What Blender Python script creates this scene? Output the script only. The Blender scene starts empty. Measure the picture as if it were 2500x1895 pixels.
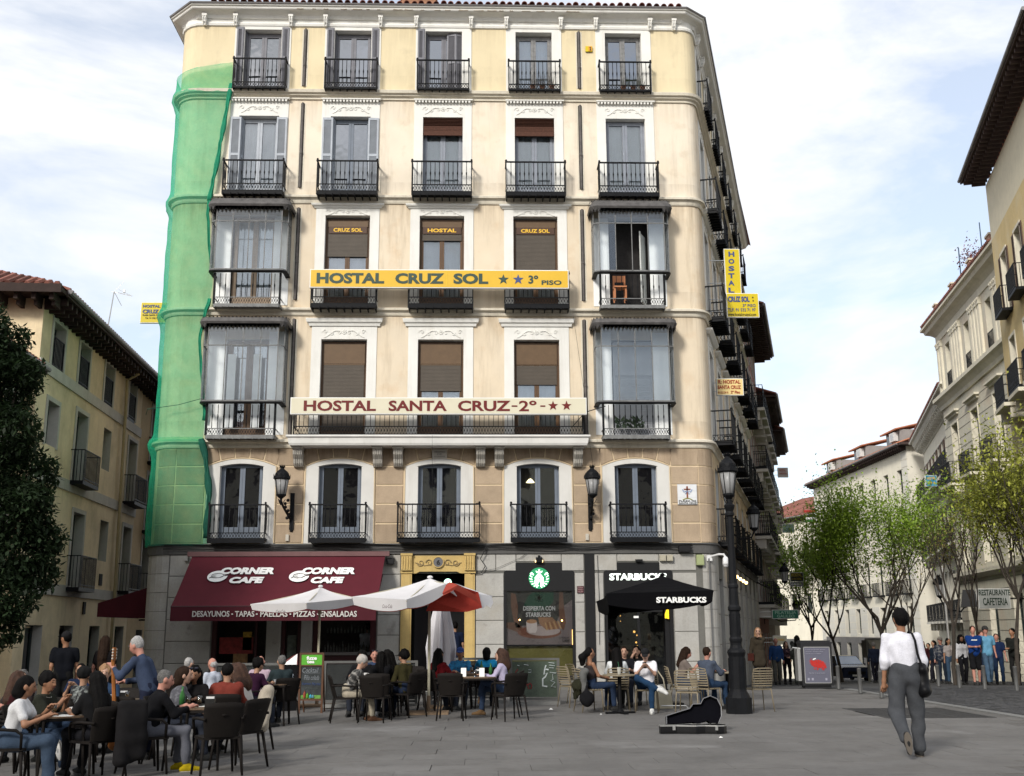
import bpy,bmesh,math,random
import numpy as np
from math import sin,cos,tan,pi,radians,degrees,atan2,hypot,sqrt
from mathutils import Matrix,Vector
random.seed(7);rng=np.random.default_rng(7)
SC=bpy.context.scene
COL=SC.collection
FPX,TILT,YAW,ROLL,CH=2658.0,radians(12.56),radians(1.65),radians(0.277),1.6
F_=Vector((sin(YAW)*cos(TILT),cos(YAW)*cos(TILT),sin(TILT)))
R0=Vector((cos(YAW),-sin(YAW),0));U0=R0.cross(F_)
R_=R0*cos(ROLL)-U0*sin(ROLL);U_=R_.cross(F_)
cam=bpy.data.cameras.new('camera');camo=bpy.data.objects.new('camera',cam);COL.objects.link(camo)
camo.matrix_world=Matrix(((R_.x,U_.x,-F_.x,0),(R_.y,U_.y,-F_.y,0),(R_.z,U_.z,-F_.z,CH),(0,0,0,1)))
cam.sensor_width=36;cam.lens=FPX/2500*36;cam.clip_end=2000;cam.clip_start=.05
SC.camera=camo
SC.view_settings.view_transform='Standard';SC.view_settings.look='None'
SC.view_settings.exposure=0.60;SC.view_settings.gamma=1;SC.view_settings.use_curve_mapping=False
SUN_EL,SUN_AZ=radians(31),radians(210)
W=bpy.data.worlds.new('World');SC.world=W;W.use_nodes=True
nt=W.node_tree;nt.nodes.clear()
def N(t,ty,**kw):
 n=t.nodes.new(ty)
 for k,v in kw.items():setattr(n,k,v)
 return n
out=N(nt,'ShaderNodeOutputWorld');bg=N(nt,'ShaderNodeBackground');bg2=N(nt,'ShaderNodeBackground')
sky=N(nt,'ShaderNodeTexSky',sky_type='NISHITA');sky.sun_disc=False
sky.sun_elevation=SUN_EL;sky.sun_rotation=SUN_AZ;sky.air_density=1.0;sky.dust_density=1.5
nt.links.new(sky.outputs[0],bg.inputs[0]);bg.inputs[1].default_value=0.15
tc=N(nt,'ShaderNodeTexCoord');mp=N(nt,'ShaderNodeMapping');mp.inputs['Scale'].default_value=(1.0,1.0,2.6)
mp.inputs['Rotation'].default_value=(0.25,0.1,0.5);mp.inputs['Location'].default_value=(3.1,1.2,0.4)
nz=N(nt,'ShaderNodeTexNoise');nz.inputs['Scale'].default_value=2.6;nz.inputs['Detail'].default_value=7;nz.inputs['Roughness'].default_value=.58
nz.inputs['Distortion'].default_value=.35
rp=N(nt,'ShaderNodeValToRGB');rp.color_ramp.elements[0].position=.40;rp.color_ramp.elements[1].position=.55
rp.color_ramp.elements[0].color=(.44,.44,.44,1);rp.color_ramp.elements[1].color=(1,1,1,1)
nt.links.new(tc.outputs['Generated'],mp.inputs[0]);nt.links.new(mp.outputs[0],nz.inputs[0]);nt.links.new(nz.outputs[0],rp.inputs[0])
bg2.inputs[0].default_value=(.96,.975,1.0,1);bg2.inputs[1].default_value=.74
mx=N(nt,'ShaderNodeMixShader')
nt.links.new(rp.outputs[0],mx.inputs[0]);nt.links.new(bg.outputs[0],mx.inputs[1]);nt.links.new(bg2.outputs[0],mx.inputs[2]);nt.links.new(mx.outputs[0],out.inputs[0])
sl=bpy.data.lights.new('sun','SUN');sl.energy=2.3;sl.angle=radians(11);sl.color=(1,.955,.88)
so=bpy.data.objects.new('sun',sl);COL.objects.link(so)
sd=Vector((sin(SUN_AZ)*cos(SUN_EL),cos(SUN_AZ)*cos(SUN_EL),sin(SUN_EL)))
so.rotation_euler=sd.to_track_quat('Z','Y').to_euler();so.location=(0,0,60)
CAM=Vector((0,0,CH))
def ray(x,y):return F_+R_*((x-1250)/FPX)-U_*((y-947.5)/FPX)
def PY(x,y,Y):d=ray(x,y);return CAM+d*(Y/d.y)
def GZ(x,y,z=0.0):d=ray(x,y);return CAM+d*((z-CH)/d.z)
def PX(p):
 v=Vector(p)-CAM;z=v.dot(F_);return 1250+FPX*v.dot(R_)/z,947.5-FPX*v.dot(U_)/z
def PP(x,y,ox,oy,deg):
 d=ray(x,y);t=Vector((sin(radians(deg)),cos(radians(deg)),0));n=Vector((t.y,-t.x,0))
 k=(Vector((ox,oy,0))-CAM).dot(n)/d.dot(n);p=CAM+d*k
 return(p-Vector((ox,oy,0))).dot(t),p.z
def gz(x,y):
 z=-0.030*max(0.0,-x-1.0)if x>-14 else-0.39
 d=y-31.0
 if d>0:z-=0.040*d
 return z
def GP(px,py):
 p=GZ(px,py,0)
 for _ in range(6):p=GZ(px,py,gz(p.x,p.y))
 return p
def XY(px,Y,py=1600):return PY(px,py,Y).x
class MB:
 def __init__(s):s.v=[];s.f=[];s.m=[];s.M=None
 def add(s,vs,fs,mi=0):
  o=len(s.v)
  if s.M is not None:vs=[s.M@Vector(p)for p in vs]
  s.v+=[tuple(p)for p in vs]
  for f in fs:s.f.append(tuple(i+o for i in f));s.m.append(mi)
 def box(s,x0,x1,y0,y1,z0,z1,mi=0):
  s.add([(x0,y0,z0),(x1,y0,z0),(x1,y1,z0),(x0,y1,z0),(x0,y0,z1),(x1,y0,z1),(x1,y1,z1),(x0,y1,z1)],[(0,3,2,1),(4,5,6,7),(0,1,5,4),(1,2,6,5),(2,3,7,6),(3,0,4,7)],mi)
 def quad(s,*p,mi=0):s.add(list(p),[tuple(range(len(p)))],mi)
 def prism(s,poly,y0,y1,mi=0):
  n=len(poly);a=[(p[0],y0,p[1])for p in poly]+[(p[0],y1,p[1])for p in poly]
  fs=[tuple(range(n)),tuple(range(2*n-1,n-1,-1))]+[(i,i+n,(i+1)%n+n,(i+1)%n)for i in range(n)]
  s.add(a,fs,mi)
 def slab(s,poly,z0,z1,mi=0):
  n=len(poly);a=[(p[0],p[1],z1)for p in poly]+[(p[0],p[1],z0)for p in poly]
  s.add(a,[tuple(range(n)),tuple(range(2*n-1,n-1,-1))]+[(i,i+n,(i+1)%n+n,(i+1)%n)for i in range(n)],mi)
 def tube(s,pts,r,n=6,mi=0,cap=True,flat=None):
  pts=[Vector(p)for p in pts];k=len(pts);rr=r if isinstance(r,(list,tuple))else[r]*k
  vs=[];up=None
  for i,p in enumerate(pts):
   t=(pts[min(i+1,k-1)]-pts[max(i-1,0)])
   if t.length<1e-9:t=Vector((0,0,1))
   t.normalize()
   if up is None:up=Vector((0,0,1))if abs(t.z)<.9 else Vector((0,1,0))
   a=t.cross(up)
   if a.length<1e-3:a=t.cross(Vector((1,0,0)))
   a.normalize();b=a.cross(t);up=b
   for j in range(n):
    th=2*pi*j/n+(pi/n if n==4 else 0)
    vs.append(p+a*(rr[i]*cos(th))+b*(rr[i]*sin(th)*(flat or 1)))
  fs=[(i*n+j,i*n+(j+1)%n,(i+1)*n+(j+1)%n,(i+1)*n+j)for i in range(k-1)for j in range(n)]
  fs=[f[::-1]for f in fs]
  if cap:fs+=[tuple(range(n)),tuple(range((k-1)*n,k*n))[::-1]]
  s.add(vs,fs,mi)
 def lathe(s,prof,c=(0,0,0),n=12,mi=0,a0=0,a1=2*pi):
  full=abs(a1-a0-2*pi)<1e-6;m=n if full else n+1;vs=[]
  for r,z in prof:
   for j in range(m):
    a=a0+(a1-a0)*j/n;vs.append((c[0]+r*cos(a),c[1]+r*sin(a),c[2]+z))
  fs=[]
  for i in range(len(prof)-1):
   for j in range(n):
    k=(j+1)%m if full else j+1
    fs.append((i*m+j,i*m+k,(i+1)*m+k,(i+1)*m+j))
  if full and prof[0][0]>1e-4:fs.append(tuple(range(m))[::-1])
  if full and prof[-1][0]>1e-4:fs.append(tuple(range((len(prof)-1)*m,len(prof)*m)))
  s.add(vs,fs,mi)
 def ball(s,c,r,n=8,mi=0,sc=(1,1,1)):
  prof=[(sin(pi*i/(n//2+1)),-cos(pi*i/(n//2+1)))for i in range(n//2+2)]
  vs=[];
  for pr,pz in prof:
   for j in range(n):a=2*pi*j/n;vs.append((c[0]+r*sc[0]*pr*cos(a),c[1]+r*sc[1]*pr*sin(a),c[2]+r*sc[2]*pz))
  s.add(vs,[(i*n+j,i*n+(j+1)%n,(i+1)*n+(j+1)%n,(i+1)*n+j)for i in range(len(prof)-1)for j in range(n)],mi)
 def sweep(s,path,prof,mi=0,caps=True):
  n=len(path);k=len(prof);vs=[]
  for i,p in enumerate(path):
   a=Vector(path[max(i-1,0)]);b=Vector(path[min(i+1,n-1)]);p=Vector(p)
   d0=(p-a);d1=(b-p)
   if d0.length<1e-6:d0=d1
   if d1.length<1e-6:d1=d0
   d0.normalize();d1.normalize();n0=Vector((d0.y,-d0.x));n1=Vector((d1.y,-d1.x));m=(n0+n1);m.normalize()
   m/=max(.4,m.dot(n0))
   for o,z in prof:vs.append((p.x+m.x*o,p.y+m.y*o,z))
  fs=[(i*k+j,(i+1)*k+j,(i+1)*k+(j+1)%k,i*k+(j+1)%k)for i in range(n-1)for j in range(k)]
  if caps:fs+=[tuple(range(k)),tuple(range((n-1)*k,n*k))[::-1]]
  s.add(vs,fs,mi)
 def mesh(s,name,mats,smooth=False):
  me=bpy.data.meshes.new(name);me.from_pydata(s.v,[],s.f)
  for m in(mats if isinstance(mats,(list,tuple))else[mats]):me.materials.append(m)
  if len(me.materials)>1:me.polygons.foreach_set('material_index',s.m)
  if smooth:me.polygons.foreach_set('use_smooth',[True]*len(s.f))
  me.update();return me
def recalc(me):
 b=bmesh.new();b.from_mesh(me);bmesh.ops.recalc_face_normals(b,faces=b.faces);b.to_mesh(me);b.free()
 return me
def link(name,me,parent=None,loc=(0,0,0),rz=0.0,label=None,kind=None,rot=None,sc=None):
 o=bpy.data.objects.new(name,me);COL.objects.link(o);o.location=loc
 o.rotation_euler=rot if rot is not None else(0,0,rz)
 if sc is not None:o.scale=sc
 if parent is not None:o.parent=parent
 if label:o['label']=label
 if kind:o['kind']=kind
 return o
def part(name,mb,mat,parent,loc=(0,0,0),rz=0.0,smooth=False,fix=False,**kw):
 me=mb.mesh(name,mat,smooth)
 if fix:recalc(me)
 return link(name,me,parent,loc,rz,**kw)
def thing(name,label,cat,loc=(0,0,0),rz=0.0,group=None):
 o=bpy.data.objects.new(name,None);COL.objects.link(o);o.location=loc;o.rotation_euler=(0,0,rz);o.empty_display_size=.3
 o['label']=label;o['category']=cat
 if group:o['group']=group
 return o
def tag(o,label,cat,group=None):
 o['label']=label;o['category']=cat
 if group:o['group']=group
 return o
def children_of(o):return KIDS.get(o.name,[])
def copy_tree(o,loc,rz,label,group=None,kids=None):
 r=o.copy();COL.objects.link(r);r.location=loc;r.rotation_euler=(0,0,rz);r['label']=label
 if group:r['group']=group
 for c in kids:
  d=c.copy();COL.objects.link(d);d.parent=r
 return r
MATS={}
def mat(name,col,rough=.8,var=.12,scale=3.0,bump=0.0,bscale=40.0,metal=0.0,spec=.3,emit=None,estr=0,streak=0.0,island=0.0,alpha=None,spots=0.0,trans=0.0,tint=None,grime=None,drip=None):
 if name in MATS:return MATS[name]
 m=bpy.data.materials.new(name);m.use_nodes=True;t=m.node_tree;b=t.nodes['Principled BSDF']
 b.inputs['Roughness'].default_value=rough;b.inputs['Metallic'].default_value=metal;b.inputs['Specular IOR Level'].default_value=spec
 c=(*col,1);L=t.links.new
 geo=N(t,'ShaderNodeNewGeometry');last=None
 rgb=N(t,'ShaderNodeRGB');rgb.outputs[0].default_value=c;last=rgb.outputs[0]
 def mixc(fac,a,col2,mode='MIX'):
  mn=N(t,'ShaderNodeMix',data_type='RGBA',blend_type=mode)
  if isinstance(fac,float):mn.inputs[0].default_value=fac
  else:L(fac,mn.inputs[0])
  L(a,mn.inputs[6])
  if isinstance(col2,tuple):mn.inputs[7].default_value=(*col2,1)
  else:L(col2,mn.inputs[7])
  return mn.outputs[2]
 def rng_(src,a,b_,lo,hi):
  r=N(t,'ShaderNodeMapRange');L(src,r.inputs[0])
  for i,v in enumerate((a,b_,lo,hi)):r.inputs[i+1].default_value=v
  return r.outputs[0]
 def noise(sc,det=4,stretch=None,ro=.6):
  n_=N(t,'ShaderNodeTexNoise');n_.inputs['Scale'].default_value=sc;n_.inputs['Detail'].default_value=det;n_.inputs['Roughness'].default_value=ro
  if stretch:
   mp_=N(t,'ShaderNodeMapping');mp_.inputs['Scale'].default_value=stretch;L(geo.outputs['Position'],mp_.inputs[0]);L(mp_.outputs[0],n_.inputs[0])
  else:L(geo.outputs['Position'],n_.inputs[0])
  return n_.outputs[0]
 if var>0:
  v=rng_(noise(scale),.3,.7,1-var,1+var)
  hs=N(t,'ShaderNodeHueSaturation');L(last,hs.inputs['Color']);L(v,hs.inputs['Value']);last=hs.outputs[0]
  if var>=.08:
   v2=rng_(noise(scale*9,3),.3,.7,1-var*.6,1+var*.6)
   hs2=N(t,'ShaderNodeHueSaturation');L(last,hs2.inputs['Color']);L(v2,hs2.inputs['Value']);last=hs2.outputs[0]
 for tq in(tint if isinstance(tint,list)else[tint]if tint else[]):
  last=mixc(rng_(noise(tq[2],5),*(tq[3:]or(.48,.72)),0,tq[1]),last,tq[0])
 if streak>0:
  f=rng_(noise(1.0,6,(3.2,3.2,.35),.7),.52,.80,0,streak);last=mixc(f,last,grime or(c[0]*.45,c[1]*.40,c[2]*.34))
 if drip:
  sx=N(t,'ShaderNodeSeparateXYZ');L(geo.outputs['Position'],sx.inputs[0]);f=rng_(noise(1.0,5,(5.5,5.5,.22),.75),.40,.68,0,1)
  for zl,ln,am in drip:
   m1=N(t,'ShaderNodeMath',operation='MULTIPLY');L(f,m1.inputs[0]);L(rng_(sx.outputs[2],zl-ln,zl,0,am),m1.inputs[1])
   m2=N(t,'ShaderNodeMath',operation='LESS_THAN');L(sx.outputs[2],m2.inputs[0]);m2.inputs[1].default_value=zl+.02;m3=N(t,'ShaderNodeMath',operation='MULTIPLY');L(m1.outputs[0],m3.inputs[0]);L(m2.outputs[0],m3.inputs[1]);last=mixc(m3.outputs[0],last,grime or(c[0]*.42,c[1]*.36,c[2]*.30))
 if spots>0:
  f=rng_(noise(bscale*.8,2),.60,.68,0,spots);last=mixc(f,last,(c[0]*.3,c[1]*.3,c[2]*.3))
 if island>0:
  oi=N(t,'ShaderNodeObjectInfo');a_=N(t,'ShaderNodeMath',operation='ADD');L(oi.outputs['Random'],a_.inputs[0]);L(geo.outputs['Random Per Island'],a_.inputs[1])
  fr=N(t,'ShaderNodeMath',operation='FRACT');L(a_.outputs[0],fr.inputs[0])
  v=rng_(fr.outputs[0],0,1,1-island,1+island)
  hs=N(t,'ShaderNodeHueSaturation');L(last,hs.inputs['Color']);L(v,hs.inputs['Value']);last=hs.outputs[0]
 L(last,b.inputs['Base Color'])
 if bump>0:
  bn=N(t,'ShaderNodeBump');bn.inputs['Strength'].default_value=bump;bn.inputs['Distance'].default_value=.02
  L(noise(bscale,4),bn.inputs['Height']);L(bn.outputs[0],b.inputs['Normal'])
 if emit:b.inputs['Emission Color'].default_value=(*emit,1);b.inputs['Emission Strength'].default_value=estr
 if alpha is not None or trans>0:
  o_=t.nodes['Material Output']
  sh=b.outputs[0]
  if trans>0:
   tr=N(t,'ShaderNodeBsdfTranslucent');L(last,tr.inputs[0]);ms=N(t,'ShaderNodeMixShader');ms.inputs[0].default_value=trans
   L(sh,ms.inputs[1]);L(tr.outputs[0],ms.inputs[2]);sh=ms.outputs[0]
  if alpha is not None:
   tp=N(t,'ShaderNodeBsdfTransparent');ms=N(t,'ShaderNodeMixShader');ms.inputs[0].default_value=alpha
   L(tp.outputs[0],ms.inputs[1]);L(sh,ms.inputs[2]);sh=ms.outputs[0]
  L(sh,o_.inputs[0])
 MATS[name]=m;return m
def glass(name,tintc=(.9,.95,.95),refl=1.0,dark=None,base=0.0,wob=.25):
 if name in MATS:return MATS[name]
 m=bpy.data.materials.new(name);m.use_nodes=True;t=m.node_tree;t.nodes.clear();L=t.links.new
 o=N(t,'ShaderNodeOutputMaterial');g=N(t,'ShaderNodeBsdfGlossy');g.inputs['Roughness'].default_value=.03;g.inputs[0].default_value=(.92,.96,1,1)
 fr=N(t,'ShaderNodeFresnel');fr.inputs[0].default_value=1.75;ms=N(t,'ShaderNodeMixShader')
 geo=N(t,'ShaderNodeNewGeometry');nz_=N(t,'ShaderNodeTexNoise');nz_.inputs['Scale'].default_value=1.6;L(geo.outputs['Position'],nz_.inputs[0])
 bn=N(t,'ShaderNodeBump');bn.inputs['Strength'].default_value=wob;bn.inputs['Distance'].default_value=.03;L(nz_.outputs[0],bn.inputs['Height']);L(bn.outputs[0],g.inputs['Normal'])
 mu=N(t,'ShaderNodeMath',operation='MULTIPLY');L(fr.outputs[0],mu.inputs[0]);mu.inputs[1].default_value=refl;mu.use_clamp=True;ad=N(t,'ShaderNodeMath',operation='ADD');ad.use_clamp=True;ad.inputs[1].default_value=base;L(mu.outputs[0],ad.inputs[0])
 if dark:s=N(t,'ShaderNodeBsdfDiffuse');s.inputs[0].default_value=(*dark,1)
 else:s=N(t,'ShaderNodeBsdfTransparent');s.inputs[0].default_value=(*tintc,1)
 L(ad.outputs[0],ms.inputs[0]);L(s.outputs[0],ms.inputs[1]);L(g.outputs[0],ms.inputs[2]);L(ms.outputs[0],o.inputs[0])
 MATS[name]=m;return m
yellow_stucco=mat('yellow_stucco',(.66,.565,.375),.9,.05,1.2,.15,60,drip=[(20.4,.8,.35),(18.7,.5,.15)],streak=.22,tint=[((.72,.62,.42),.5,.5),((.50,.42,.28),.35,1.7,.56,.7)])
cream_stucco=mat('cream_stucco',(.72,.64,.52),.9,.05,1.1,.15,60,drip=[(17.9,.9,.4),(15.1,.5,.3)],streak=.38,tint=[((.70,.55,.36),.5,.6),((.50,.40,.28),.35,1.9,.56,.7)])
peach_stucco=mat('peach_stucco',(.66,.56,.42),.9,.06,1.1,.15,60,drip=[(14.4,1.0,.55),(10.82,.8,.6),(11.6,.5,.4),(7.6,.5,.5)],streak=.55,tint=[((.68,.60,.48),.7,.6),((.56,.39,.23),.4,1.3,.54,.70)])
white_plaster=mat('white_plaster',(.71,.70,.66),.85,.05,1.5,.12,50,streak=.4,grime=(.42,.39,.33))
stone_trim=mat('cream_trim',(.62,.57,.47),.9,.08,2,.2,50,streak=.5,grime=(.22,.19,.15))
ashlar_mat=mat('tan_ashlar',(.37,.285,.20),.92,.10,3,.35,70,drip=[(6.8,.8,.5),(4.6,.5,.4)],island=.10,streak=.18)
joint_mat=mat('cream_joint',(.60,.48,.32),.9,.06,3,.2,60)
granite=mat('grey_granite',(.37,.36,.335),.8,.10,2.2,.25,90,island=.06,spots=.3,streak=.3,tint=[((.31,.28,.23),.5,1.2),((.14,.13,.12),.5,2.6,.6,.72)])
granite_joint=mat('dark_joint',(.13,.127,.115),.9,.1,3)
band_grey=mat('dark_grey_band',(.085,.083,.080),.75,.15,2,.2,50,streak=.3)
iron=mat('black_iron',(.008,.0085,.010),.55,.25,6,.15,60,spec=.12)
old_iron=mat('grey_painted_iron',(.16,.162,.16),.55,.25,6,.15,60)
blue_grey=mat('blue_grey_paint',(.14,.165,.205),.45,.08,4,.05,60)
light_grey=mat('light_grey_paint',(.36,.39,.43),.5,.10,4,.1,60)
shutter_grey=mat('shutter_grey',(.16,.16,.18),.55,.12,4,.1,60)
worn_wood=mat('weathered_grey_wood',(.20,.20,.20),.8,.3,9,.3,60,streak=.4)
brown_alu=mat('brown_aluminium',(.10,.055,.028),.45,.08,4)
blind_brown=mat('brown_roller_blind',(.085,.07,.055),.55,.08,4)
blind_top=mat('brown_blind_box',(.115,.07,.036),.5,.1,5)
straw_blind=mat('brown_straw_blind',(.075,.03,.018),.8,.3,20)
curtain_mat=mat('white_curtain',(.72,.75,.76),.9,.05,3,trans=.15)
dark_curtain=mat('dark_purple_curtain',(.035,.03,.045),.9,.2,5)
room_dark=mat('dark_room',(.02,.018,.018),.9,.3,2)
pane_dark=glass('dark_pane',dark=(.006,.006,.007),refl=1.0)
pane_sky=glass('sky_pane',dark=(.010,.011,.014),refl=1.2,base=.20)
pane_clear=glass('clear_pane',(.93,.95,.96),1.0,base=.04,wob=.12)
pane_or=glass('oriel_pane',(.93,.95,.96),.75,wob=.10)
clay=mat('clay_tile',(.33,.13,.075),.85,.2,3,.3,40,island=.35,tint=((.12,.07,.055),.8,2.5))
dark_clay=mat('dark_clay_tile',(.20,.08,.06),.85,.25,3,.3,40,island=.35)
pipe_mat=mat('lead_pipe',(.10,.09,.085),.6,.3,5,.2,30)
black_sh=mat('black_panel',(.006,.006,.007),.6,.1,4)
_txt={}
def text_me(s,mt,bold=.02,shear=0.0,ext=.02,spacing=1.0):
 k=(s,mt.name,bold,shear,ext,spacing)
 if k in _txt:return _txt[k]
 cu=bpy.data.curves.new('lettering','FONT');cu.body=s;cu.size=1;cu.offset=bold;cu.extrude=ext;cu.shear=shear;cu.space_character=spacing
 cu.resolution_u=3
 ob=bpy.data.objects.new('lettering',cu);COL.objects.link(ob);bpy.context.view_layer.update()
 me=bpy.data.meshes.new_from_object(ob.evaluated_get(bpy.context.evaluated_depsgraph_get()))
 bpy.data.objects.remove(ob);me.name='lettering';me.materials.clear();me.materials.append(mt)
 co=np.empty(len(me.vertices)*3);me.vertices.foreach_get('co',co);co=co.reshape(-1,3)
 lo,hi=co.min(0),co.max(0);co=(co-lo)/np.maximum(hi-lo,1e-6)
 co=np.stack([co[:,0],-co[:,2],co[:,1]],1);me.vertices.foreach_set('co',co.ravel());me.update()
 _txt[k]=me;return me
def fit_text(s,parent,mt,x0,x1,z0,z1,y,bold=.02,shear=0.0,rz=0.0,o=(0,0),name='lettering',spacing=1.0,rot=None,loc=None):
 """text filling the box x0..x1, z0..z1 on the plane y (local frame turned by rz about o)"""
 me=text_me(s,mt,bold,shear,spacing=spacing);ob=bpy.data.objects.new(name,me);COL.objects.link(ob)
 c,sn=cos(rz),sin(rz)
 ob.location=loc or(o[0]+x0*c-y*sn,o[1]+x0*sn+y*c,z0);ob.rotation_euler=rot or(0,0,rz);ob.scale=(x1-x0,.006,z1-z0)
 if parent is not None:ob.parent=parent
 return ob
def star_mb(cx,cz,r,y0,y1,mi=0,mb=None):
 mb=mb or MB();p=[(cx+(r if i%2==0 else r*.42)*sin(pi*i/5),cz+(r if i%2==0 else r*.42)*cos(pi*i/5))for i in range(10)]
 mb.prism(p[::-1],y0,y1,mi);return mb
def wall_holes(mb,x0,x1,z0,z1,holes,depth=.32,mi=0,mr=None):
 mr=mi if mr is None else mr
 xs=sorted({x0,x1,*[h[0]for h in holes],*[h[1]for h in holes]});zs=sorted({z0,z1,*[h[2]for h in holes],*[h[3]for h in holes]})
 xs=[x for x in xs if x0<=x<=x1];zs=[z for z in zs if z0<=z<=z1]
 for i in range(len(xs)-1):
  for j in range(len(zs)-1):
   cx,cz=(xs[i]+xs[i+1])/2,(zs[j]+zs[j+1])/2
   if any(h[0]<cx<h[1]and h[2]<cz<h[3]for h in holes):continue
   mb.quad((xs[i],0,zs[j]),(xs[i+1],0,zs[j]),(xs[i+1],0,zs[j+1]),(xs[i],0,zs[j+1]),mi=mi)
 for a,b,c,d in[h[:4]for h in holes]:
  mb.quad((a,0,c),(a,0,d),(a,depth,d),(a,depth,c),mi=mr);mb.quad((b,0,c),(b,depth,c),(b,depth,d),(b,0,d),mi=mr)
  mb.quad((a,0,d),(b,0,d),(b,depth,d),(a,depth,d),mi=mr);mb.quad((a,0,c),(a,depth,c),(b,depth,c),(b,0,c),mi=mr)
_kit={}
def kit(key,fn):
 if key not in _kit:_kit[key]=fn()
 return _kit[key]
def frame_mesh(w,h,st,panel,mull,mt,d=.07,n=2,jamb=.05):
 mb=MB();mb.box(0,jamb,0,d,0,h);mb.box(w-jamb,w,0,d,0,h);mb.box(jamb,w-jamb,0,d,h-jamb,h)
 lw=(w-2*jamb)/n
 for i in range(n):
  a=jamb+i*lw;b=a+lw;e=.003
  mb.box(a+e,a+st,-.015,d-.01,.02,h-jamb-.004);mb.box(b-st,b-e,-.015,d-.01,.02,h-jamb-.004)
  mb.box(a+st,b-st,-.012,d-.012,h-jamb-st,h-jamb-.004)
  mb.box(a+st,b-st,-.012,d-.012,.02,panel)
  if panel>.25:mb.box(a+st+.05,b-st-.05,-.026,-.008,.08,panel-.07)
  for q in range(mull):zz=panel+(h-jamb-st-panel)*(q+1)/(mull+1);mb.box(a+st,b-st,-.006,d-.02,zz-.015,zz+.015)
 return mb.mesh('window_frame',mt)
def pane_mesh(w,z0,z1,mt):
 mb=MB();mb.box(0,w,0,.008,z0,z1);return mb.mesh('pane',mt)
def curtain_mesh(w,z0,z1,mt,n=26,amp=.014,seed=0):
 r=random.Random(seed);mb=MB();vs=[];ph=r.random()*6
 for i in range(n+1):
  x=w*i/n;y=amp*sin(i*1.35+ph)+amp*.6*sin(i*.61+ph*2)
  vs+=[(x,y,z0),(x,y*.6,z1)]
 mb.add(vs,[(2*i,2*i+2,2*i+3,2*i+1)for i in range(n)]);return mb.mesh('curtain',mt,True)
def window(parent,cx,z0,w,h,y=.24,frame=blue_grey,panel=.42,st=.07,glassm='dark',curtain=None,mull=0,n=2,label=None,rz=0,seed=0):
 """two-leaf french window: thing > window > pane / curtain"""
 jamb=.05
 me=kit(('fr',round(w,3),round(h,3),st,panel,mull,frame.name,n),lambda:frame_mesh(w,h,st,panel,mull,frame,n=n))
 o=link('window',me,parent,(cx-w/2,y,z0),label=label);lw=(w-2*jamb)/n
 pm=(pane_dark if z0<14 else pane_sky)if glassm=='dark' else pane_clear
 pa=kit(('pa',round(lw,3),round(h,3),st,panel,pm.name),lambda:pane_mesh(lw-2*st,panel,h-jamb-st,pm))
 for i in range(n):link('pane',pa,o,(jamb+i*lw+st,.025,0))
 if glassm!='dark':
  bb=kit(('rm',round(w,3),round(h,3)),lambda:(lambda b:(b.quad((0,.5,0),(w,.5,0),(w,.5,h),(0,.5,h)),b.quad((0,.1,0),(0,.5,0),(0,.5,h),(0,.1,h)),b.quad((w,.5,0),(w,.1,0),(w,.1,h),(w,.5,h)),b.mesh('dark_room',room_dark))[-1])(MB()))
  link('dark_room',bb,o)
  if curtain:
   link('curtain',curtain_mesh(w-.14,.05,h-.08,curtain,seed=seed),o,(.07,.14,0))
 return o
def baluster_me(h,mt,r=.011,kn=.024):
 def f():
  mb=MB();mb.tube([(0,0,0),(0,0,h*.30),(0,0,h*.40),(0,0,h*.50),(0,0,h*.60),(0,0,h)],[r,r,kn*.6,kn,r,r],5);return mb.mesh('baluster',mt,True)
 return kit(('bal',round(h,3),mt.name,r),f)
def lattice(mb,x0,x1,y,z0,z1,step=.085,t=.014,d=.012,mi=0):
 n=max(1,int(round((x1-x0)/step)));s=(x1-x0)/n;h=z1-z0
 for i in range(n):
  a=x0+i*s
  for s_ in(0,1):
   za,zb=(z0,z1)if s_==0 else(z1,z0)
   mb.add([(a,y,za-t*.7),(a,y,za+t*.7),(a+s,y,zb+t*.7),(a+s,y,zb-t*.7),(a,y+d,za-t*.7),(a,y+d,za+t*.7),(a+s,y+d,zb+t*.7),(a+s,y+d,zb-t*.7)],[(0,3,2,1),(0,4,7,3),(1,2,6,5)],mi)
  mb.box(a+s*.32,a+s*.68,y-.004,y+d+.004,z0+h*.38,z0+h*.62,mi)
NBAL=[0]
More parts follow.
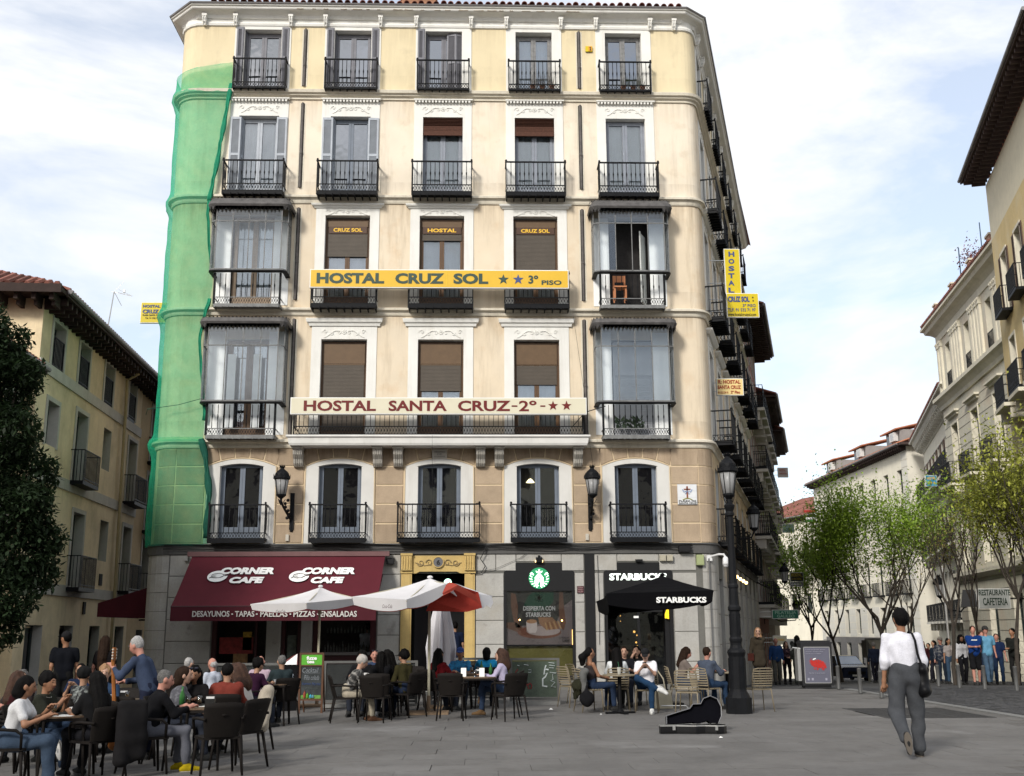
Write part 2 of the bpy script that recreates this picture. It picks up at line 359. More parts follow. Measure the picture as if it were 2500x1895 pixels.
def balcony(parent,cx,w,d,zb,zlat0,zlat1,zr,mt=iron,slab_t=.10,bal=True,ribs=True,pos=(0,0),rz=0.0,label=None,slab_mat=None,step=.137):
 """iron balcony: slab zb.., lattice zlat0..zlat1, rail at zr; projecting d in front of the wall"""
 c,s=cos(rz),sin(rz)
 def P3(x,y):return(pos[0]+x*c-y*s,pos[1]+x*s+y*c)
 lx,ly=P3(cx-w/2,0)
 def base():
  mb=MB();mb.box(0,w,-d,0,zb+slab_t*.5-zb,slab_t,0);mb.box(.0,w,-d,-d+.03,0,slab_t*.5,0)
  if ribs:
   k=max(3,int(w/.22))
   for i in range(k+1):x=.02+(w-.06)*i/k;mb.box(x,x+.03,-d-.03,0,-.03,slab_t*.5-.002,0)
  return mb.mesh('balcony',[mt])
 o=link('balcony',kit(('bb',round(w,3),round(d,3),slab_t,mt.name,ribs),base),parent,(lx,ly,zb),rz,label=label)
 def lat():
  mb=MB();z0,z1=zlat0-zb,zlat1-zb
  lattice(mb,.02,w-.02,-d+.01,z0+.02,z1-.02);mb.box(0,w,-d,-d+.03,z0-.005,z0+.02);mb.box(0,w,-d,-d+.03,z1-.02,z1+.005)
  for x in(0,w-.03):
   mb.box(x,x+.03,-d+.03,0,z0-.005,z0+.02);mb.box(x,x+.03,-d+.03,0,z1-.02,z1)
   k=4
   for i in range(k):yy=-d+.05+(d-.06)*i/k;mb.add([(x+.01,yy,z0),(x+.01,yy+.02,z0),(x+.01,yy+d/k,z1),(x+.01,yy+d/k-.02,z1)],[(0,1,2,3)]);mb.add([(x+.01,yy,z1),(x+.01,yy+.02,z1),(x+.01,yy+d/k,z0),(x+.01,yy+d/k-.02,z0)],[(0,1,2,3)])
  return mb.mesh('lattice',mt)
 if zlat1>zlat0:link('lattice',kit(('la',round(w,3),round(d,3),round(zlat0-zb,3),round(zlat1-zb,3),mt.name),lat),o)
 def rl():
  mb=MB();z=zr-zb
  mb.box(-.02,w+.02,-d-.012,-d+.032,z-.02,z+.02)
  for x in(-.012,w-.032):mb.box(x,x+.044,-d+.032,0,z-.018,z+.018)
  for x in(.0,w-.03):mb.box(x,x+.03,-d-.004,-d+.026,.0,z-.02)
  for x in(.015,w-.015):mb.ball((x,-d+.01,z+.05),.035,6)
  return mb.mesh('rail',mt)
 link('rail',kit(('rl',round(w,3),round(d,3),round(zr-zb,3),mt.name),rl),o)
 z0=max(zlat1,zb+slab_t)-zb;h=zr-.02-zb-z0;n=int(round((w-.06)/step));me=baluster_me(h,mt)
 if bal:
  for i in range(1,n):
   link('baluster',me,o,(.03+(w-.06)*i/n,-d+.011,z0));NBAL[0]+=1
  mb=MB()
  for x in(.015,w-.015):
   for q in range(1,4 if d>.4 else 3):yy=-d+d*q/(4 if d>.4 else 3);mb.tube([(x,yy,z0),(x,yy,z0+h*.5),(x,yy,z0+h)],[.011,.02,.011],4)
  part('side_balusters',mb,mt,o)
 else:
  mb=MB()
  for i in range(1,n):x=.03+(w-.06)*i/n;mb.tube([(x,-d+.011,z0),(x,-d+.011,z0+h)],.011,4,cap=False)
  for x in(.015,w-.015):
   for q in range(1,5):yy=-d+d*q/5;mb.tube([(x,yy,z0),(x,yy,z0+h)],.011,4,cap=False)
  part('balusters',mb,mt,o,kind='stuff')
 return o
def scroll(mb,cx,cz,w,h,y,r=.014,s=1):
 for m in(-1,1):
  pts=[]
  for i in range(30):
   u=i/29
   pts.append((cx+m*w*(.10+.34*u),y,cz+h*(.30*sin(u*pi*1.15+.9)-.12)))
  mb.tube(pts,[r*1.5*(1-.5*i/29)for i in range(30)],5)
  for(ox,oz,rr,dr)in((.115,.02,.20,1),(.27,-.05,.15,-1),(.42,.08,.17,1)):
   q=[(cx+m*(w*ox+h*rr*(1-k/15)*cos(dr*k*.55+.4)),y,cz+h*oz+h*rr*(1-k/15)*sin(dr*k*.55+.4)*1.2)for k in range(14)]
   mb.tube(q,[r*1.35*(1-.55*k/14)for k in range(14)],4)
  mb.tube([(cx+m*w*.40,y,cz),(cx+m*w*.46,y,cz+h*.16),(cx+m*w*.5,y,cz-h*.02)],[r*.8,r*.6,r*.3],4)
 for k in range(7):a=2*pi*k/7;mb.ball((cx+.055*cos(a),y,cz+.055*sin(a)+h*.06),.028,6,sc=(1,.6,1))
 mb.ball((cx,y,cz+h*.06),.03,6)
D=31.5
CX=[-6.93,-4.09,-1.215,1.65,4.51]
SO=(6.72,0.0);SDEG=17.05;SRZ=radians(90-SDEG);SDIR=(sin(radians(SDEG)),cos(radians(SDEG)));SLEN=22.5
main=thing('corner_building','cream and yellow corner building with iron balconies and a cafe on the ground floor','building',(0,D,0))
XL,XR=-8.85,6.36
arcL=[(-8.85-.75*sin(a),.75-.75*cos(a))for a in[radians(q)for q in(90,75,60,45,30,15,0)]]
pe=(SO[0]+SDIR[0]*.42,SO[1]+SDIR[1]*.42)
arcR=[((1-u)**2*XR+2*u*(1-u)*SO[0]+u*u*pe[0],2*u*(1-u)*SO[1]+u*u*pe[1])for u in(0,.17,.34,.5,.66,.83,1)]
sfar=(SO[0]+SDIR[0]*SLEN,SO[1]+SDIR[1]*SLEN)
path=[(-9.6,7)]+arcL+arcR+[sfar]
def S_at(t,off=0.0):return(SO[0]+SDIR[0]*t+SDIR[1]*off,SO[1]+SDIR[1]*t-SDIR[0]*off)
zones=[(-1.5,3.75,granite_joint),(3.75,4.03,band_grey),(4.03,6.86,joint_mat),(6.86,10.95,peach_stucco),(10.95,14.5,peach_stucco),(14.5,18.0,cream_stucco),(18.0,20.44,yellow_stucco),(20.44,21.0,white_plaster)]
op1=[(c-.62,c+.62,4.12,6.40)for c in CX]
op2=[(CX[i]-.68,CX[i]+.68,7.16,10.10)for i in range(5)]
op3=[(CX[i]-.68,CX[i]+.68,11.12,14.02)for i in range(5)]
op4=[(c-.62,c+.62,14.72,17.30)for c in CX]
op5=[(c-.58,c+.58,18.22,20.27)for c in CX]
ground=[(-7.55,-2.95,.02,2.75),(-1.97,-.47,.1,3.21),(.65,2.66,.25,3.23),(3.51,5.48,.1,3.23)]
hz={0:ground,2:op1,3:op2,4:op3,5:op4,6:op5}
names=['ground_floor_wall','band_wall','first_floor_wall','second_floor_wall','third_floor_wall','fourth_floor_wall','fifth_floor_wall','frieze_wall']
sbays=[1.75+2.95*i for i in range(7)]
for i,(a,b,m)in enumerate(zones):
 mb=MB();wall_holes(mb,XL,XR,a,b,hz.get(i,[]),.34,0,1)
 for seg in(path[0:8],):
  for q in range(len(seg)-1):
   p,r=seg[q],seg[q+1];mb.quad((p[0],p[1],a),(r[0],r[1],a),(r[0],r[1],b),(p[0],p[1],b))
 for q in range(len(arcR)-1):
  p,r=arcR[q],arcR[q+1];mb.quad((p[0],p[1],a),(r[0],r[1],a),(r[0],r[1],b),(p[0],p[1],b))
 mb.M=Matrix.Translation((SO[0],SO[1],0))@Matrix.Rotation(SRZ,4,'Z')
 sh=[]
 if i in(2,3,4,5,6):
  z0,z1=[(4.12,6.4),(7.16,10.1),(11.12,14.02),(14.72,17.3),(18.22,20.27)][i-2];sh=[(t-.6,t+.6,z0,z1)for t in sbays]
 elif i==0:sh=[(t-.75,t+.75,-1.4,3.1)for t in sbays]
 wall_holes(mb,.42,SLEN,a,b,sh,.34,0,1);mb.M=None
 mb.quad((sfar[0],sfar[1],a),(sfar[0]-8,sfar[1]+1,a),(sfar[0]-8,sfar[1]+1,b),(sfar[0],sfar[1],b))
 part('wall',mb,[m,white_plaster if i else granite],main,label=['grey granite ground floor wall','dark grey band above the shops','tan ashlar first floor wall with cream joints','peach second floor wall','peach third floor wall','cream fourth floor wall','yellow top floor wall','white frieze under the cornice'][i])
mb=MB();mb.box(-8.8,6.3,.80,5.2,4.0,20.9);mb.box(-8.8,6.3,2.6,5.2,-1.4,4.0)
for a,b in((-8.8,-7.56),(-2.94,-1.98),(-.46,.64),(2.67,3.50),(5.49,6.3)):mb.box(a,b,.3,2.6,-1.4,3.99)
mb.box(-8.8,6.3,.36,2.6,3.3,3.98)
for a,b in((4.0,4.1),(6.5,7.1),(10.2,11.1),(14.1,14.7),(17.45,18.2),(20.4,20.9)):mb.box(-8.8,6.3,.36,.80,a,b)
part('core',mb,room_dark,main)
pathC=[(-9.6,7),(-9.6,.62),(-8.98,0),(6.36,0),(6.84,.40),sfar]
def course(name,z0,z1,prof,m,pth=None,**k):
 mb=MB();mb.sweep(pth or path,[(o,z0+(z1-z0)*q)for o,q in prof]);return part(name,mb,m,main,fix=True,**k)
pr=[(-.02,0),(.04,0),(.06,.18),(.07,.45),(.12,.6),(.16,.62),(.16,.86),(.10,1),(-.02,1)]
course('string_course',17.86,18.16,[(-.02,0),(.05,0),(.05,.22),(.13,.34),(.13,.48),(.20,.56),(.22,.85),(.15,1),(-.02,1)],stone_trim)
for a,b in((14.40,14.66),(10.83,11.06),(6.82,7.07)):course('string_course',a,b,pr,stone_trim)
course('string_course',3.75,4.05,[(-.02,0),(.06,0),(.06,.8),(.10,.85),(.10,1),(-.02,1)],band_grey,label='dark grey ledge with cables above the shops')
course('cornice',20.66,20.95,[(-.02,-.1),(.06,-.1),(.10,.2),(.17,.32),(.26,.40),(.30,.42),(.34,.50),(.36,.60),(.36,.72),(.41,.80),(.42,1),(-.02,1)],white_plaster,pathC)
course('cornice_moulding',20.30,20.52,[(-.01,.3),(.05,.4),(.07,.7),(.03,1),(-.01,1)],white_plaster)
mb=MB();mb.sweep(pathC,[(.36,20.945),(.45,20.93),(.47,20.97),(.36,20.99)]);part('gutter',mb,mat('zinc_gutter',(.18,.17,.17),.5,.2,4),main,fix=True)
mb=MB();r=random.Random(3)
for i in range(22):
 x=-5.8+i*.42+r.uniform(-.1,.1);w_=r.uniform(.1,.34);mb.prism([(x,20.80),(x+w_,20.80),(x+w_*.9,20.80+r.uniform(.012,.035)),(x+w_*.5,20.815),(x+w_*.1,20.80+r.uniform(.01,.04))],-.368,-.355)
part('flaking_plaster',mb,mat('bare_mortar',(.25,.21,.16),.95,.3,9),main)
mb=MB();rp_=[(-9.6,7.0),(-9.8,.6),(-8.9,-.4),(6.5,-.4),(7.0,.1),(sfar[0]+.6,sfar[1])]
mb.add([(x,y,20.98)for x,y in rp_]+[(-4,8,23.2),(5.5,8,23.2),(9.5,22,23.2),(-4,22,23.2)],[(0,1,6),(1,2,6),(2,3,7,6),(3,4,7),(4,5,8,7),(6,7,8,9)])
part('roof',mb,dark_clay,main)
def tile_me(L=.55,r0=.095,m=dark_clay):
 mb=MB();n=6;vs=[]
 for k,(y,rr)in enumerate(((0,r0),(L,r0*.78))):
  for q in(1,.84):
   for j in range(n+1):a=pi*j/n;vs.append((rr*q*cos(a),y,rr*q*sin(a)*1.05))
 s=n+1
 fs=[]
 for j in range(n):fs+=[(j,j+1,2*s+j+1,2*s+j),(s+j+1,s+j,3*s+j,3*s+j+1),(j+1,j,s+j,s+j+1)]
 mb.add(vs,fs);return mb.mesh('roof_tile',m,False)
tm=tile_me();rr=random.Random(5)
for i in range(64):
 x=-8.45+i*.2335+rr.uniform(-.012,.012)
 link('roof_tile',tm,main,(x,-.42+rr.uniform(-.03,.03),21.00+rr.uniform(-.006,.01)),rot=(radians(16),rr.uniform(-.06,.06),rr.uniform(-.04,.04)))
for i in range(20):
 x=-2.9+i*.2335
 link('roof_tile',kit('tile_or',lambda:tile_me(m=clay)),main,(x,.05+rr.uniform(-.05,.05),21.20+rr.uniform(-.01,.02)),rot=(radians(16),rr.uniform(-.08,.08),rr.uniform(-.05,.05)))
mb=MB();mb.box(-2.6,-1.5,.3,.9,21.0,21.62);mb.box(-2.65,-1.45,.25,.95,21.62,21.70,1);part('chimney',mb,[mat('brick_chimney',(.30,.16,.10),.9,.2,6),stone_trim],main)
def bracket():
 mb=MB();mb.box(-.075,.075,-.20,.0,.28,.36);mb.box(-.06,.06,-.16,0,.10,.30);mb.box(-.045,.045,-.11,0,0,.10)
 for x in(-.035,.035):mb.tube([(x,-.17,.30),(x,-.185,.2),(x,-.14,.08),(x,-.10,0)],[.022,.026,.02,.012],6)
 return mb.mesh('bracket',white_plaster)
bm_=bracket()
for x in[-8.78]+[c+s*.87 for c in CX for s in(-1,1)]+[6.15]:link('bracket',bm_,main,(x,-.01,20.36))
for t in[.9+1.47*i for i in range(15)]:x,y=S_at(t,.01);link('bracket',bm_,main,(x,y,20.36),SRZ)
mb=MB()
for k in range(17):mb.box(.02+k*.104,.08+k*.104,-.10,-.0,0,.07)
mb.box(-.02,1.82,-.12,.0,.07,.11);dm=mb.mesh('dentil_course',white_plaster)
for c in CX:link('dentil_course',dm,main,(c-.89,-.02,17.76))
def surround(c,hw,z0,z1,ow,oz1,y=.025,orn=None,crown=None,chamf=True):
 mb=MB();e=.0
 mb.box(c-hw,c-ow,-y,-.001,z0,z1);mb.box(c+ow,c+hw,-y,-.001,z0,z1);mb.box(c-ow,c+ow,-y,-.001,oz1,z1)
 if orn:scroll(mb,c,orn[0],orn[2],orn[1],-y-.008)
 if chamf:mb.box(c-ow*.80,c+ow*.80,-y+.004,.30,oz1-.002,oz1+.055);mb.prism([(c-ow*.8-.1,oz1),(c-ow*.8,oz1),(c-ow*.8,oz1+.05)],-y-.002,-y+.005)
 if crown:
  a,b,w_=crown
  mb.sweep([(c-w_,0),(c-w_,-.012),(c+w_,-.012),(c+w_,0)],[(0,a),(.05,a),(.07,a+(b-a)*.35),(.12,a+(b-a)*.5),(.14,b-.02),(.14,b),(0,b)])
 return mb
for i,c in enumerate(CX):
 part('surround',surround(c,.885,18.16,20.44,.58,20.27),white_plaster,main)
 part('surround',surround(c,.90,14.66,17.80,.62,17.30,orn=(17.55,.36,1.30)),white_plaster,main)
 if 0<i<4:
  part('surround',surround(c,.965,11.06,14.27,.68,14.02,orn=(14.14,.26,1.35),crown=(14.25,14.37,.97)),white_plaster,main)
  part('surround',surround(c,.97,7.07,10.52,.68,10.10,orn=(10.30,.36,1.35),crown=(10.50,10.72,1.0)),white_plaster,main)
def arch_poly(c,hw,zs,zt,n=14):
 return[(c+hw*(1-2*k/n),zs+(zt-zs)*(1-(1-2*k/n)**2))for k in range(n+1)]
for c in CX:
 mb=MB();hw=.995;ow=.62;top=arch_poly(c,hw,6.27,6.50);n=len(top)
 mb.box(c-hw,c-ow,-.035,-.001,4.05,6.27);mb.box(c+ow,c+hw,-.035,-.001,4.05,6.27)
 inner=arch_poly(c,ow+.05,6.27,6.36)
 for k in range(n-1):
  a,b=top[k],top[k+1];p,q=inner[k],inner[k+1]
  mb.add([(p[0],-.035,p[1]),(a[0],-.035,a[1]),(b[0],-.035,b[1]),(q[0],-.035,q[1]),(a[0],0,a[1]),(b[0],0,b[1]),(p[0],.3,p[1]),(q[0],.3,q[1])],[(0,1,2,3),(1,4,5,2),(0,3,7,6)])
 part('surround',mb,mat('old_white_plaster',(.60,.59,.56),.9,.06,1.5,.2,50,streak=.3),main)
 mb=MB();mb.tube([(x,-.04,z+.012)for x,z in[(c+hw+.01,4.06)]+top+[(c-hw-.01,4.06)]],.016,5);part('surround_moulding',mb,joint_mat,main)
rows=[4.06,4.62,5.18,5.73,6.28]
def block(poly,t=.016):
 mb=MB();n=len(poly);cx=sum(p[0]for p in poly)/n;cz=sum(p[1]for p in poly)/n
 q=[(cx+(p[0]-cx)*(1-.012/max(.05,abs(p[0]-cx)))if abs(p[0]-cx)>.03 else p[0],cz+(p[1]-cz)*(1-.012/max(.05,abs(p[1]-cz)))if abs(p[1]-cz)>.03 else p[1])for p in poly]
 vs=[(x,0,z)for x,z in poly]+[(x,-t,z)for x,z in q]
 mb.add(vs,[tuple(range(n,2*n))]+[(i,(i+1)%n,n+(i+1)%n,n+i)for i in range(n)]);return mb
g=.018
edges=[XL+.02]+sum([[c-1.03,c+1.03]for c in CX],[])+[XR-.0]
piers=[(edges[i],edges[i+1])for i in range(0,len(edges),2)]
for a,b in piers:
 for k in range(4):
  xs=[a,b]if b-a<1.3 else[a,(a+b)/2,b]
  if b-a>1.3 and k%2:xs=[a,a+(b-a)*.3,b]
  for q in range(len(xs)-1):
   part('stone_block',block([(xs[q]+g,rows[k]+g),(xs[q+1]-g,rows[k]+g),(xs[q+1]-g,rows[k+1]-g),(xs[q]+g,rows[k+1]-g)]),ashlar_mat,main,(0,-.002,0))
 cz=6.30
 part('stone_block',block([(a+g-.0,cz),(b-g,cz),(b+.02,6.80),(a-.02,6.80)]),ashlar_mat,main,(0,-.002,0))
for c in CX:
 n=5;hw=1.03
 for k in range(n):
  u0,u1=-1+2*k/n,-1+2*(k+1)/n;f=1.03
  z=lambda u:6.29+.235*(1-u*u)
  e=.016
  x0,x1=c+hw*u0+e,c+hw*u1-e;X0,X1=c+hw*u0*f*1.0+e+(u0*.10),c+hw*u1*f-e+(u1*.10)
  X0=max(X0,c-hw+.0+e-.06);X1=min(X1,c+hw-e+.06)
  um=(u0+u1)/2
  part('stone_block',block([(x0,z(u0)+.02),(c+hw*um,z(um)+.02),(x1,z(u1)+.02),(X1,6.80),(X0,6.80)]),ashlar_mat,main,(0,-.002,0))
for arc in(arcL[3:],arcR):
 for k in range(5):
  z0,z1=(rows[k],rows[k+1])if k<4 else(6.28,6.80)
  for seg in((arc[0:4],arc[3:])if len(arc)>4 else(arc,)):
   mb=MB();mb.sweep([seg[0]]+list(seg[1:]),[(-.01,z0+g),(.016,z0+g),(.016,z1-g),(-.01,z1-g)]);part('stone_block',mb,ashlar_mat,main,fix=True)
for j,t in enumerate([.42]+[x+.9 for x in sbays]):
 t1=sbays[j]-.9 if j<7 else SLEN
 for k in range(4):
  mb=block([(0,0),(t1-t-.04,0),(t1-t-.04,rows[k+1]-rows[k]-.036),(0,rows[k+1]-rows[k]-.036)]);x,y=S_at(t+.02,.002);part('stone_block',mb,ashlar_mat,main,(x,y,rows[k]+g),SRZ)
def gran(x0,x1,z0,z1,w=.95,h=.565,off=0):
 n=max(1,round((z1-z0)/h));hh=(z1-z0)/n
 for k in range(n):
  m=max(1,round((x1-x0)/w));ww=(x1-x0)/m;xs=[x0+i*ww for i in range(m+1)]
  if m>1 and(k+off)%2:xs=[x0]+[x0+(i+.5)*ww for i in range(m)]+[x1]
  for i in range(len(xs)-1):
   if xs[i+1]-xs[i]<.1:continue
   part('granite_block',block([(xs[i]+.006,z0+k*hh+.006),(xs[i+1]-.006,z0+k*hh+.006),(xs[i+1]-.006,z0+(k+1)*hh-.006),(xs[i]+.006,z0+(k+1)*hh-.006)],.02),granite,main,(0,-.003,0))
gran(-8.83,-7.57,-.45,3.74);gran(-7.57,-2.93,2.78,3.74,1.1,.5);gran(-2.93,-2.29,-.2,3.74,.7)
gran(-.16,.65,-.1,3.2,.85,.62);gran(-.16,1.0,3.26,3.74,.6,.5);gran(1.0,2.3,3.52,3.74,1.4,.3);gran(2.3,2.95,3.26,3.74,.7,.5);gran(2.67,2.95,-.1,3.2,.3,.8)
gran(3.24,3.50,-.1,3.2,.3,.8);gran(3.24,3.9,3.26,3.74,.7,.5);gran(3.9,5.1,3.52,3.74,1.3,.3);gran(5.1,6.18,3.26,3.74,.9,.5);gran(5.49,6.18,-.1,3.2,.75,.78)
for k in range(8):
 z0=-.45+k*.524
 for arc in(arcL[:4],arcL[3:],arcR):
  mb=MB();mb.sweep(arc,[(-.01,z0+.006),(.02,z0+.006),(.02,z0+.518),(-.01,z0+.518)]);part('granite_block',mb,granite,main,fix=True)
for j,t in enumerate([.43]+[x+.76 for x in sbays]):
 t1=sbays[j]-.76 if j<7 else SLEN
 for k in range(6):
  hh=.86;mb=block([(0,0),(t1-t-.012,0),(t1-t-.012,hh-.012),(0,hh-.012)],.02);x,y=S_at(t+.006,.003);part('granite_block',mb,granite,main,(x,y,-1.4+k*hh),SRZ)
for i,c in enumerate(CX):
 wd=window(main,c,4.12,1.24,2.26,.16,blue_grey,.42,.075,'clear' if i in(2,3)else 'dark',dark_curtain if i==2 else None,label='grey-blue french window' if i==0 else None)
 if i==3:
  mb=MB();mb.lathe([(.0,.12),(.05,.1),(.13,0),(.11,0)],(0,0,0),10);part('lamp_shade',mb,mat('lit_lamp',(1,.9,.6),.6,0,emit=(1,.86,.5),estr=2.2),wd,(.42,.35,1.75))
for i in(1,2,3):
 c=CX[i];cov=[.05,.62,.72][i-1]
 w_=window(main,c,7.16,1.36,2.90,.17,brown_alu,.35,.07,'clear',curtain_mat,seed=i)
 zt=2.84;zb_=[.25,1.42,1.62][i-1]
 mb=MB();mb.box(.07,1.29,-.05,-.02,zt-.62,zt-.02);mb.box(.07,1.29,-.052,-.02,zt-.66,zt-.63);part('blind_box',mb,blind_top,w_)
 mb=MB();z=zb_
 while z<zt-.68:mb.box(.08,1.28,-.045,-.018,z+.006,z+.042);mb.box(.08,1.28,-.036,-.018,z,z+.006);z+=.042
 mb.box(.08,1.28,-.05,-.018,zb_-.03,zb_);part('roller_blind',mb,blind_brown,w_)
gold=mat('gold_lettering',(.75,.45,.04),.5,.05)
for i in(1,2,3):
 c=CX[i]
 w_=window(main,c,11.12,1.36,2.84,.17,brown_alu,.35,.07,'clear',curtain_mat,seed=10+i)
 zt=2.78;zb_=[1.65,2.18,1.15][i-1]
 mb=MB();mb.box(.07,1.29,-.05,-.02,zt-.20,zt-.02);part('blind_box',mb,blind_top,w_)
 mb=MB();mb.box(.10,1.26,-.07,-.03,zt-.42,zt-.20);part('name_board',mb,mat('dark_brown_board',(.07,.035,.02),.5,.1),w_)
 fit_text(['','CRUZ SOL','HOSTAL','CRUZ SOL'][i],w_,gold,.24,1.12,zt-.37,zt-.25,-.072,.035)
 mb=MB();z=zb_
 while z<zt-.44:mb.box(.08,1.28,-.045,-.018,z+.006,z+.042);mb.box(.08,1.28,-.036,-.018,z,z+.006);z+=.042
 mb.box(.08,1.28,-.05,-.018,zb_-.03,zb_);part('roller_blind',mb,blind_brown,w_)
for i,c in enumerate(CX):
 if i<2:w_=window(main,c,14.72,1.24,2.56,.2,blue_grey if i else light_grey,.25,.08,'clear' if i==0 else 'dark',curtain_mat,seed=20+i)
 else:w_=window(main,c,14.72,1.24,2.56,.2,mat('mid_grey_paint',(.22,.24,.28),.5,.1),.28,.075,'clear',curtain_mat,seed=20+i)
 if i in(2,3):
  mb=MB();mb.box(-.0,1.24,-.16,-.13,2.28,2.58);mb.box(.0,1.24,-.19,-.16,2.10,2.30);mb.box(.01,1.23,-.20,-.14,1.98,2.12)
  for k in range(12):mb.box(0,1.24,-.197,-.128,2.0+k*.048,2.006+k*.048)
  part('straw_blind',mb,straw_blind,w_)
for i,c in enumerate(CX):
 window(main,c,18.22,1.16,2.02,.22,[shutter_grey,shutter_grey,shutter_grey,worn_wood,worn_wood][i],.12,.08,'clear' if i==3 else 'dark',curtain_mat,seed=30+i)
def shutter(w,h,mt,n2=2,ang=0.0,gap=.045):
 def f():
  mb=MB();st=.05;mb.box(0,st,0,.035,0,h);mb.box(w-st,w,0,.035,0,h)
  zs=[0]+[h*k/n2 for k in range(1,n2)]+[h]
  for z in zs:z_=min(max(z-.04,0),h-.08);mb.box(st,w-st,.002,.033,z_,z_+.08)
  return mb.mesh('shutter',mt)
 def g_():
  mb=MB();z=.1
  while z<h-.1:mb.add([(.05,.028,z),(w-.05,.028,z),(w-.05,.006,z+gap*.75),(.05,.006,z+gap*.75)],[(0,1,2,3)]);z+=gap
  mb.box(.05,w-.05,.030,.034,.08,h-.08);return mb.mesh('louvres',mt)
 return kit(('sh',w,h,mt.name),f),kit(('lo',w,h,mt.name),g_)
def put_shutter(x,y,z,w,h,mt,rz,label=None):
 a,b=shutter(w,h,mt);o=link('shutter',a,main,(x,y,z),rz,label=label);link('louvres',b,o);return o
for i in(0,1,2):
 c=CX[i];h=2.1
 put_shutter(c-.82,-.06,18.24,.20,h,shutter_grey,0);put_shutter(c-.60,-.05,18.24,.24,h,shutter_grey,radians(70))
 if i<2:put_shutter(c+.60,-.06,18.24,.22,h,shutter_grey,0);put_shutter(c+.58,.17,18.24,.24,h,shutter_grey,radians(-70))
 else:put_shutter(c+.10,.10,18.24,.30,2.0,shutter_grey,radians(-12));put_shutter(c+.38,.05,18.24,.24,2.0,shutter_grey,radians(12))
for i in(0,1):
 c=CX[i];h=2.5
 put_shutter(c-.86,-.07,14.74,.32,h,light_grey,0,'pale grey open shutter');put_shutter(c+.56,-.07,14.74,.32,h,light_grey,0,'pale grey open shutter')
 put_shutter(c-.53,-.04,14.74,.22,h,light_grey,radians(78));put_shutter(c+.52,.17,14.74,.22,h,light_grey,radians(-78))
for c in CX:
 balcony(main,c,1.64,.35,18.08,18.12,18.29,19.08,slab_t=.06)
 balcony(main,c,1.84,.50,14.51,14.62,14.85,15.60,slab_t=.10)
for c in CX[1:4]:balcony(main,c,1.94,.50,10.94,11.06,11.28,12.02,slab_t=.12)
for c in(CX[0],CX[1],CX[3],CX[4]):balcony(main,c,1.62,.35,4.05,4.16,4.34,5.13,slab_t=.14,ribs=False)
balcony(main,-1.215,2.36,.42,4.05,4.16,4.34,5.13,slab_t=.14,ribs=False)
mb=MB();mb.sweep([(-5.46,0),(-5.46,-.60),(3.02,-.60),(3.02,0)],[(-.5,6.80),(.02,6.80),(.05,6.86),(.07,7.00),(.12,7.04),(.12,7.09),(-.5,7.09)])
mb.box(-5.4,2.96,-.58,0,6.81,7.08);part('balcony_slab',mb,mat('white_stone_slab',(.66,.65,.62),.85,.06,2,.1,40,streak=.3),main,fix=True)
balcony(main,-1.215,8.38,.60,7.10,7.12,7.36,8.05,slab_t=.03,ribs=False,bal=False)
def console():
 mb=MB()
 pr_=[(0,.58),(.46,.58),(.46,.50),(.40,.46),(.36,.34),(.24,.22),(.20,.10),(.12,.02),(0,0)]
 vs=[(x,-y,z)for x in(-.13,.13)for y,z in pr_];n=len(pr_)
 mb.add(vs,[tuple(range(n)),tuple(range(2*n-1,n-1,-1))]+[(i,i+n,(i+1)%n+n,(i+1)%n)for i in range(n)])
 for x in(-.08,-.03,.03,.08):mb.tube([(x,-y-.008,z)for y,z in pr_[2:8]],.017,5)
 mb.box(-.15,.15,-.49,0,.50,.60);return mb.mesh('console',mat('grey_stone_console',(.40,.38,.34),.9,.1,5,.2,60))
cm=console();recalc(cm)
for x in(-5.29,-3.0,-2.41,-.02,.52,2.81):link('console',cm,main,(x,-.015,6.24))
zinc_trim=mat('weathered_zinc',(.085,.08,.078),.6,.3,6,.2,60)
